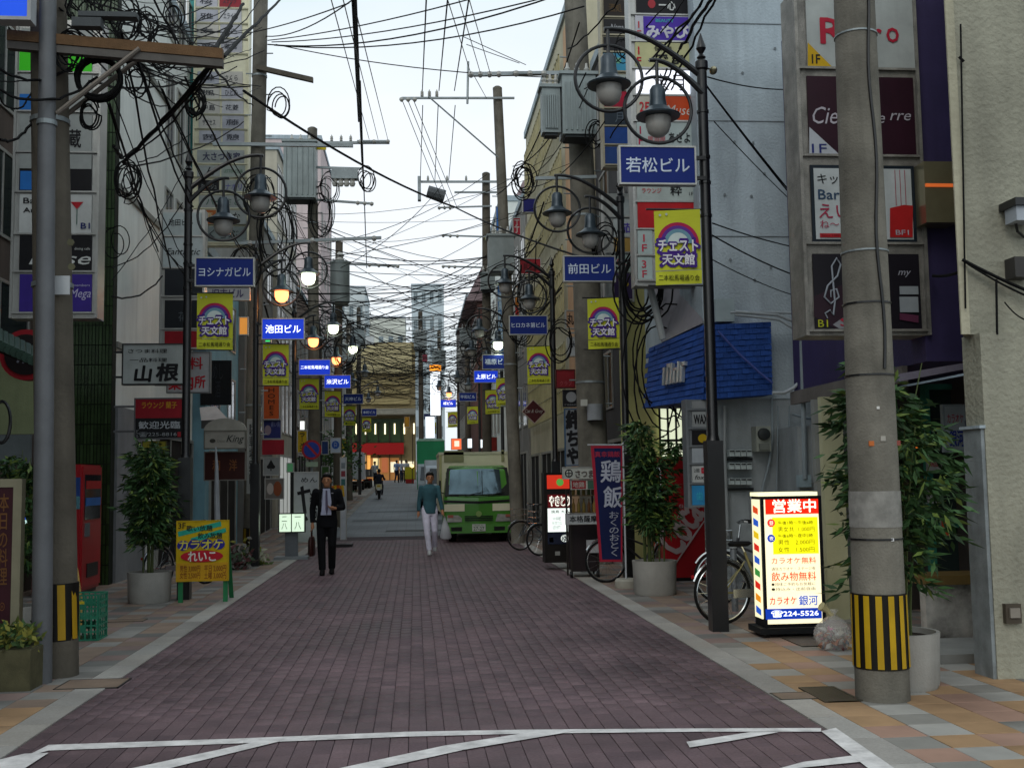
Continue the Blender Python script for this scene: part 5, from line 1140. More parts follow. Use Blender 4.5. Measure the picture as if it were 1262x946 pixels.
# red vending machine beside the green tiles (its front turned to the road)
def vending(label, x0, y0, x1, y1, zt, face_x, zb=0.06):
    t = thing('vending_machine', label, 'vending machine', ((x0+x1)/2, y0, 0))
    redp = M('vending_red', '#a8101c', .35, .15, 2, .03)
    part('cabinet', MB().box((x0, y0, zb), (x1, y1, zt)), redp, t)
    part('plinth', MB().box((x0+.03, y0+.03, 0), (x1-.03, y1-.03, zb-.002)), black, t)
    f = face_x; s_ = 1 if f > (x0+x1)/2 else -1
    part('door', MB().box((f, y0+.03, zb+.05), (f+s_*.03, y1-.03, zt-.03)), redp, t)
    part('display_window', MB().box((f+s_*.031, y0+.1, 1.1), (f+s_*.04, y1-.1, zt-.15)), E('#dcecf0', .5) if s_ < 0 else gdk, t)
    part('can_row', MB().box((f+s_*.041, y0+.14, 1.3), (f+s_*.05, y1-.14, 1.42)), P('#3a70b8'), t); part('can_row', MB().box((f+s_*.041, y0+.14, 1.55), (f+s_*.05, y1-.14, 1.67)), P('#b82a2a'), t)
    part('coin_panel', MB().box((f+s_*.031, y0+.12, .85), (f+s_*.045, y0+.35, 1.05)), steelgrey, t); part('flap', MB().box((f+s_*.031, y0+.25, .25), (f+s_*.045, y1-.2, .45)), black, t)
    return t
xv0, xv1 = W(80, 650, 16.6).x, W(101, 650, 16.6).x
v1 = vending('red vending machine seen edge-on beside the green tiled pier', xv0-.45, 16.6, xv1-.03, 17.6, W(100, 572, 16.6).z, xv1-.03)
x0, z0, x1, z1 = rect(91, 588, 99, 627, 16.6); part('sticker', MB().box((x0, 16.592, z0), (x1, 16.599, z1)), P('#2c4a8c'), v1); part('sticker', MB().box((x0, 16.588, z0), (x1, 16.591, z0+(z1-z0)*.4)), P('#5a8c98'), v1)
v2 = vending('red vending machine with huge white script beside the potted bamboo', W(820, 650, 16.7).x, 16.7, W(882, 650, 16.7).x, 17.5, W(850, 562, 16.7).z, W(820, 650, 16.7).x)
# script written up the side
a = math.radians(58)
U = Vector((math.cos(a), 0, math.sin(a))); V = Vector((-math.sin(a), 0, math.cos(a)))
wz = P('#b8a8a8')
O1 = W(831, 694, 16.685)
part('lettering', text_mb('Coca-Cola', 0, 0, 1.62, .50, 0, .035, .25, fr=(O1+Vector((.10, -.002, .10)), U, V)), wz, v2)
part('lettering', text_mb('Coke', 0, 0, .36, .1, 0, .0, .0, fr=(W(838, 650, 16.685), Vector((.18, 0, .98)), Vector((-.98, 0, .18)))), wz, v2)
part('swoosh', MB().tube([O1+Vector((.02, -.002, .0)), O1+U*.5+V*-.05, O1+U*.95+V*-.09], [.012, .02, .006], 4), wz, v2)
# --- truck side
wl = [('t', '1\nF', 787, 33, 792, 46, rd, .02)]
YS_ = 14.3
tower('sign_tower', 'tall stack of bright bar panels behind the first pair of ringed lamps', (778, -12, 860, 352), YS_, [
    (784, -8, 851, 17, P('#141318'), [('e', 803, 5, 5, 6, P('#a03038')), ('t', '一心', 812, 1, 832, 13, wh, .03)]),
    (783, 20, 851, 50, P('#b9b8c0'), [('r', 793, 21, 851, 50, P('#4a2fa0')), ('t', 'BEAUTY', 808, 24, 830, 28, P('#3ab0b0'), .02), ('t', 'みやび', 797, 32, 848, 47, P('#c9c9d4'), .06), ('t', '1\nF', 785, 27, 790, 46, rd, .01)]),
    (783, 53, 852, 83, P('#b9b78a'), [('t', '1\nF', 785, 58, 790, 80, rd, .03), ('t', '旬の味', 806, 57, 828, 64, bk, .01), ('t', 'でま', 806, 67, 842, 79, bk, .04)]),
    (784, 87, 854, 116, E('#f2f4ff', .85), [('t', '宝月', 805, 91, 843, 112, P('#17181c'), .0), ('t', 'バー', 785, 106, 794, 112, P('#17181c'))]),
    (785, 118, 855, 148, P('#b9b6a8'), [('r', 808, 119, 855, 148, P('#c24414')), ('t', 'Muse', 820, 130, 852, 142, P('#c9c0b8'), .0, .3), ('t', '2F', 788, 126, 800, 138, rd, .02)]),
    (785, 151, 856, 180, P('#aebab8'), [('t', '1\nF', 787, 156, 792, 178, P('#a8284a'), .02), ('t', '居酒屋', 798, 168, 820, 175, P('#b85a60'), .01), ('t', 'あさよ', 824, 164, 850, 176, bk, .02)]),
    (785, 184, 856, 222, grw), (785, 227, 858, 247, P('#aab4b0'), [('t', 'ラウンジ', 791, 232, 815, 238, rd, .01), ('t', '粋', 826, 229, 840, 241, bk, .02), ('t', '1F', 849, 237, 854, 241, bk)]),
    (786, 249, 858, 281, P('#b01820')),
    (786, 284, 804, 313, P('#a9b8b6'), [('t', '1\nF', 791, 289, 797, 310, P('#c03048'), .01)]),
    (786, 317, 804, 344, P('#a9b8b6'), [('t', '3\nF', 791, 321, 797, 342, P('#c03048'), .01)])], depth=.25)
tower('sign_tower', 'second darker stack of bar panels beyond the bright one', (741, -12, 777, 206), 17.4, [
    (744, 0, 772, 20, P('#241c16'), [('t', '酒処', 750, 5, 766, 15, P('#5c4626'))]), (744, 24, 773, 42, P('#1a1718'), [('t', 'Nana', 752, 30, 768, 37, P('#a0a0a4'), 0, .3)]), (744, 46, 773, 63, P('#1c1a1d')), (744, 66, 775, 87, P('#3c8cac'), [('e', 762, 75, 4, 4, P('#6aa88c'))]),
    (744, 92, 776, 110, P('#a6b0aa'), [('t', 'Do', 758, 99, 770, 107, bk, .03)]), (745, 113, 776, 132, P('#a81c38')), (745, 136, 776, 154, P('#2c3640'), [('t', '月', 758, 139, 768, 151, P('#5c6670'))]), (745, 157, 777, 177, P('#1f4488')), (745, 181, 777, 202, P('#24427a'))], depth=.22, frame=P('#a49c86'))
tower('sign_tower', 'narrow lower stack of pale panels with purple kanji beside the dark cable knot', (744, 238, 780, 372), 17.9, [(755, 246, 780, 266, P('#9fa8a8')), (756, 270, 780, 291, P('#a9b0b0'), [('t', '茄', 764, 275, 777, 287, P('#4a3a98'), .03)]), (757, 293, 780, 310, P('#a88848')), (757, 314, 781, 334, P('#9fb0aa'), [('t', 'COCO', 760, 319, 778, 327, P('#b03a50'), .02)]), (757, 337, 781, 368, P('#3a2c50'), [('e', 769, 350, 6, 4, P('#b09820'))])], depth=.2)
# tall sign tower behind the thick pole
YR = 9.75
big = tower('sign_tower', 'weathered silver cabinet of large bar signs behind the thick stained pole', (985, -12, 1137, 413), YR, [
    (994, -8, 1127, 83, P('#a5aaa8'), [('t', 'R', 1011, 23, 1040, 54, P('#a81c34'), .03), ('t', 'etr', 1046, 33, 1086, 54, P('#a81c34'), .03), ('t', 'o', 1092, 35, 1107, 53, P('#a81c34'), .02), ('p', [(995, 53), (1025, 83), (995, 83)], P('#c09a10')), ('t', '1F', 1000, 68, 1010, 79, bk, .02)]),
    (996, 95, 1127, 190, P('#2a0c1c'), [('t', 'Ciel', 1001, 132, 1040, 153, P('#a9a3ac'), .0, .3), ('t', 'et Te', 1044, 138, 1090, 152, P('#a9a3ac'), 0, .3), ('t', 'rre', 1096, 140, 1122, 149, P('#a9a3ac'), 0, .3), ('p', [(997, 157), (1033, 190), (997, 190)], P('#a9adb4')), ('t', '1F', 1000, 178, 1018, 189, nv, .01)]),
    (1000, 204, 1128, 298, P('#15202a'), [('r', 1004, 208, 1124, 295, P('#b4babb')), ('t', 'キッチン', 1007, 215, 1062, 227, bk, .01), ('t', 'Bar', 1008, 234, 1034, 246, P('#28405a'), .02), ('t', 'えいと', 1009, 252, 1066, 269, P('#a02848'), .01), ('t', 'ね〜ちゃん', 1010, 272, 1070, 282, P('#a02848')), ('r', 1010, 288, 1070, 293, P('#a81c24')), ('t', 'Since 1997', 1012, 289, 1034, 292, P('#6a1018')),
        ('p', [(1096, 257), (1113, 253), (1124, 254), (1124, 293), (1096, 293)], P('#a81c1e')), ('r', 1108.5, 210, 1109.2, 254, P('#a04858')), ('r', 1114.5, 210, 1115.2, 254, P('#a04858')), ('r', 1102.5, 210, 1103.2, 254, P('#a04858')), ('t', 'BF1', 1103, 284, 1119, 290, P('#a9a9b4'), .01)]),
    (1003, 313, 1134, 405, P('#17131c'), [('p', [(1003, 365), (1052, 345), (1052, 395), (1030, 405), (1003, 390)], P('#2c1824')), ('t', 'B1', 1008, 394, 1020, 403, P('#a8ac24'), .01), ('p', [(1026, 400), (1048, 385), (1060, 405), (1034, 405)], P('#7f7f84')), ('t', 'S', 1035, 392, 1048, 402, P('#a8243a'), .02),
        ('t', 'my', 1106, 334, 1122, 342, P('#9a9aa4'), 0, .3), ('r', 1108, 353, 1131, 363, P('#8d9397')), ('r', 1108, 366, 1131, 385, P('#8d9397')), ('p', [(1108, 386), (1131, 389), (1131, 398), (1108, 394)], P('#5c2c44'))])], frame=M('weathered_silver', '#94918a', .5, .5, 5, .3, metal=.4, streak=.4), depth=.35)
clef = [(1020, 392), (1017, 386), (1023, 382), (1027, 388), (1029, 372), (1027, 350), (1025, 328), (1031, 318), (1036, 326), (1032, 340), (1020, 352), (1016, 366), (1024, 374), (1034, 366), (1031, 356), (1024, 358), (1024, 366)]
part('clef_emblem', MB().tube([W(x, y, YR-.02) for x, y in clef], [.006]+[.009]*15+[.005], 6), P('#8d939c'), big, True)
t = thing('steel_wall_box', 'brushed steel box with a painted warm streak of reflected light on the purple cladding', 'box', W(1160, 275, 9.6))
x0, z0, x1, z1 = rect(1140, 199, 1179, 274, 9.55)
part('body', MB().box((x0, 9.55, z0), (x1, 9.79, z1)), silver, t); a, b_ = W(0, 232, 9.55).z, W(0, 225, 9.55).z
part('painted_reflection', MB().box((x0+.005, 9.54, W(1160, 230.5, 9.55).z), (x1-.005, 9.549, W(1160, 226.5, 9.55).z)), E('#c8602c', .55), t)  # glowing strip added to imitate a warm reflection on the steel
t = thing('flood_lamp', 'small white floodlight on the rough stucco wall at the picture edge', 'lamp', W(1256, 285, 8.2))
x0, z0, x1, z1 = rect(1251, 251, 1285, 272, 8.15); part('housing', MB().box((x0-.02, 8.1, z1-.02), (x1, 8.35, z1+.04)), black, t); part('lens', MB().box((x0, 8.13, z0), (x1, 8.3, z1-.021)), P('#a9b0b8'), t); part('arm', MB().tube([W(1252, 275, 8.25), W(1254, 285, 8.28), W(1262, 292, 8.34)], .012, 6), black, t)
t = thing('wall_bracket', 'dark bracket fixed to the stucco wall under the floodlight', 'bracket', W(1258, 340, 8.3)); x0, z0, x1, z1 = rect(1251, 316, 1275, 341, 8.2); part('body', MB().box((x0, 8.2, z0), (x1, 8.35, z1)), P('#3c3a38'), t)
t = thing('wall_socket', 'grey covered socket low on the stucco pier', 'socket', W(1249, 757, 8.22)); x0, z0, x1, z1 = rect(1240, 744, 1259, 768, 8.22)
mb = MB(); mb.box((x0, 8.22, z0), (x1, 8.269, z1)); part('plate', mb, P('#4e463c'), t); part('cover', MB().box((x0+.025, 8.2, z0+.045), (x1-.02, 8.219, z1-.03)), P('#8d867c'), t)
cs([(1184, 30, 8.32, 1190, 380, 8.32, 0, .008), (1150, 340, 9.7, 1195, 328, 8.4, .03, .014), (1186, 320, 8.3, 1275, 362, 8.25, .01, .014), (1188, 322, 8.3, 1278, 370, 8.25, .02, .009), (1228, 344, 8.27, 1229, 412, 8.27, 0, .01), (1238, 372, 8.27, 1268, 395, 8.27, .03, .006), (1182, 70, 8.32, 1188, 76, 8.32, 0, .012)], 'dark cable clipped across the beige stucco wall', 'cables clipped to the stucco wall')
# shop signs in the entrance
signbox('sign_box', 'white hanging karaoke sign with red and blue characters in the shop entrance', 'sign', (1163, 498, 1192, 557), 10.9, P('#b0bcc2'), [('t', 'カラオケ', 1167, 510, 1187, 521, P('#a81c34'), .01), ('t', '銀河', 1170, 530, 1188, 550, P('#28389c'), .02)], frame=P('#9aa6ac'), depth=.06)
t = thing('round_sign', 'purple arched sign with a pale rim beside the hanging karaoke sign', 'sign', W(1205, 528, 10.8)); c = W(1205, 520, 10.8)
part('face', MB().lathe((c.x, 10.8, c.z), [(.12, 0), (.12, .04)], 20, 'y'), P('#241a48'), t); part('rim', MB().tube([(c.x+.125*math.cos(a), 10.79, c.z+.125*math.sin(a)) for a in [k*math.pi/10 for k in range(20)]], .008, 5, closed=True), P('#a9a4b8'), t); part('lettering', text_mb('寿司屋', c.x-.09, c.z-.08, c.x+.09, c.z-.03, 10.796), P('#54488c'), t)
signbox('poster', 'small white poster with red characters on the entrance glass', 'poster', (1142, 560, 1162, 580), 11.5, P('#aeb0ae'), [('t', '焼酎', 1145, 565, 1159, 575, P('#a8303c'), .01)], depth=.02, fw=.004)
signbox('poster', 'pale poster low on the entrance glass behind bamboo leaves', 'poster', (1142, 600, 1162, 620), 11.5, P('#a3a6a4'), depth=.02, fw=.004)
signbox('poster', 'orange and white poster with a pointed figure at the entrance', 'poster', (1160, 640, 1170, 660), 11.4, P('#b54c2c'), depth=.02, fw=.004)
signbox('sign_box', 'orange glowing name plate inside the dark entrance', 'lit sign', (1128, 548, 1168, 552), 12.3, E('#e07028', .9), depth=.03, fw=.004)
# lit karaoke box
Ys = 10.75
t = signbox('lit_sign_box', 'glowing karaoke price box with red header and blue telephone footer', 'lit sign', (940, 611, 1015, 772), Ys, E('#fff3c8', .88), [
    ('r', 943, 613, 1012, 633, E('#e8220c', .9)), ('t', '営業中', 952, 615, 1005, 631, E('#fffbe8', 1.1), .02),
    ('r', 952, 637, 1008, 682, E('#f2ec10', .95)), ('e', 950, 644, 5, 5, E('#d8322c', .8)), ('e', 950, 663, 5, 5, E('#2844a8', .8)), ('t', '昼', 947.5, 641.5, 952.5, 646.5, E('#fff6e0', 1)), ('t', '夜', 947.5, 660.5, 952.5, 665.5, E('#fff6e0', 1)),
    ('t', '午後1時〜午後6時', 958, 641, 1001, 646, P('#4a4410'), .01), ('t', '男女共  1,000円', 958, 648, 1003, 655, P('#5a4410'), .0), ('t', '午後6時〜夜中2時', 958, 657, 1001, 662, P('#4a4410'), .01), ('t', '男性   2,000円', 958, 664, 1003, 671, P('#5a4410'), 0), ('t', '女性   1,500円', 958, 673, 1003, 680, P('#5a4410'), 0),
    ('t', 'カラオケ無料', 950, 686, 1005, 694, E('#d8481c', .8), .01), ('t', '通信カラオケ・ステージ有', 950, 698, 1004, 702, P('#6c6450')), ('t', '飲み物無料', 950, 704, 1005, 715, E('#d8481c', .8), .01),
    ('t', '●団体ご予約もお気軽に', 950, 717, 1004, 721, P('#4c483c')), ('t', '●持込み・出前自由', 950, 723, 1004, 727, P('#4c483c')), ('t', 'カラオケ', 948, 735, 981, 744, E('#d8281c', .8), .02), ('t', '銀河', 984, 733, 1007, 745, E('#2858c0', .7), .02),
    ('r', 943, 749, 1012, 762, E('#1038a8', .7)), ('t', '☎224-5526', 950, 751, 1008, 759.5, E('#f2f6ff', 1.1), .02)], frame=P('#101216'), depth=.30, fw=.03)
x0, z0, x1, z1 = rect(940, 611, 1015, 772, Ys)
part('top_light', MB().box((x0-.02, Ys+.02, z1+.002), (x1-.03, Ys+.28, z1+.04)), E('#fbf6c8', .9), t)
part('side_panel', MB().box((x0-.012, Ys+.03, z0+.08), (x0-.001, Ys+.27, z1-.03)), E('#f2e9c0', .9), t)
for i, c_ in enumerate(['#d8481c', '#2858c0', '#e8c01c', '#d8281c', '#2858c0', '#3a8c40', '#d8281c', '#e8901c', '#2858c0']):
    z = z1-.12-i*.125; part('side_print', MB().prism([(x0-.0135, Ys+.06, z), (x0-.0135, Ys+.22, z+.03), (x0-.0135, Ys+.22, z-.04), (x0-.0135, Ys+.06, z-.06)], (-.001, 0, 0)), E(c_, .7), t)
part('plinth', MB().box((x0-.06, Ys-.06, .04), (x1+.05, Ys+.36, z0-.002)), P('#1a1c1e'), t)
for a in (x0, x1-.06):
    for b_ in (Ys, Ys+.25): part('caster', MB().lathe((a, b_, .03), [(.03, 0), (.03, .04)], 10, 'x'), black, t)
# navy chicken rice banner
nb = thing('nobori_banner', 'navy vertical banner with red border and big white kanji on a white pole', 'banner', (W(769, 715, 15.9).x, 15.9, 0))
Yb = 15.9; px_ = W(769, 600, Yb).x
part('pole', MB().tube([(px_, Yb, .1), (px_, Yb, W(769, 545, Yb).z)], .014, 8), P('#b4b8bc'), nb)
part('crossbar', MB().tube([W(724, 548, Yb), W(772, 548, Yb)], .011, 6), P('#b4b8bc'), nb)
q = [W(728, 549, Yb-.01), W(767, 549, Yb-.01), W(767, 692, Yb-.01), W(739, 692, Yb-.01)]
part('border', MB().prism(q, (0, .004, 0)), P('#a01c34'), nb)
q = [W(732, 552, Yb-.01), W(765, 552, Yb-.01), W(765, 689, Yb-.01), W(742, 689, Yb-.01)]
part('cloth', MB().prism([p-Vector((0, .003, 0)) for p in q], (0, .002, 0)), P('#141d48', .8), nb)
decorate(nb, [('t', '真幸鶏飯', 733, 556, 764, 563, P('#a02840'), .02), ('t', '鶏', 740, 567, 765, 594, P('#a9acba'), .02, .05), ('t', '飯', 744, 599, 766, 625, P('#a9acba'), .02, .05), ('t', 'お\nく\nの\nお\nと\nく', 751, 630, 763, 685, P('#9a9dac'), .01)], Yb-.008)
c = G(769, 724); part('foot', MB().loft([((px_, Yb, 0), .16, .16), ((px_, Yb, .02), .17, .17), ((px_, Yb, .11), .165, .165), ((px_, Yb, .14), .14, .14)], 20), P('#a5a296'), nb, True)
# satsuma boards and the lit yakitori box
signbox('sign_board', 'white board with round crest and brown lettering behind the navy banner', 'sign board', (693, 575, 735, 590), 17.6, P('#a9aca4'), [('e', 701, 583, 5, 5, bk), ('e', 701, 583, 3.6, 3.6, P('#a9aca4')), ('r', 700.4, 578, 701.6, 588, bk), ('r', 696.5, 582.4, 705.5, 583.6, bk), ('t', 'さつま', 709, 579, 731, 588, P('#4a3a34'), .02)], depth=.05, fw=.01)
signbox('sign_board', 'pair of red and green label plates under the crest board', 'sign board', (703, 591, 733, 603), 17.62, P('#b0b0a8'), [('r', 704.5, 592, 722, 602, P('#8e2a30')), ('t', '地鶏', 706, 593.5, 720, 600.5, P('#b9b0a8'), .01), ('r', 724, 592, 733, 602, P('#3a5a4a'))], depth=.04, fw=.006)
signbox('sign_board', 'long white board with black kanji halfway down the display stand', 'sign board', (697, 632, 738, 646), 17.4, P('#a9adae'), [('t', '本格薩摩', 702, 635, 736, 643, bk, .02)], depth=.04, fw=.008)
t = thing('display_stand', 'dark wire display stand with bottles and a white card on the pavement', 'display stand', (W(715, 700, 17.7).x, 17.7, 0))
x0, z0, x1, z1 = rect(703, 603, 738, 702, 17.7); mb = MB()
for x in (x0, x1-.03):
    for y in (17.7, 18.2): mb.box((x, y, 0), (x+.03, y+.03, z1))
part('stand_frame', mb, P('#2a2420'), t); part('lower_cabinet', MB().box((x0+.032, 17.72, .1), (x1-.032, 18.2, W(0, 660, 17.7).z)), P('#241c1e'), t)
for k in range(3): part('shelf', MB().box((x0+.032, 17.74, .75+k*.28), (x1-.032, 18.18, .765+k*.28)), P('#5c4c34'), t)
for k in range(3):
    for i in range(5): part('bottle', MB().lathe((x0+.08+i*.085, 17.85, .766+k*.28), [(.026, 0), (.028, .12), (.01, .17), (.01, .22)], 8), P(random.choice(['#5c3a1c', '#6b5c2a', '#8c7038', '#3c4a2a', '#7c6048'])), t, True)
a_, b_, c_, d_ = rect(723, 665, 738, 681, 17.65); part('card', MB().box((a_, 17.66, b_), (c_, 17.68, d_)), P('#a9aaac'), t)
for x in (x0, x1-.03): part('wheel', MB().lathe((x-.02, 17.7, .06), [(.05, 0), (.05, .03)], 10, 'x'), black, t)
t = signbox('lit_sign_box', 'tall black yakitori box with glowing white price panel', 'lit sign', (671, 582, 704, 693), 19.4, P('#17120f'), [
    ('r', 674, 585, 702, 602, E('#c8301c', .6)), ('e', 690, 594, 4.5, 4.5, E('#4a8c3a', .8)), ('r', 675, 609, 702, 625, P('#8e1c22')), ('t', 'やきとり', 677, 611, 702, 623, E('#f0ece0', .9), .06), ('t', 'やきとり', 678, 612, 701, 622, bk, .01),
    ('r', 675, 626, 702, 655, E('#e8f2ec', .95)), ('t', '焼鳥 大将', 679, 628, 701, 632, P('#1f1f1f'), .01), ('t', '一本一本手焼き\nもも かわ つくね\nねぎま 砂ずり', 680, 636, 692, 652, P('#3a4a44')), ('r', 675, 656, 702, 670, P('#1c2238')), ('e', 696, 663, 5, 4.5, E('#e8f0e8', .8)), ('t', 'ゆ', 693, 659.5, 699, 667, P('#1c2238'), .02), ('r', 677, 662, 682, 668, P('#a82028')), ('r', 684, 679, 690, 684, P('#8c8c88'))], frame=P('#17120f'), depth=.4)
# vertical and small signs farther along the truck side
signbox('sign_box', 'round white emblem on a black square sign beside the thick pole', 'sign', (694, 480, 714, 501), 21.2, bk, [('e', 704, 489, 6.5, 6.5, P('#8f9092')), ('t', 'reject', 696, 497, 713, 500.5, P('#77787a'), .01)], frame=bk, depth=.1)
signbox('sign_board', 'tall grey vertical sign with huge brushed black characters beside the thick pole', 'sign', (696, 503, 716, 574), 21.0, P('#85898e'), [('t', '絆', 698, 506, 714, 528, bk, .06), ('t', 'ち', 699, 531, 713, 549, bk, .06), ('t', 'ゃ', 699, 552, 713, 571, bk, .06)], frame=P('#3c5a78'), depth=.08)
signbox('sign_box', 'deep red square sign right of the dark lamp post, below apricot wall', 'sign', (685, 455, 709, 478), 22.2, P('#7a1820'), [('t', 'クラブ', 690, 469, 705, 475, P('#a04a50'), .01)], frame=P('#4a1216'))
bpy.data.objects['sign_box'].get('label')
t = thing('diamond_sign', 'maroon diamond shaped bar sign with cream script', 'sign', W(659, 520, 23.9)); pts = [W(643, 507, 23.9), W(659, 522, 23.9), W(673, 507, 23.9), W(657, 492, 23.9)]
part('frame', MB().prism(pts, (0, .1, 0)), P('#a8948a'), t); cc = sum(pts, Vector())/4; part('panel', MB().prism([cc+(p-cc)*.92-Vector((0, .004, 0)) for p in pts], (0, .01, 0)), P('#431012'), t); part('lettering', text_mb('Cat & Grey', cc.x-.2, cc.z-.05, cc.x+.2, cc.z+.05, 23.89, 0, .3), P('#a8a09a'), t)
signbox('sign_board', 'pale angled board with thin black writing above the diamond sign', 'sign', (646, 428, 684, 443), 25.4, P('#8f938c'), [('t', '七福', 652, 432, 676, 439, P('#2c302e'))], depth=.1)
for nme, lab, q, Y, face, its in [
    ('sign_box', 'red chevron shaped sign board on the yellow building above the small lamps', (640, 318, 667, 338), 27.5, P('#94202c'), [('t', '居酒屋', 645, 324, 662, 333, P('#4c1018'), .02)]),
    ('sign_box', 'blue round lantern-like sign under the ringed lamp of the second post', (644, 244, 661, 262), 27.9, P('#2a2c7c'), []),
    ('sign_box', 'red and white vertical sign beside the tapering pole', (632, 268, 642, 290), 27.8, P('#a4283a'), [('t', '丁\n丁', 634, 271, 640, 287, wh, .02)]),
    ('sign_box', 'long bright blue vertical strip sign behind the tapering pole', (613, 350, 621, 450), 33, P('#2c62a0'), [('t', '焼\n酎\n蔵', 614.5, 360, 619.5, 430, P('#a9c0d0'), .02)]),
    ('sign_box', 'short blue plate high on the dull grey building', (611, 254, 616, 286), 37.0, P('#2c68b0'), []),
    ('sign_box', 'orange white vertical sign below the glass lamps of the third post', (634, 352, 640, 392), 30, P('#b8702c'), [('r', 635, 354, 639, 366, wh), ('r', 635, 378, 639, 388, P('#b82c2c'))]),
    ('sign_box', 'outlined black hexagon sign on the apricot wall', (697, 382, 709, 405), 22.6, P('#a8866a'), [('t', '丸', 699, 386, 707, 400, P('#241814'), .02)]),
    ('sign_board', 'white cut-corner board on the apricot wall behind the yellow banner', (699, 415, 714, 439), 22.5, P('#a4a8aa'), [('t', '大', 703, 420, 711, 430, P('#3c4044'), .01)]),
    ('lit_sign', 'tall glowing white vertical sign down the far truck side', (530, 458, 543, 512), 66, E('#eef6ff', 1.3), []),
    ('lit_sign', 'orange glowing cap sign on top of the tall white vertical sign', (529, 449, 544, 457), 66, E('#ff9a28', 1.1), [('t', '〜〜〜', 531, 451, 542, 455, P('#6a2c10'), .03)]),
    ('lit_sign', 'lower glowing white vertical sign with smudged lettering', (524, 513, 536, 540), 64, E('#e4ecf4', 1.2), []),
    ('lit_sign', 'bright white square sign behind the dark lamp post over the cargo box', (576, 504, 583, 516), 52, E('#f4faff', 1.3), []),
    ('lit_sign', 'warm white shop sign glowing at street level above the cargo box roof', (576, 540, 582, 552), 50, E('#dff4ff', 1.4), []),
    ('lit_sign', 'orange red glowing lantern shop sign over the cargo box', (556, 540, 569, 554), 56, E('#e86a40', .9), [('r', 560, 543, 566, 550, E('#ffd8c0', 1))]),
    ('lit_sign', 'small bright white sign near the lamp post over the truck cargo roof', (592, 541, 598, 552), 46, E('#f0fbff', 1.5), []),
    ('sign_box', 'dark red vertical panel between lit shopfronts above the cargo roof', (602, 538, 613, 556), 42, P('#7c241c'), []),
    ('sign_box', 'brown grey vertical sign on the far tall building', (516, 420, 524, 445), 70, P('#7c7a80'), []),
    ('sign_box', 'dull red round-topped vertical sign far up the truck side', (520, 436, 527, 446), 68, P('#8c3a4c'), []),
    ('sign_box', 'tiny yellow and red banner sign near the junction', (498, 513, 505, 526), 84, P('#c08a2c'), []),
    ('sign_box', 'small white direction sign high on the grey far building', (450, 414, 461, 425), 80, P('#d8dcdc'), []),
    ('lit_sign', 'row of small glowing white shop panels beyond the noodle sign', (369, 518, 376, 530), 34, E('#f4f8f0', 1.2), []),
    ('lit_sign', 'green neon scribble sign below the glowing blue name sign', (326, 412, 334, 422), 24, E('#30d070', 1.1), []),
    ('lit_sign', 'small lit grey panel beneath the long glowing blue sign', (369, 470, 379, 477), 34, E('#dfe8e8', .8), []),
    ('sign_box', 'yellow sign with red heart beside the junction shops', (420, 540, 430, 553), 60, P('#c0a81c'), []),
    ('sign_box', 'dark blue small plate on the pole beside the pedestrian sign', (396, 543, 405, 560), 34, P('#22386a'), []),
    ('sign_box', 'green small panel near the no-parking disc post', (396, 574, 406, 588), 34.2, P('#3a5c2c'), []),
    ('lit_sign', 'dark green lit bar sign deep behind the white board', (353, 570, 362, 582), 27, E('#3a6a48', .5), [])]:
    signbox(nme, lab, 'lit sign' if nme == 'lit_sign' else 'sign', q, Y, face, its, depth=.15 if Y < 40 else .3, fw=.02)
# boards on the light corner of the blue canopy: mailbox tower
tower('sign_column', 'grey post of small shop plates under the blue canopy corner', (846, 492, 874, 625), 13.75, [(853, 494, 872, 503, P('#85888a')), (853, 507, 873, 526, P('#8f9394'), [('t', 'WAX', 855, 511, 872, 522, bk, .03)]), (853, 530, 873, 548, bk, [('e', 866, 540, 6, 5.5, P('#b09418'))]), (853, 552, 873, 570, P('#9fa6ad')), (853, 574, 873, 594, P('#b0b4b4'), [('t', '2階', 855, 577, 862, 582, bk), ('t', '➡', 864, 576, 872, 583, P('#b01c30')), ('t', 'foxy', 856, 585, 872, 592, bk, 0, .3)]), (853, 598, 873, 622, P('#2c84b8'), [('t', '歯', 858, 606, 866, 616, P('#3ab0c8'))])], frame=steelgrey, depth=.2)
# letter boxes
t = thing('letter_box_rack', 'rack of small white letter boxes in three rows on the grey wall', 'letter boxes', W(914, 600, 13.8)); bx_ = P('#a9b4b4')
for r_, py in enumerate((554, 570, 589)):
    for i in range(4):
        x0, z0, x1, z1 = rect(899+i*7.1, py, 905.2+i*7.1, py+8, 13.85); b__ = part('letter_box', MB().box((x0, 13.85, z0), (x1, 14.0, z1)), bx_, t); part('flap', MB().box((x0+.005, 13.842, z1-.025), (x1-.005, 13.849, z1-.01)), bk, b__)
x0, z0, x1, z1 = rect(897, 548, 928, 604, 13.97); 
part('back_rail', MB().box((x0, 13.97, z0), (x1, 14.013, z0+.03)), P('#2c2e30'), t); part('back_rail', MB().box((x0, 13.97, z1-.2), (x1, 14.013, z1-.17)), P('#2c2e30'), t)
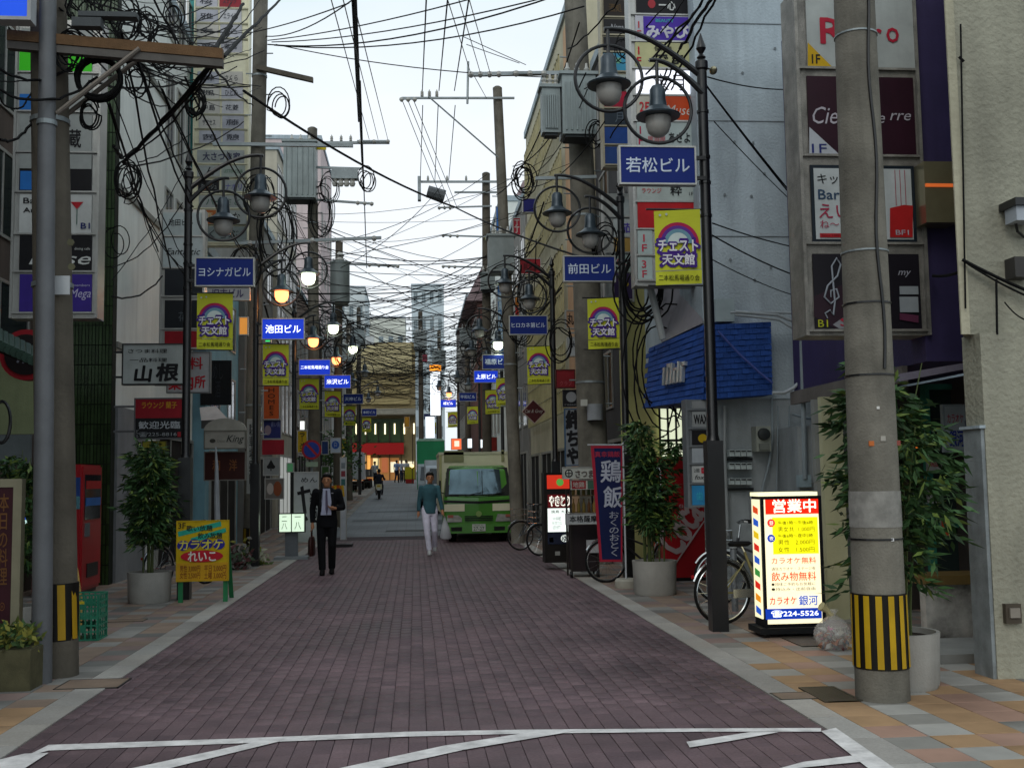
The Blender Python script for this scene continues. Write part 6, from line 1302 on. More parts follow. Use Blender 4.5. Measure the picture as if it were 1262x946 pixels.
# meter boxes, pipes and conduits
def meter(label, q, Y=13.8):
    x0, z0, x1, z1 = rect(*q, Y); t = thing('electric_meter', label, 'meter', ((x0+x1)/2, Y, z0))
    part('case', MB().box((x0, Y, z0), (x1, Y+.2, z1)), P('#8d9188'), t); part('dial_cover', MB().lathe(((x0+x1)/2, Y-.07, (z0+z1)/2+.06), [(.03, 0), (.075, .015), (.08, .07)], 16, 'y'), P('#2b2f30'), t, True)
    part('terminal_cover', MB().box((x0+.03, Y-.03, z0+.02), (x1-.03, Y-.001, z0+.1)), P('#6c706a'), t)
meter('electric meter with dark dial above the lit karaoke box', (932, 525, 950, 556))
x0, z0, x1, z1 = rect(882, 368, 905, 396, 13.7); t = single('junction_box', 'pale grey junction box at the top of the blue canopy', 'box', MB().box((x0, 13.7, z0), (x1, 13.98, z1)), P('#9aa8ac'))
x0, z0, x1, z1 = rect(985, 585, 1000, 600, 13.1); single('junction_box', 'small light grey box on the vertical conduit by the bamboo', 'box', MB().box((x0, 13.1, z0), (x1, 13.2, z1)), P('#8da0a8'))
x0, z0, x1, z1 = rect(924, 610, 932, 638, 13.95); single('junction_box', 'narrow white plate on the wall behind the bicycle handlebars', 'box', MB().box((x0, 13.9, z0), (x1, 13.98, z1)), P('#a3a8aa'))
pipe = M('grey_conduit', '#7f8a90', .5, .2, 3, .05)
def pipe_(label, pts, r, Y=13.9, mat=None):
    single('conduit_pipe', label, 'pipe', MB().tube([W(x, y, Y) for x, y in pts], r, 8), mat or pipe, 'conduits on the grey wall', smooth=True)
pipe_('vertical pale conduit running down the grey wall to the small box', [(988, 420), (990, 500), (992, 590)], .03, 13.1)
pipe_('curving white conduit below the blue canopy corner', [(952, 484), (966, 484), (978, 478), (990, 466), (1002, 455), (1013, 450)], .022, 13.3, P('#a4abb0'))
pipe_('upper pale conduit reaching the junction box over the canopy', [(906, 384), (930, 386), (958, 388), (978, 396), (986, 408)], .022, 13.6, P('#9aa2a6'))
pipe_('second pale conduit bundled over the canopy', [(906, 388), (935, 391), (960, 394), (975, 403), (986, 412)], .016, 13.6, P('#9aa2a6'))
pipe_('third conduit along the canopy top edge', [(900, 385), (945, 385), (990, 386)], .016, 13.6, P('#9aa2a6'))
pipe_('thin conduit sloping across the blue tiles', [(885, 408), (910, 435), (935, 458), (952, 472)], .014, 13.62, P('#4c5a9c'))
pipe_('looping thin conduit beside the meter', [(951, 490), (952, 540), (948, 570), (940, 600), (936, 650)], .014)
pipe_('dangling thin conduit between canopy and shaft', [(973, 500), (972, 530), (976, 560), (985, 572), (995, 576)], .011)
pipe_('horizontal conduit into the bamboo', [(976, 510), (992, 515), (1008, 516), (1022, 508)], .014)
pipe_('thin vertical wire pipe by the meter', [(959, 500), (958, 560), (957, 600), (948, 640)], .009)
pipe_('downpipe beside the letter boxes', [(893, 500), (893, 560), (897, 660)], .022, 13.93, P('#8d9294'))
pipe_('broad slanted downpipe on the silver clad wall', [(799, 345), (809, 385), (817, 418)], .05, 14.7, P('#8f9494'))
for q in ((1009, 495, 1022, 505), (1011, 535, 1022, 548)):
    x0, z0, x1, z1 = rect(*q, 12.9); single('junction_box', 'dark meter box among the bamboo leaves, ' + ('upper' if q[1] < 500 else 'lower') + ' of two', 'box', MB().box((x0, 12.9, z0), (x1+.1, 13.1, z1)), P('#33383a'))
# silver clad slanted wall above the canopy
mb = MB(); mb.prism([W(800, 350, 15.5), W(862, 300, 15.2), W(866, 398, 13.95), W(815, 422, 15.2)], (.25, .25, 0)); single('cladding_panel', 'silvery ribbed cladding panel over the front of the blue canopy', 'cladding', mb, M('silver_clad', '#8c878c', .4, .2, 2, .05, metal=.3, streak=.3))
# pale yellow wall sliver beyond the awning
mb = MB(); mb.box((W(790, 450, 19.0).x, 18.96, 0), (W(835, 450, 19.0).x, 19.05, 5.4)); single('yellow_wall', 'pale yellow wall sliver between the dark post and the blue canopy', 'wall', mb, M('lemon_wall', '#a8a670', .8, .15, streak=.2))
# wall light on the first post
c = W(879, 87, 11.3); t = thing('spot_lamp', 'small silver spot lamp clipped to the first truck-side post', 'lamp', c); part('body', MB().ell(c, (.045, .06, .045), 10, 6), silver, t, True); part('clip', MB().tube([c, W(866, 82, 11.3)], .01, 6), black, t)
# ================================================================== PLANTS
leafm = [M('bamboo_leaf_%d' % i, c, .5, .4, 9, .05) for i, c in enumerate(['#2f4a28', '#44643a', '#263d20', '#6a7d3c'])]
stemm = M('bamboo_stem', '#4f5a34', .6, .3, 5)
def bamboo(label, c, y, planter_r, planter_h, z1, halfw, n=2600, sqr=False, leafl=.12, seed=1, clump=9):
    rd_ = random.Random(seed)
    t = thing('potted_bamboo', label, 'potted plant', (c, y, 0))
    pm = M('planter_grey', '#9c9a94', .75, .2, 3, .2, streak=.25)
    if sqr: part('planter', MB().box((c-planter_r, y-planter_r, 0), (c+planter_r, y+planter_r, planter_h)), pm, t)
    else: part('planter', MB().lathe((c, y, 0), [(planter_r*.9, 0), (planter_r*.96, .04), (planter_r, planter_h-.06), (planter_r*1.02, planter_h), (planter_r*.92, planter_h), (planter_r*.9, planter_h-.05)], 28), pm, t, True)
    part('soil', MB().lathe((c, y, planter_h-.07), [(planter_r*.85, 0), (planter_r*.85, .03)], 16), M('soil', '#2a2018', .95), t)
    fo = MB(); 
    for s_ in range(clump):
        a = rd_.uniform(0, 6.28); r = planter_r*.5*rd_.random()
        bx_, by_ = c+r*math.cos(a), y+r*math.sin(a); top = planter_h+(z1-planter_h)*rd_.uniform(.7, 1.0)
        lean = halfw*rd_.uniform(.1, .55); tx_, ty_ = bx_+lean*math.cos(a), by_+lean*math.sin(a)*.8
        path = [Vector((bx_+(tx_-bx_)*q**2, by_+(ty_-by_)*q**2, planter_h-.05+(top-planter_h+.05)*q)) for q in [k/8 for k in range(9)]]
        part('stem', MB().tube(path, [.012-.001*k for k in range(9)], 5), stemm, t)
        for k in range(int(n/clump/14)):
            q = rd_.uniform(.18, 1)**.8; i = min(7, int(q*8)); p = path[i].lerp(path[i+1], q*8-i)
            b_ = rd_.uniform(0, 6.28); L_ = halfw*rd_.uniform(.25, .85)*(1-.45*max(0, q-.6)/.4)
            tip = p+Vector((L_*math.cos(b_), L_*math.sin(b_), rd_.uniform(-.08, .18)*.8))
            for m in range(14):
                f = rd_.uniform(.25, 1.05); lp = p.lerp(tip, f)+Vector((rd_.uniform(-.03, .03), rd_.uniform(-.03, .03), rd_.uniform(-.05, .03)))
                d = Vector((math.cos(b_)+rd_.uniform(-.9, .9), math.sin(b_)+rd_.uniform(-.9, .9), rd_.uniform(-1.1, .25))).normalized(); s = d.cross(Vector((rd_.uniform(-1, 1), rd_.uniform(-1, 1), .6))).normalized()*leafl*.13
                l_ = leafl*rd_.uniform(.6, 1.2); fo.mi = rd_.choice([0, 0, 1, 1, 2, 2, 3])
                fo.add([lp, lp+d*l_*.4+s, lp+d*l_, lp+d*l_*.4-s], [(0, 1, 2, 3)])
    part('foliage', fo, leafm, t)
    return t
bamboo('leafy bamboo in a round grey planter before the green tiled pier', W(182, 725, 15.4).x, 15.5, .29, W(182, 706, 15.2).z, 2.35, .42, 5200, seed=3, leafl=.13)
bamboo('bushy bamboo in a round pale planter beside the big red vending machine', W(808, 715, 14.9).x, 14.95, .30, W(808, 691, 14.8).z, 2.4, .34, 5200, seed=5, leafl=.13)
cb = W(1105, 860, 8.1)
bamboo('tall loose bamboo in a square planter right behind the thick stained pole', W(1105, 800, 8.2).x, 8.15, .29, W(1100, 783, 7.9).z, 2.5, .56, 2900, seed=9, leafl=.14, clump=12)
bamboo('dark leafy bush between the grey pipe and the red framed menu board', W(15, 640, 12.6).x, 12.6, .28, .3, 2.05, .5, 2600, seed=12, leafl=.13)
# low planter at the picture edge
t = thing('planter_box', 'low mossy stone planter with dull yellow green leaves by the grey pipe', 'planter', (W(15, 825, 9.2).x, 9.2, 0))
x0, x1 = W(-40, 820, 9.1).x, W(40, 820, 9.1).x; zt = W(15, 800, 9.1).z
part('box', MB().box((x0, 9.05, 0), (x1, 9.5, zt)), M('mossy_stone', '#55523c', .9, .4, 5), t)
fo = MB()
for i in range(420):
    p = Vector((random.uniform(x0, x1), random.uniform(9.05, 9.5), zt+random.uniform(0, .16))); d = Vector((random.uniform(-1, 1), random.uniform(-1, 1), random.uniform(-.4, .8))).normalized(); s = d.orthogonal().normalized()*.018; fo.mi = random.randrange(3)
    fo.add([p, p+d*.03+s, p+d*.08, p+d*.03-s], [(0, 1, 2, 3)])
part('foliage', fo, [M('leaf_ochre', '#7d7a34'), M('leaf_olive', '#56602c'), M('leaf_green', '#38502a')], t)
for (lab, px, py, Y, n, cols) in [('small mound of yellow flowers and rubbish at the foot of the black lamp post', 306, 688, 22, 130, ['#8c8a3c', '#6c7a3c', '#a8a890', '#4a5a2c']), ('low dark shrub in pots behind the yellow karaoke board', 290, 690, 21, 120, ['#5c3a3a', '#3a4a34', '#6b6a64']),
                                ('green tree top rising beyond the blue pedestrian sign', 412, 560, 38, 500, ['#33502a', '#48662f', '#26401f'])]:
    c = W(px, py, Y); fo = MB(); R_ = .28 if n < 300 else .9
    for i in range(n*2):
        p = c+Vector((random.gauss(0, R_*.5), random.gauss(0, R_*.4), random.gauss(0, R_*.45))); 
        if n < 300: p.z = abs(p.z-.02)+.0
        d = Vector((random.uniform(-1, 1), random.uniform(-1, 1), random.uniform(-.5, 1))).normalized(); s = d.orthogonal().normalized()*.04; fo.mi = random.randrange(len(cols))
        fo.add([p, p+d*.05+s, p+d*.13, p+d*.05-s], [(0, 1, 2, 3)])
    t = thing('plant', lab, 'plant', (c.x, Y, gz(Y) if n > 300 else 0)); part('foliage', fo, [M('lf'+q[1:], q) for q in cols], t)
    part('stem', MB().tube([(c.x, Y, gz(Y) if n > 300 else 0), (c.x, Y, c.z)], .04, 6), stemm, t)
# ================================================================== CRATES, BAG, SMALL THINGS
def crate(label, x, y, z, w_, d_, h):
    t = thing('crate', label, 'crate', (x, y, z), 'green plastic crates stacked by the striped pole'); m = M('crate_green', '#2f7a60', .45, .2, 6, .05)
    part('base', MB().box((x-w_/2+.012, y-d_/2+.012, z), (x+w_/2-.012, y+d_/2-.012, z+.015)), m, t)
    for s_ in (-1, 1):
        mb = MB(); yy = y+s_*d_/2
        for q in (.0, .35, .62, .93): mb.box((x-w_/2, yy-.006, z+h*q), (x+w_/2, yy+.006, z+h*(q+.07)))
        for i in range(7): xx = x-w_/2+.01+(w_-.02)*i/6; mb.box((xx-.008, yy-.005, z+h*.07), (xx+.008, yy+.005, z+h*.93))
        mb.box((x-w_*.18, yy-.008, z+h*.42), (x+w_*.18, yy-.0061 if s_ < 0 else yy+.008, z+h*.62)); part('side', mb, m, t)
        mb = MB(); xx = x+s_*w_/2
        for q in (.0, .35, .62, .93): mb.box((xx-.0065, y-d_/2+.007, z+h*q), (xx+.0065, y+d_/2-.007, z+h*(q+.07)))
        for i in range(5): y2 = y-d_/2+.02+(d_-.04)*i/4; mb.box((xx-.005, y2-.008, z+h*.07), (xx+.005, y2+.008, z+h*.93))
        part('side', mb, m, t)
    return t
xc = W(100, 780, 11.9).x
crate('green plastic crate at the bottom of the stack by the striped pole', xc, 12.0, 0.005, .38, .34, .235)
t = crate('green plastic crate with a yellow label, on top of the other', xc, 12.0, .242, .38, .34, .235)
part('label', MB().box((xc+.0, 11.818, .38), (xc+.05, 11.822, .41)), P('#c0b030'), t)
t = thing('traffic_cone', 'faded ochre traffic cone tip showing between pole and vending machine', 'cone', (W(94, 730, 13).x, 13, 0)); part('body', MB().lathe((W(94, 730, 13).x, 13, 0), [(.14, 0), (.14, .03), (.11, .031), (.015, .66), (.01, .67)], 16), P('#b09050'), t, True)
# rubbish bag
gb = G(1032, 790); gb = Vector((W(1027, 780, 9.9).x, 9.9, 0))
rr_ = random.Random(4)
def blob(mb, c, r, jit, n=26, k=16, pinch=None):
    vs = []
    for i in range(k+1):
        f = i/k
        for j in range(n):
            q = 2*math.pi*j/n; a = math.sin(math.pi*f) if pinch is None else pinch(f); a = max(a, .01)
            w_ = 1+jit*(math.sin(q*3+f*5+c[0])+.7*math.sin(q*7+f*11)+.5*math.sin(q*13-f*17))
            vs.append((c[0]+r[0]*a*math.cos(q)*w_, c[1]+r[1]*a*math.sin(q)*w_, c[2]+r[2]*f))
    fs = [(i*n+j, i*n+(j+1) % n, (i+1)*n+(j+1) % n, (i+1)*n+j) for i in range(k) for j in range(n)]+[tuple(range(n))[::-1], tuple(k*n+j for j in range(n))]
    mb.add(vs, fs); return mb
bagm = M('bag_film', '#dcdad4', .25, .2, 9, .6, fine=14)
bb_ = bagm.node_tree.nodes['Principled BSDF']; bb_.inputs['Alpha'].default_value = .34
t = thing('rubbish_bag', 'knotted translucent rubbish bag slumped beside the lit karaoke sign', 'rubbish bag', gb)
prof = lambda f: .72+.5*math.sin(min(1, f/.35)*1.4) if f < .35 else max(.16, 1.21*(1-((f-.35)/.55)**2.2)) if f < .87 else .16+(f-.87)*1.2
part('film', blob(MB(), (gb.x, gb.y, .005), (.145, .125, .36), .055, pinch=prof), bagm, t, True)
ct_ = MB(); 
for i in range(110):
    a = rr_.uniform(0, 6.28); r = .115*math.sqrt(rr_.random()); p = Vector((gb.x+r*math.cos(a), gb.y+r*math.sin(a), .03+.17*rr_.random())); s = rr_.uniform(.02, .045); ct_.mi = rr_.choice([0, 1, 2, 3, 4, 4, 5])
    ct_.prism([p+Vector((rr_.uniform(-s, s), rr_.uniform(-s, s), rr_.uniform(-s, s))) for _ in range(4)], (rr_.uniform(-s, s), s*.6, rr_.uniform(-s, s)))
part('contents', ct_, [P('#b0581c'), P('#c4508c'), P('#c8c8c4'), P('#4a5c70'), P('#a9a394'), P('#6c2c30')], t, stuff=True)
part('knot', MB().tube([(gb.x-.01, gb.y, .31), (gb.x-.05, gb.y, .36), (gb.x-.11, gb.y-.01, .40)], [.03, .025, .045], 7), P('#c2b98c'), t, True)
# ================================================================== BICYCLES
def bicycle(label, loc, rz, color='#2c3036', basket=True, scale=1.0, group=None):
    """points along +x"""
    t = thing('bicycle', label, 'bicycle', (0, 0, 0), group)
    fm = P(color, .35); chrome = M('chrome', '#b4b8ba', .2, .1, metal=.9, bump=0); rub = M('rubber', '#111112', .8, bump=.05); R0 = .33
    for k, x in enumerate((0, 1.08)):
        w_ = part('wheel', MB().tube([(x+(R0-.014)*math.cos(a), 0, R0+(R0-.014)*math.sin(a)) for a in [i*math.pi/20 for i in range(40)]], .016, 7, closed=True), rub, t, True)
        part('rim', MB().tube([(x+(R0-.036)*math.cos(a), 0, R0+(R0-.036)*math.sin(a)) for a in [i*math.pi/20 for i in range(40)]], .009, 5, closed=True), chrome, w_, True)
        mb = MB()
        for i in range(16):
            a = i*math.pi/8; mb.tube([(x, .02*(-1)**i, R0), (x+(R0-.04)*math.cos(a), 0, R0+(R0-.04)*math.sin(a))], .002, 3)
        part('spokes', mb, chrome, w_); part('hub', MB().lathe((x, -.04, R0), [(.02, 0), (.02, .08)], 8, 'y'), chrome, w_)
        part('mudguard', MB().tube([(x+(R0+.02)*math.cos(a), 0, R0+(R0+.02)*math.sin(a)) for a in [R(15+i*12) for i in range(13)]] if k == 0 else [(x+(R0+.02)*math.cos(a), 0, R0+(R0+.02)*math.sin(a)) for a in [R(30+i*12) for i in range(11)]], .014, 5), chrome, t, True)
    bbk, seat, head, headt = Vector((.45, 0, .29)), Vector((.27, 0, .74)), Vector((.88, 0, .66)), Vector((.84, 0, .82))
    mb = MB(); mb.tube([bbk, seat], .016, 8); mb.tube([bbk, head], .019, 8); mb.tube([bbk+Vector((-.1, 0, .23)), head+Vector((-.01, 0, .06))], .016, 8); mb.tube([Vector((0, .04, R0)), bbk], .01, 6); mb.tube([Vector((0, -.04, R0)), bbk], .01, 6); mb.tube([Vector((0, .04, R0)), seat-Vector((0, 0, .1))], .008, 6); mb.tube([Vector((0, -.04, R0)), seat-Vector((0, 0, .1))], .008, 6); mb.tube([head, headt], .02, 8)
    part('frame', mb, fm, t, True)
    mb = MB()
    for s_ in (-1, 1): mb.tube([head, head+Vector((.02, s_*.05, -.02)), Vector((1.08, s_*.05, R0))], .011, 6)
    part('fork', mb, fm, t, True)
    mb = MB(); mb.tube([headt, headt+Vector((-.03, 0, .18))], .012, 6); mb.tube([headt+Vector((-.2, -.27, .2)), headt+Vector((-.06, -.24, .21)), headt+Vector((.0, -.1, .19)), headt+Vector((-.02, 0, .18)), headt+Vector((.0, .1, .19)), headt+Vector((-.06, .24, .21)), headt+Vector((-.2, .27, .2))], .011, 6); part('handlebar', mb, chrome, t, True)
    for s_ in (-1, 1): part('grip', MB().tube([headt+Vector((-.2, s_*.27, .2)), headt+Vector((-.1, s_*.255, .207))], .016, 6), rub, t)
    part('saddle', MB().loft([((.2, 0, .80), .11, .07), ((.22, 0, .83), .14, .085), ((.22, 0, .85), .11, .065)], 12), rub, t, True); part('seat_post', MB().tube([seat, (.24, 0, .8)], .012, 6), chrome, t)
    if basket:
        mb = MB(); a, b_ = Vector((.93, -.16, .68)), Vector((1.25, .16, .92))
        for z in (a.z, (a.z+b_.z)/2, b_.z): mb.tube([(a.x, a.y, z), (b_.x, a.y, z), (b_.x, b_.y, z), (a.x, b_.y, z)], .005, 4, closed=True)
        for i in range(6):
            f = i/5
            for y in (a.y, b_.y): mb.tube([(a.x+(b_.x-a.x)*f, y, a.z), (a.x+(b_.x-a.x)*f, y, b_.z)], .003, 3)
            for x in (a.x, b_.x): mb.tube([(x, a.y+(b_.y-a.y)*f, a.z), (x, a.y+(b_.y-a.y)*f, b_.z)], .003, 3)
            mb.tube([(a.x+(b_.x-a.x)*f, a.y, a.z), (a.x+(b_.x-a.x)*f, b_.y, a.z)], .003, 3)
        part('basket', mb, chrome, t)
    part('chain_guard', MB().box((.1, -.05, .27), (.52, -.035, .36)), chrome, t); 
    mb = MB(); mb.tube([bbk, bbk+Vector((.1, -.08, -.13))], .008, 5); mb.tube([bbk, bbk+Vector((-.1, .08, .13))], .008, 5); mb.cbox(bbk+Vector((.1, -.11, -.13)), (.09, .07, .02)); mb.cbox(bbk+Vector((-.1, .11, .13)), (.09, .07, .02)); part('crank', mb, chrome, t)
    part('stand', MB().tube([(0, .05, R0), (-.06, .16, .0)], .008, 5), chrome, t)
    part('rear_reflector', MB().lathe((-.35, 0, .5), [(.02, 0), (.02, .02)], 8, 'x'), P('#b01c20'), t)
    t.location = loc; t.rotation_euler = (0, 0, rz); t.scale = (scale,)*3
    return t
c = G(893, 770)
bicycle('silver bicycle with yellowish frame half hidden by the black post and lit sign', (W(893, 760, 11.75).x, 11.8, 0), R(12), '#8a8458', basket=False, scale=1.04)
bicycle('dark bicycle with a wire basket in front of the red vending machine', (W(1000, 730, 13.4).x, 13.5, 0), R(168), '#3a3c40')
bicycle('bicycle with chrome front mudguard beside the truck side pavement, first of the pair', (W(650, 672, 24.4).x+.9, 25.2, 0), R(200), '#2c3440')
bicycle('bicycle parked close behind the yakitori box, second of the pair', (W(665, 675, 22.8).x+1.0, 23.4, 0), R(205), '#30363c')
bicycle('dark bicycle behind the navy banner and the round planter', (W(800, 700, 16.8).x+.4, 16.9, 0), R(186), '#2b2d30', basket=False)
bicycle('black bicycle wheel peeping past the potted bamboo by the karaoke board', (W(197, 700, 17.3).x, 17.2, 0), R(60), '#1c1d20', basket=False)
# post with cap behind the bicycle
t = thing('bollard', 'grey capped steel bollard behind the silver bicycle', 'bollard', (W(905, 720, 12.9).x, 12.9, 0)); cx_ = W(905, 720, 12.9).x; part('post', MB().lathe((cx_, 12.9, 0), [(.04, 0), (.04, .72), (.03, .74)], 12), steelgrey, t, True); part('cap', MB().lathe((cx_, 12.9, .741), [(.045, 0), (.045, .04), (.02, .06)], 12), P('#9aa0a2'), t, True)
# ================================================================== THE GREEN TRUCK
def truck():
    Y0 = 28.3; xa, xb = W(544, 640, Y0).x, W(634, 640, Y0).x; k = Y0/F
    def z(py): return W(590, py, Y0).z
    t = thing('delivery_truck', 'green and cream box truck parked facing the camera', 'truck', ((xa+xb)/2, Y0, 0))
    cream = M('truck_cream', '#d2cfb2', .45, .12, 2, .03); green = M('truck_green', '#47802f', .22, .12, 2, .02); dg = M('truck_dark', '#14160f', .4)
    x = lambda px: W(px, 620, Y0).x
    zb0 = z(640); Yb = Y0+1.35
    kb = Yb/F; bx0, bx1 = W(541.5, 600, Yb).x, W(635.5, 600, Yb).x; bz1 = W(590, 557.5, Yb).z
    part('cargo_box', MB().box((bx0, Yb, .75), (bx1, Yb+3.4, bz1)), cream, t)
    part('box_trim', MB().box((bx0-.015, Yb-.02, bz1-.05), (bx1+.015, Yb+3.42, bz1+.02)), P('#c4c2a8'), t)
    for sx in (bx0, bx1-.07): part('corner_post', MB().box((sx, Yb-.025, .75), (sx+.07, Yb-.002, bz1-.052)), P('#aaa878'), t)
    part('front_patch', MB().box((bx0+.13, Yb-.02, W(0, 577, Yb).z), (bx0+.66, Yb-.003, W(0, 562, Yb).z)), P('#8a8a66'), t)
    part('front_patch', MB().box((bx1-.38, Yb-.02, W(0, 577, Yb).z), (bx1-.3, Yb-.003, W(0, 562, Yb).z)), P('#8a8a66'), t)
    # cab: loft of cross sections front->back; front face leans back above the belt
    L_ = [( .30, 0.0, .0), (.62, -.01, .0), (.98, -.02, .02), (1.14, .0, .03), (1.22, .06, .04), (1.82, .36, .12), (1.92, .46, .16), (1.97, .7, .2)]
    vs = []; xc0, xc1 = x(546), x(633)
    for (zz_, yo, ins) in L_:
        b_ = .08
        for (px_, py_) in ((xc0+ins, Yb-.1), (xc0+ins, Y0+yo+b_), (xc0+ins+b_, Y0+yo), ((xc0+xc1)/2, Y0+yo-.04), (xc1-ins-b_, Y0+yo), (xc1-ins, Y0+yo+b_), (xc1-ins, Yb-.1)): vs.append((px_, py_, zz_))
    n = 7; fs = [(i*n+j, i*n+(j+1) % n, (i+1)*n+(j+1) % n, (i+1)*n+j) for i in range(len(L_)-1) for j in range(n)]+[tuple(range(n))[::-1], tuple((len(L_)-1)*n+j for j in range(n))]
    part('cab', MB().add(vs, fs), green, t)
    # windscreen with black surround
    def on(px, zz_, off=.0):
        # point on the front surface at height zz_
        for a, b_ in zip(L_, L_[1:]):
            if a[0] <= zz_ <= b_[0]:
                f = (zz_-a[0])/(b_[0]-a[0]); yo = a[1]+(b_[1]-a[1])*f; break
        else: yo = L_[-1][1]
        mid = (xc0+xc1)/2; fx = abs(px-mid)/((xc1-xc0)/2)
        return Vector((px, Y0+yo-.04*(1-fx)-off, zz_))
    m_ = (xc0+xc1)/2
    sur = [on(xc0+.04, 1.19, .012), on(m_, 1.16, .016), on(xc1-.04, 1.19, .012), on(xc1-.12, 1.91, .012), on(m_, 1.93, .016), on(xc0+.12, 1.91, .012)]
    part('windscreen_surround', MB().prism(sur, (0, .02, .0)), dg, t)
    gl = [on(xc0+.15, 1.24, .03), on(m_, 1.22, .034), on(xc1-.30, 1.24, .03), on(xc1-.33, 1.87, .03), on(m_, 1.89, .034), on(xc0+.2, 1.87, .03)]
    part('windscreen', MB().prism(gl, (0, .015, 0)), M('windscreen_glass', '#64777f', .06, .4, 1.5, 0, metal=.7), t)
    part('screen_divider', MB().prism([on(m_+.10, 1.24, .045), on(m_+.115, 1.24, .045), on(m_+.125, 1.84, .045), on(m_+.11, 1.84, .045)], (0, .01, 0)), dg, t)
    for a in (-.35, .25): part('wiper', MB().tube([on(m_+a, 1.19, .05), on(m_+a+.28, 1.25, .055), on(m_+a+.42, 1.27, .055)], .012, 5), dg, t)
    part('dark_belt', MB().prism([on(xc0+.02, 1.03, .02), on(m_, .99, .02), on(xc1-.02, 1.03, .02), on(xc1-.02, 1.09, .02), on(m_, 1.05, .02), on(xc0+.02, 1.09, .02)], (0, .02, 0)), dg, t)
    for a, b_ in ((xc0+.03, m_-.36), (m_+.36, xc1-.03)): part('cream_panel', MB().prism([on(a, .80, .012), on(b_, .80, .012), on(b_, .985, .012), on(a, .985, .012)], (0, .012, 0)), cream, t)
    part('emblem', MB().lathe((m_, Y0-.10, .73), [(.075, 0), (.06, .02)], 18, 'y'), P('#7f9a58'), t)
    for q in (.56, .61, .66): part('grille_slat', MB().box((m_-.36, Y0-.075, q), (m_+.36, Y0-.055, q+.02)), dg, t)
    for s_ in (-1, 1):
        xe = m_+s_*.62; w_ = .38
        hl = part('headlight', MB().prism([(xe-w_/2, Y0-.05, .53), (xe+w_/2, Y0-.04, .53), (xe+w_/2, Y0-.02, .70), (xe-w_/2*(1 if s_ < 0 else .7), Y0-.05, .72 if s_ > 0 else .70)], (0, .04, 0)), M('headlight_glass', '#a9a9a2', .12, .3, 8, 0, metal=.3), t)
        part('indicator', MB().box((xe+s_*.12-.05, Y0-.058, .64), (xe+s_*.12+.09, Y0-.049, .71)), P('#a05a4c'), hl)
        part('foglight', MB().box((m_+s_*.55-.16, Y0-.07, .30), (m_+s_*.55+.12, Y0-.055, .40)), dg, t)
        part('mirror', MB().cbox((m_+s_*.98, Y0+.1, 1.42), (.05, .12, .34)), dg, t); part('mirror_arm', MB().tube([(m_+s_*.86, Y0+.15, 1.25), (m_+s_*.98, Y0+.1, 1.3)], .014, 5), dg, t)
        for yy in (Y0+.75, Y0+3.9):
            wh_ = part('wheel', MB().lathe((m_+s_*.66-.1, yy, .34), [(.25, 0), (.34, .02), (.34, .2), (.25, .22)], 24, 'x'), M('rubber', '#111112', .8), t, True); part('rim', MB().lathe((m_+s_*.66-.11 if s_ < 0 else m_+s_*.66+.11, yy, .34), [(.2, 0), (.2, .02)], 18, 'x'), alu, wh_)
        part('side_window', MB().box((xc0+.098 if s_ < 0 else xc1-.105, Y0+.5, 1.3), (xc0+.107 if s_ < 0 else xc1-.096, Yb-.25, 1.8)), gdk, t)
    part('bumper', MB().box((xc0, Y0-.06, .24), (xc1, Y0+.1, .46)), green, t)
    part('chassis', MB().box((m_-.45, Y0+.2, .3), (m_+.45, Yb+3.3, .74)), dg, t)
    pl = part('number_plate', MB().box((m_-.17, Y0-.085, .29), (m_+.17, Y0-.07, .47)), P('#b9bdb4'), t)
    part('lettering', text_mb('鹿児島 400', m_-.11, .42, m_+.11, .45, Y0-.088), P('#3a5c44'), pl); part('lettering', text_mb('27-27', m_-.14, .31, m_+.14, .40, Y0-.088, .02), P('#3a5c44'), pl)
    return t
truck()
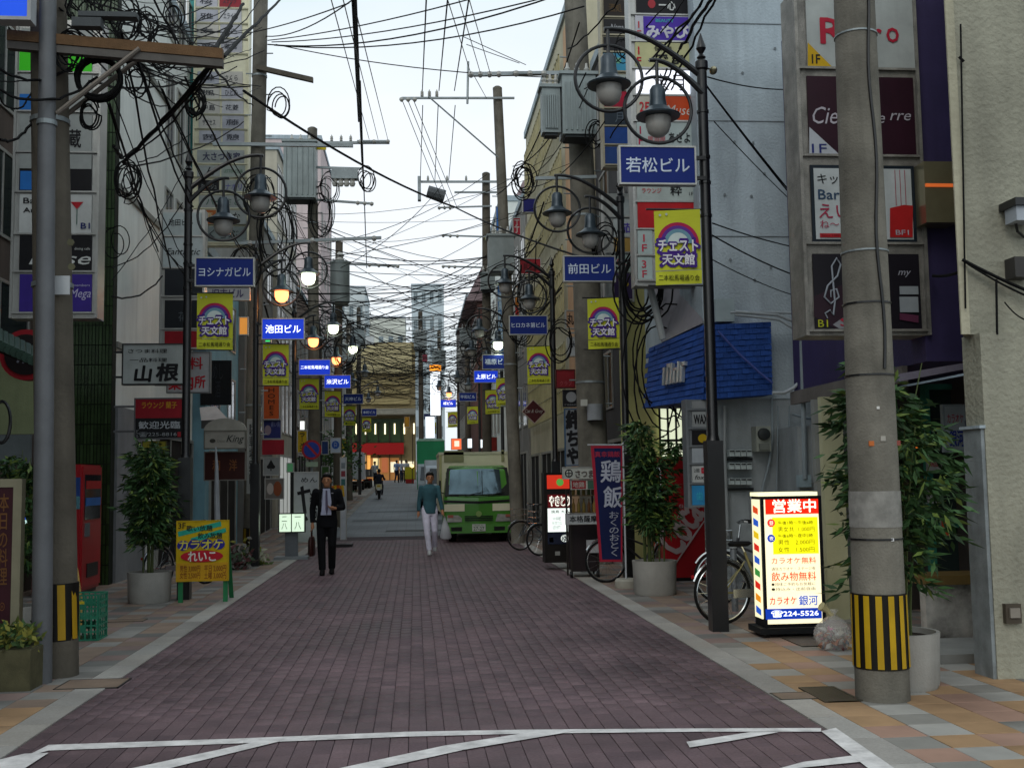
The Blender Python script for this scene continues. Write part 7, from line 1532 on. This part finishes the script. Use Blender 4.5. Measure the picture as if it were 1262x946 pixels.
# far vehicles
def smalltruck(name, label, cat, q, Y, bodyc, tarp, front, glassq=None, length=4.0):
    x0, z0, x1, z1 = rect(*q, Y); g = gz(Y); t = thing(name, label, cat, ((x0+x1)/2, Y, g)); h = z1-g
    y0 = Y+(1.2 if front else 0)
    part('cargo_box', MB().box((x0, y0, g+.75), (x1, y0+length, z1)), tarp, t)
    if front:
        mb = MB(); w_ = x1-x0; vs = []
        for zz_, yo in ((.3, 0), (1.0, 0), (1.15, .06), (1.75, .4), (1.85, .6)): vs += [(x0+.03, y0-.02, g+zz_), (x0+.03, Y+yo, g+zz_), (x1-.03, Y+yo, g+zz_), (x1-.03, y0-.02, g+zz_)]
        fs = [(i*4+j, i*4+(j+1) % 4, i*4+4+(j+1) % 4, i*4+4+j) for i in range(4) for j in range(4)]+[(0, 3, 2, 1), (16, 17, 18, 19)]
        part('cab', mb.add(vs, fs), bodyc, t); part('windscreen', MB().prism([(x0+.12, Y+.05, g+1.16), (x1-.12, Y+.05, g+1.16), (x1-.18, Y+.36, g+1.72), (x0+.18, Y+.36, g+1.72)], (0, -.012, .004)), gdk, t)
        for xx in (x0+.25, x1-.25): part('headlight', MB().cbox((xx, Y-.01, g+.7), (.25, .03, .14)), P('#c0c4c4'), t)
        part('bumper', MB().box((x0+.02, Y-.05, g+.25), (x1-.02, Y-.001, g+.45)), P('#3c3e40'), t)
        part('number_plate', MB().box(((x0+x1)/2-.17, Y-.07, g+.4), ((x0+x1)/2+.17, Y-.051, g+.57)), P('#b9bdb4'), t)
    else:
        part('rear_door_frame', MB().box((x0+.06, Y-.02, g+.8), (x1-.06, Y-.002, z1-.06)), bodyc, t)
        for s_ in (.25, .75): part('door_bar', MB().box((x0+(x1-x0)*s_-.02, Y-.035, g+.85), (x0+(x1-x0)*s_+.02, Y-.021, z1-.1)), alu, t)
        for xx in (x0+.12, x1-.12): part('tail_light', MB().cbox((xx, Y-.02, g+.6), (.14, .04, .1)), P('#9a1c1c'), t)
        part('bumper', MB().box((x0+.02, Y-.05, g+.4), (x1-.02, Y-.001, g+.5)), P('#2c2e30'), t)
    for xx in (x0+.18, x1-.18):
        for yy in (Y+.6, Y+length-.3): part('wheel', MB().lathe((xx-.1, yy, g+.32), [(.25, 0), (.32, .02), (.32, .18), (.25, .2)], 16, 'x'), M('rubber'), t)
    return t
tarpg = M('green_tarp', '#2c8a5c', .6, .15, 1.5, .3, fine=5)
tt = smalltruck('tarpaulin_truck', 'truck with a green tarpaulin cover standing behind the green box truck', 'truck', (514, 542, 549, 606), 47, P('#9aa6ac'), tarpg, True)
x0, z0, x1, z1 = rect(514, 542, 549, 606, 47); part('ridge', MB().prism([(x0-.02, 48.18, z1), (x1+.02, 48.18, z1), (x1-.1, 48.18, z1+.1), (x0+.1, 48.18, z1+.1)], (0, 4.0, 0)), P('#9cc0ac'), tt)
smalltruck('van', 'white high roofed van overlapping the tarpaulin truck', 'van', (524, 566, 545, 607), 42, P('#b4bec6'), P('#c0cad0'), True, length=2.6)
smalltruck('delivery_van', 'small white box van seen from the rear near the junction', 'van', (430, 557, 447, 592), 66, P('#a9b4bb'), P('#b4bec4'), False)
t = smalltruck('car', 'dark low car beyond the small white van', 'car', (446, 578, 458, 593), 72, P('#4c5054'), P('#3c4044'), False, length=3.2)
# ================================================================== PEOPLE
skin = M('skin', '#b07c5c', .5, .12, 6, .03); hairm = M('hair_black', '#0f0d0c', .5, .3, 30, .3)
def fuse(name, mb, mat, parent, vox=.014, sm=3, origin_=None):
    o = part(name, mb, mat, parent, True)
    m = o.modifiers.new('fuse', 'REMESH'); m.mode = 'VOXEL'; m.voxel_size = vox; m.use_smooth_shade = True
    s = o.modifiers.new('soften', 'SMOOTH'); s.iterations = sm; s.factor = .5
    return o
def limb(mb, pts, rs, n=12):
    # smooth the bend
    P_ = []; R_ = []
    for i in range(len(pts)-1):
        a, b_ = Vector(pts[i]), Vector(pts[i+1])
        for k in range(6): f = k/6; P_.append(a.lerp(b_, f)); R_.append(rs[i]+(rs[i+1]-rs[i])*f)
    P_.append(Vector(pts[-1])); R_.append(rs[-1]); mb.tube(P_, R_, n)
    mb.ell(pts[0], (rs[0],)*3, n, 6)
    for p, r in zip(pts[1:-1], rs[1:-1]): mb.ell(p, (r,)*3, n, 6)
def hand(mb, w_, d, side, s=1.0, curl=.5, palm_n=Vector((0, -1, 0))):
    """w_: wrist, d: direction of the hand, side: +1/-1 thumb side along the across axis"""
    d = Vector(d).normalized(); across = d.cross(palm_n).normalized(); nrm = across.cross(d).normalized()
    w_ = Vector(w_); c = w_+d*.045*s
    mb.tube([w_, w_+d*.03*s, w_+d*.085*s], [.022*s, .034*s, .032*s], 10)
    for i, (o, l) in enumerate(((-.028, .062), (-.010, .074), (.009, .07), (.027, .055))):
        b_ = w_+d*.083*s+across*o*s*side; m = b_+d*l*.5*s+nrm*(-.010*curl*2)*s; e = m+d*l*.45*s*(1-curl*.6)+nrm*(-.03*curl)*s
        mb.tube([b_-d*.02*s, b_, m, e], [.0085*s, .0085*s, .008*s, .0065*s], 6)
    b_ = w_+d*.03*s-across*.026*s*side; mb.tube([b_, b_-across*.022*s*side+d*.025*s, b_-across*.026*s*side+d*.05*s], [.011*s, .0095*s, .008*s], 6)
def person(label, X, Y, H, heading=0, pose=None, col=None, sleeves=True, shoes='#1c1a1a', jacket=False, quality=1):
    p = dict(lh=(.16, 0, 1.05)); p.update(pose or {})
    s = H/1.72; g = gz(Y); t = thing('person', label, 'person', (0, 0, 0))
    J = lambda x, y, z: Vector((x*s, y*s, z*s))
    # joints (figure faces -y); +x is the figure's own left
    arms = p.get('arms', {-1: ((-.185, 0, 1.41), (-.235, .02, 1.13), (-.235, -.04, .90)), 1: ((.185, 0, 1.41), (.235, .02, 1.13), (.235, -.04, .90))})
    legs = p.get('legs', {-1: ((-.09, 0, .92), (-.10, -.03, .49), (-.10, .03, .09)), 1: ((.09, 0, .92), (.10, -.03, .49), (.10, .03, .09))})
    hd = J(*p.get('head', (0, -.01, 1.60)))
    b_ = MB()
    b_.ell(hd+J(0, 0, .012), (.074*s, .092*s, .105*s), 16, 12); b_.ell(hd+J(0, -.03, -.06), (.052*s, .055*s, .055*s), 12, 8)
    b_.tube([hd+J(0, -.088, .01), hd+J(0, -.108, -.022), hd+J(0, -.09, -.03)], [.008*s, .015*s, .01*s], 7)
    for sx in (-1, 1): b_.ell(hd+J(sx*.077, .005, -.005), (.012*s, .02*s, .03*s), 8, 6)
    b_.ell(hd+J(0, -.083, -.058), (.022*s, .012*s, .009*s), 8, 5)
    b_.tube([hd+J(0, .01, -.06), J(0, .01, 1.42)], [.052*s, .06*s], 12)
    b_.loft([(J(0, .0, z), rx*s, ry*s) for z, rx, ry in ((.88, .13, .09), (1.0, .145, .1), (1.12, .125, .085), (1.3, .15, .1), (1.41, .155, .085), (1.46, .08, .06))], 16)
    for k, (a, e, w_) in arms.items():
        limb(b_, [J(*a), J(*e), J(*w_)], [.045*s, .036*s, .024*s]); hd_ = p.get('hand', {}).get(k, ((0, -.1, -1), .6))
        pn_ = hd_[2] if len(hd_) > 2 else Vector((-k, 0, 0)); hand(b_, J(*w_), hd_[0], 1 if k < 0 else -1, s, hd_[1], Vector(pn_))
    for k, (a, e, w_) in legs.items():
        limb(b_, [J(*a), J(*e), J(*w_)], [.07*s, .05*s, .035*s])
    fuse('body', b_, skin, t, .011*s if quality else .022*s, 2)
    # hair cap
    h_ = MB(); h_.ell(hd+J(0, .03, .038), (.091*s, .095*s, .112*s), 16, 10); h_.ell(hd+J(0, -.042, .092), (.078*s, .055*s, .042*s), 12, 8); fuse('hair', h_, hairm, t, .012*s, 2)
    for sx in (-1, 1):
        part('eye', MB().ell(hd+J(sx*.03, -.084, .008), (.012*s, .006*s, .006*s), 8, 5), P('#1a1412'), t, True); part('eyebrow', MB().tube([hd+J(sx*.015, -.091, .028), hd+J(sx*.045, -.084, .03)], .0045*s, 5), hairm, t)
    # trousers
    tr = MB(); tr.loft([(J(0, 0, z), rx*s, ry*s) for z, rx, ry in ((.82, .145, .105), (.90, .165, .115), (1.0, .16, .11), (1.05, .145, .1))], 16)
    for k, (a, e, w_) in legs.items(): limb(tr, [J(*a), J(*e), J(w_[0], w_[1]+.005, w_[2]+.0)], [.095*s, .073*s if jacket else .068*s, .062*s if jacket else .058*s])
    fuse('trousers', tr, CL(col['trousers']), t, .014*s if quality else .022*s, 3)
    # shirt or jacket
    tp_ = MB(); lo = .80 if jacket else p.get('hem', .93); wid = 1.1 if jacket else .97
    tp_.loft([(J(0, 0, z), rx*s*wid, ry*s*1.15) for z, rx, ry in ((lo, .165, .115), (1.0, .155, .11), (1.14, .142, .10), (1.3, .17, .112), (1.40, .175, .1), (1.455, .12, .075), (1.49, .075, .062))], 18)
    for k, (a, e, w_) in arms.items():
        A, E_, W_ = J(*a), J(*e), J(*w_)
        if sleeves: limb(tp_, [A, E_, E_.lerp(W_, .92)], [.066*s, .055*s, .045*s] if jacket else [.058*s, .05*s, .04*s])
        else: limb(tp_, [A, A.lerp(E_, .7)], [.068*s, .062*s])
    fuse('jacket' if jacket else 'shirt', tp_, CL(col['top']), t, .014*s if quality else .022*s, 3)
    if jacket:
        V_ = [J(-.06, -.128, 1.47), J(.06, -.128, 1.47), J(.085, -.150, 1.25), J(.085, -.148, 1.02), J(-.095, -.148, 1.02), J(-.085, -.150, 1.25)]
        part('shirt_front', MB().prism(V_, (0, .03, 0)), P('#b4b6cc', .8), t)
        part('tie', MB().prism([J(-.012, -.142, 1.44), J(.016, -.142, 1.44), J(.032, -.163, 1.12), J(.01, -.160, 1.0), J(-.014, -.163, 1.12)], (0, .008, 0)), P('#5c5468', .7), t)
        for sx in (-1, 1): part('lapel', MB().prism([J(sx*.055, -.128, 1.475), J(sx*.115, -.115, 1.42), J(sx*.125, -.150, 1.2), J(sx*.085, -.163, 1.06)], (0, .012, 0)), P(col['top'], .8), t)
        part('breast_pin', MB().cbox(J(.1, -.135, 1.39), (.035*s, .01, .012*s)), P('#b0b0b8'), t)
    for k, (a, e, w_) in legs.items():
        f = MB(); wx, wy, wz_ = J(*w_); f.loft([((wx, wy-.04*s, wz_-.085*s), .045*s, .12*s), ((wx, wy-.045*s, wz_-.06*s), .048*s, .125*s), ((wx, wy-.025*s, wz_-.02*s), .043*s, .085*s), ((wx, wy+.005*s, wz_+.03*s), .04*s, .045*s)], 14); part('shoe', f, P(shoes, .4), t, True)
    t.location = (X, Y, g); t.rotation_euler = (0, 0, heading); return t, J
w1 = G(403, 708)
bm, J = person('businessman in a black suit and tie walking toward the camera with a brown briefcase', w1.x, w1.y, 1.74, 0,
    dict(arms={-1: ((-.19, 0, 1.41), (-.25, .05, 1.12), (-.245, .0, .87)), 1: ((.19, 0, 1.41), (.265, .02, 1.14), (.15, -.17, 1.13))},
         legs={-1: ((-.09, 0, .92), (-.09, -.06, .49), (-.07, -.10, .09)), 1: ((.09, 0, .92), (.09, -.04, .5), (.075, .10, .10))},
         hand={-1: ((0, 0, -1), .9), 1: ((-1, -.35, .15), .8, (0, -.3, -1))}, head=(.0, -.03, 1.60)),
    dict(trousers='#0d0d10', top='#0f0f13'), True, '#0c0b0c', True)
bl = bm.location
t = thing('briefcase', 'dark brown leather briefcase held low by the businessman', 'briefcase', (bl.x-.29, bl.y, .35)); s = 1.74/1.72
cx_, cy_ = bl.x-.265, bl.y+.03
part('case', MB().loft([((cx_, cy_, .33), .045, .19), ((cx_, cy_, .36), .065, .21), ((cx_, cy_, .60), .06, .21), ((cx_, cy_, .66), .035, .19)], 14), M('brown_leather', '#3a1c18', .4, .3, 6), t, True)
part('handle', MB().tube([(cx_, cy_-.08, .66), (cx_, cy_-.07, .735), (cx_+.01, cy_, .76), (cx_, cy_+.07, .735), (cx_, cy_+.08, .66)], .011, 6), M('brown_leather'), t, True)
w2 = G(530, 683)
mn, J = person('man in an untucked teal shirt and white trousers strolling past the truck', w2.x, w2.y, 1.76, R(4),
    dict(arms={-1: ((-.175, 0, 1.41), (-.215, .05, 1.13), (-.235, .06, .90)), 1: ((.175, 0, 1.41), (.225, -.02, 1.14), (.265, -.09, .92))},
         legs={-1: ((-.085, 0, .92), (-.07, -.14, .50), (-.03, -.20, .09)), 1: ((.085, 0, .92), (.10, -.02, .5), (.12, .22, .14))}, hem=.86,
         head=(.01, -.02, 1.61), hand={-1: ((0, 0, -1), .7), 1: ((.1, 0, -1), .9)}),
    dict(trousers='#d6d2e2', top='#3a5f68'), True, '#b8b8b8')
t = thing('carrier_bag', 'white plastic carrier bag hanging from the strolling man\'s hand', 'bag', (w2.x+.34, w2.y, .4))
bx_, by_ = w2.x+.335, w2.y-.02
part('film', MB().loft([((bx_+.01, by_, .33), .10, .06), ((bx_+.01, by_, .37), .125, .075), ((bx_, by_, .58), .085, .055), ((bx_-.01, by_, .74), .03, .025), ((bx_-.015, by_, .83), .015, .015)], 14), P('#b4b6ba', .5), t, True)
# distant people and scooter
def far_person(label, px, py, Y, H, top, tr, hd=0, scale=1):
    p = W(px, py, Y); return person(label, p.x, Y, H, hd, dict(legs={-1: ((-.09, 0, .92), (-.08, -.1, .49), (-.08, -.12, .09)), 1: ((.09, 0, .92), (.08, 0, .5), (.08, .16, .12))}), dict(trousers=tr, top=top), False, '#1a1a1a', quality=0)
far_person('pedestrian in a white shirt with a dark bag near the far shops', 462, 592, 76, 1.7, '#b0b4b8', '#23252c', R(30))
far_person('pedestrian in a blue shirt at the far junction, first of three', 489, 592, 84, 1.7, '#7c8cb0', '#1c2030', R(150))
far_person('pedestrian in a white shirt at the far junction, middle of three', 495, 592, 85, 1.68, '#a8b0c0', '#2c3040', R(10))
far_person('pedestrian in a white shirt and dark trousers, last of three', 500.5, 592, 83, 1.72, '#b4b8c2', '#16181e', R(170))
far_person('pedestrian in grey beside the small white box van', 428, 592, 60, 1.66, '#8c98a4', '#22262c', R(20))
Ysc = 56; px_ = W(467, 605, Ysc).x; g = gz(Ysc)
t = thing('scooter', 'motor scooter with a pale rear box ridden away up the street', 'scooter', (px_, Ysc, g))
part('wheel', MB().lathe((px_-.05, Ysc-.1, g+.24), [(.16, 0), (.24, .02), (.24, .08), (.16, .1)], 18, 'x'), M('rubber'), t, True); part('wheel', MB().lathe((px_-.05, Ysc+1.1, g+.24), [(.16, 0), (.24, .02), (.24, .08), (.16, .1)], 18, 'x'), M('rubber'), t, True)
part('body', MB().loft([((px_, Ysc+.2, g+.25), .12, .35), ((px_, Ysc+.15, g+.5), .17, .42), ((px_, Ysc+.1, g+.72), .15, .35)], 12), P('#22242a', .3), t, True)
part('rear_cover', MB().box((px_-.15, Ysc-.32, g+.5), (px_+.15, Ysc-.22, g+.75)), P('#c9c4a0'), t); part('tail_light', MB().box((px_-.08, Ysc-.34, g+.62), (px_+.08, Ysc-.321, g+.70)), P('#b89a2c'), t)
part('number_plate', MB().box((px_-.09, Ysc-.345, g+.44), (px_+.09, Ysc-.33, g+.56)), P('#b9bdc0'), t)
part('front_shield', MB().box((px_-.18, Ysc+.85, g+.3), (px_+.18, Ysc+.92, g+.95)), P('#22242a'), t); part('handlebar', MB().tube([(px_-.32, Ysc+.75, g+1.0), (px_, Ysc+.85, g+.98), (px_+.32, Ysc+.75, g+1.0)], .018, 6), black, t)
rp, J = person('scooter rider in dark clothes riding away from the camera', px_, Ysc+.15, 1.7, R(180), dict(
    arms={-1: ((-.185, 0, 1.41), (-.26, -.2, 1.2), (-.28, -.5, 1.24)), 1: ((.185, 0, 1.41), (.26, -.2, 1.2), (.28, -.5, 1.24))},
    legs={-1: ((-.09, 0, .92), (-.16, -.38, .88), (-.14, -.42, .48)), 1: ((.09, 0, .92), (.16, -.38, .88), (.14, -.42, .48))}), dict(trousers='#191b24', top='#1f2330'), True, quality=0)
rp.location.z -= .2
t = thing('sandwich_board', 'small yellow board with red print by the junction shops', 'sign board', W(504, 592, 84)); x0, z0, x1, z1 = rect(499, 575, 511, 590, 82); part('panel', MB().box((x0, 82, z0), (x1, 82.1, z1)), P('#b8b028'), t); part('foot', MB().box((x0+.05, 82, gz(82)), (x1-.05, 82.3, z0-.002)), P('#a02c28'), t)
c = W(508, 574, 81); t = thing('globe_lamp', 'warm glowing globe lamp at the far corner shop', 'lamp', (c.x, 81, gz(81))); part('globe', MB().ell(c, (.13, .13, .13), 12, 8), E('#ffd890', 2), t, True); part('post', MB().tube([(c.x, 81, gz(81)), (c.x, 81, c.z-.13)], .03, 6), black, t)
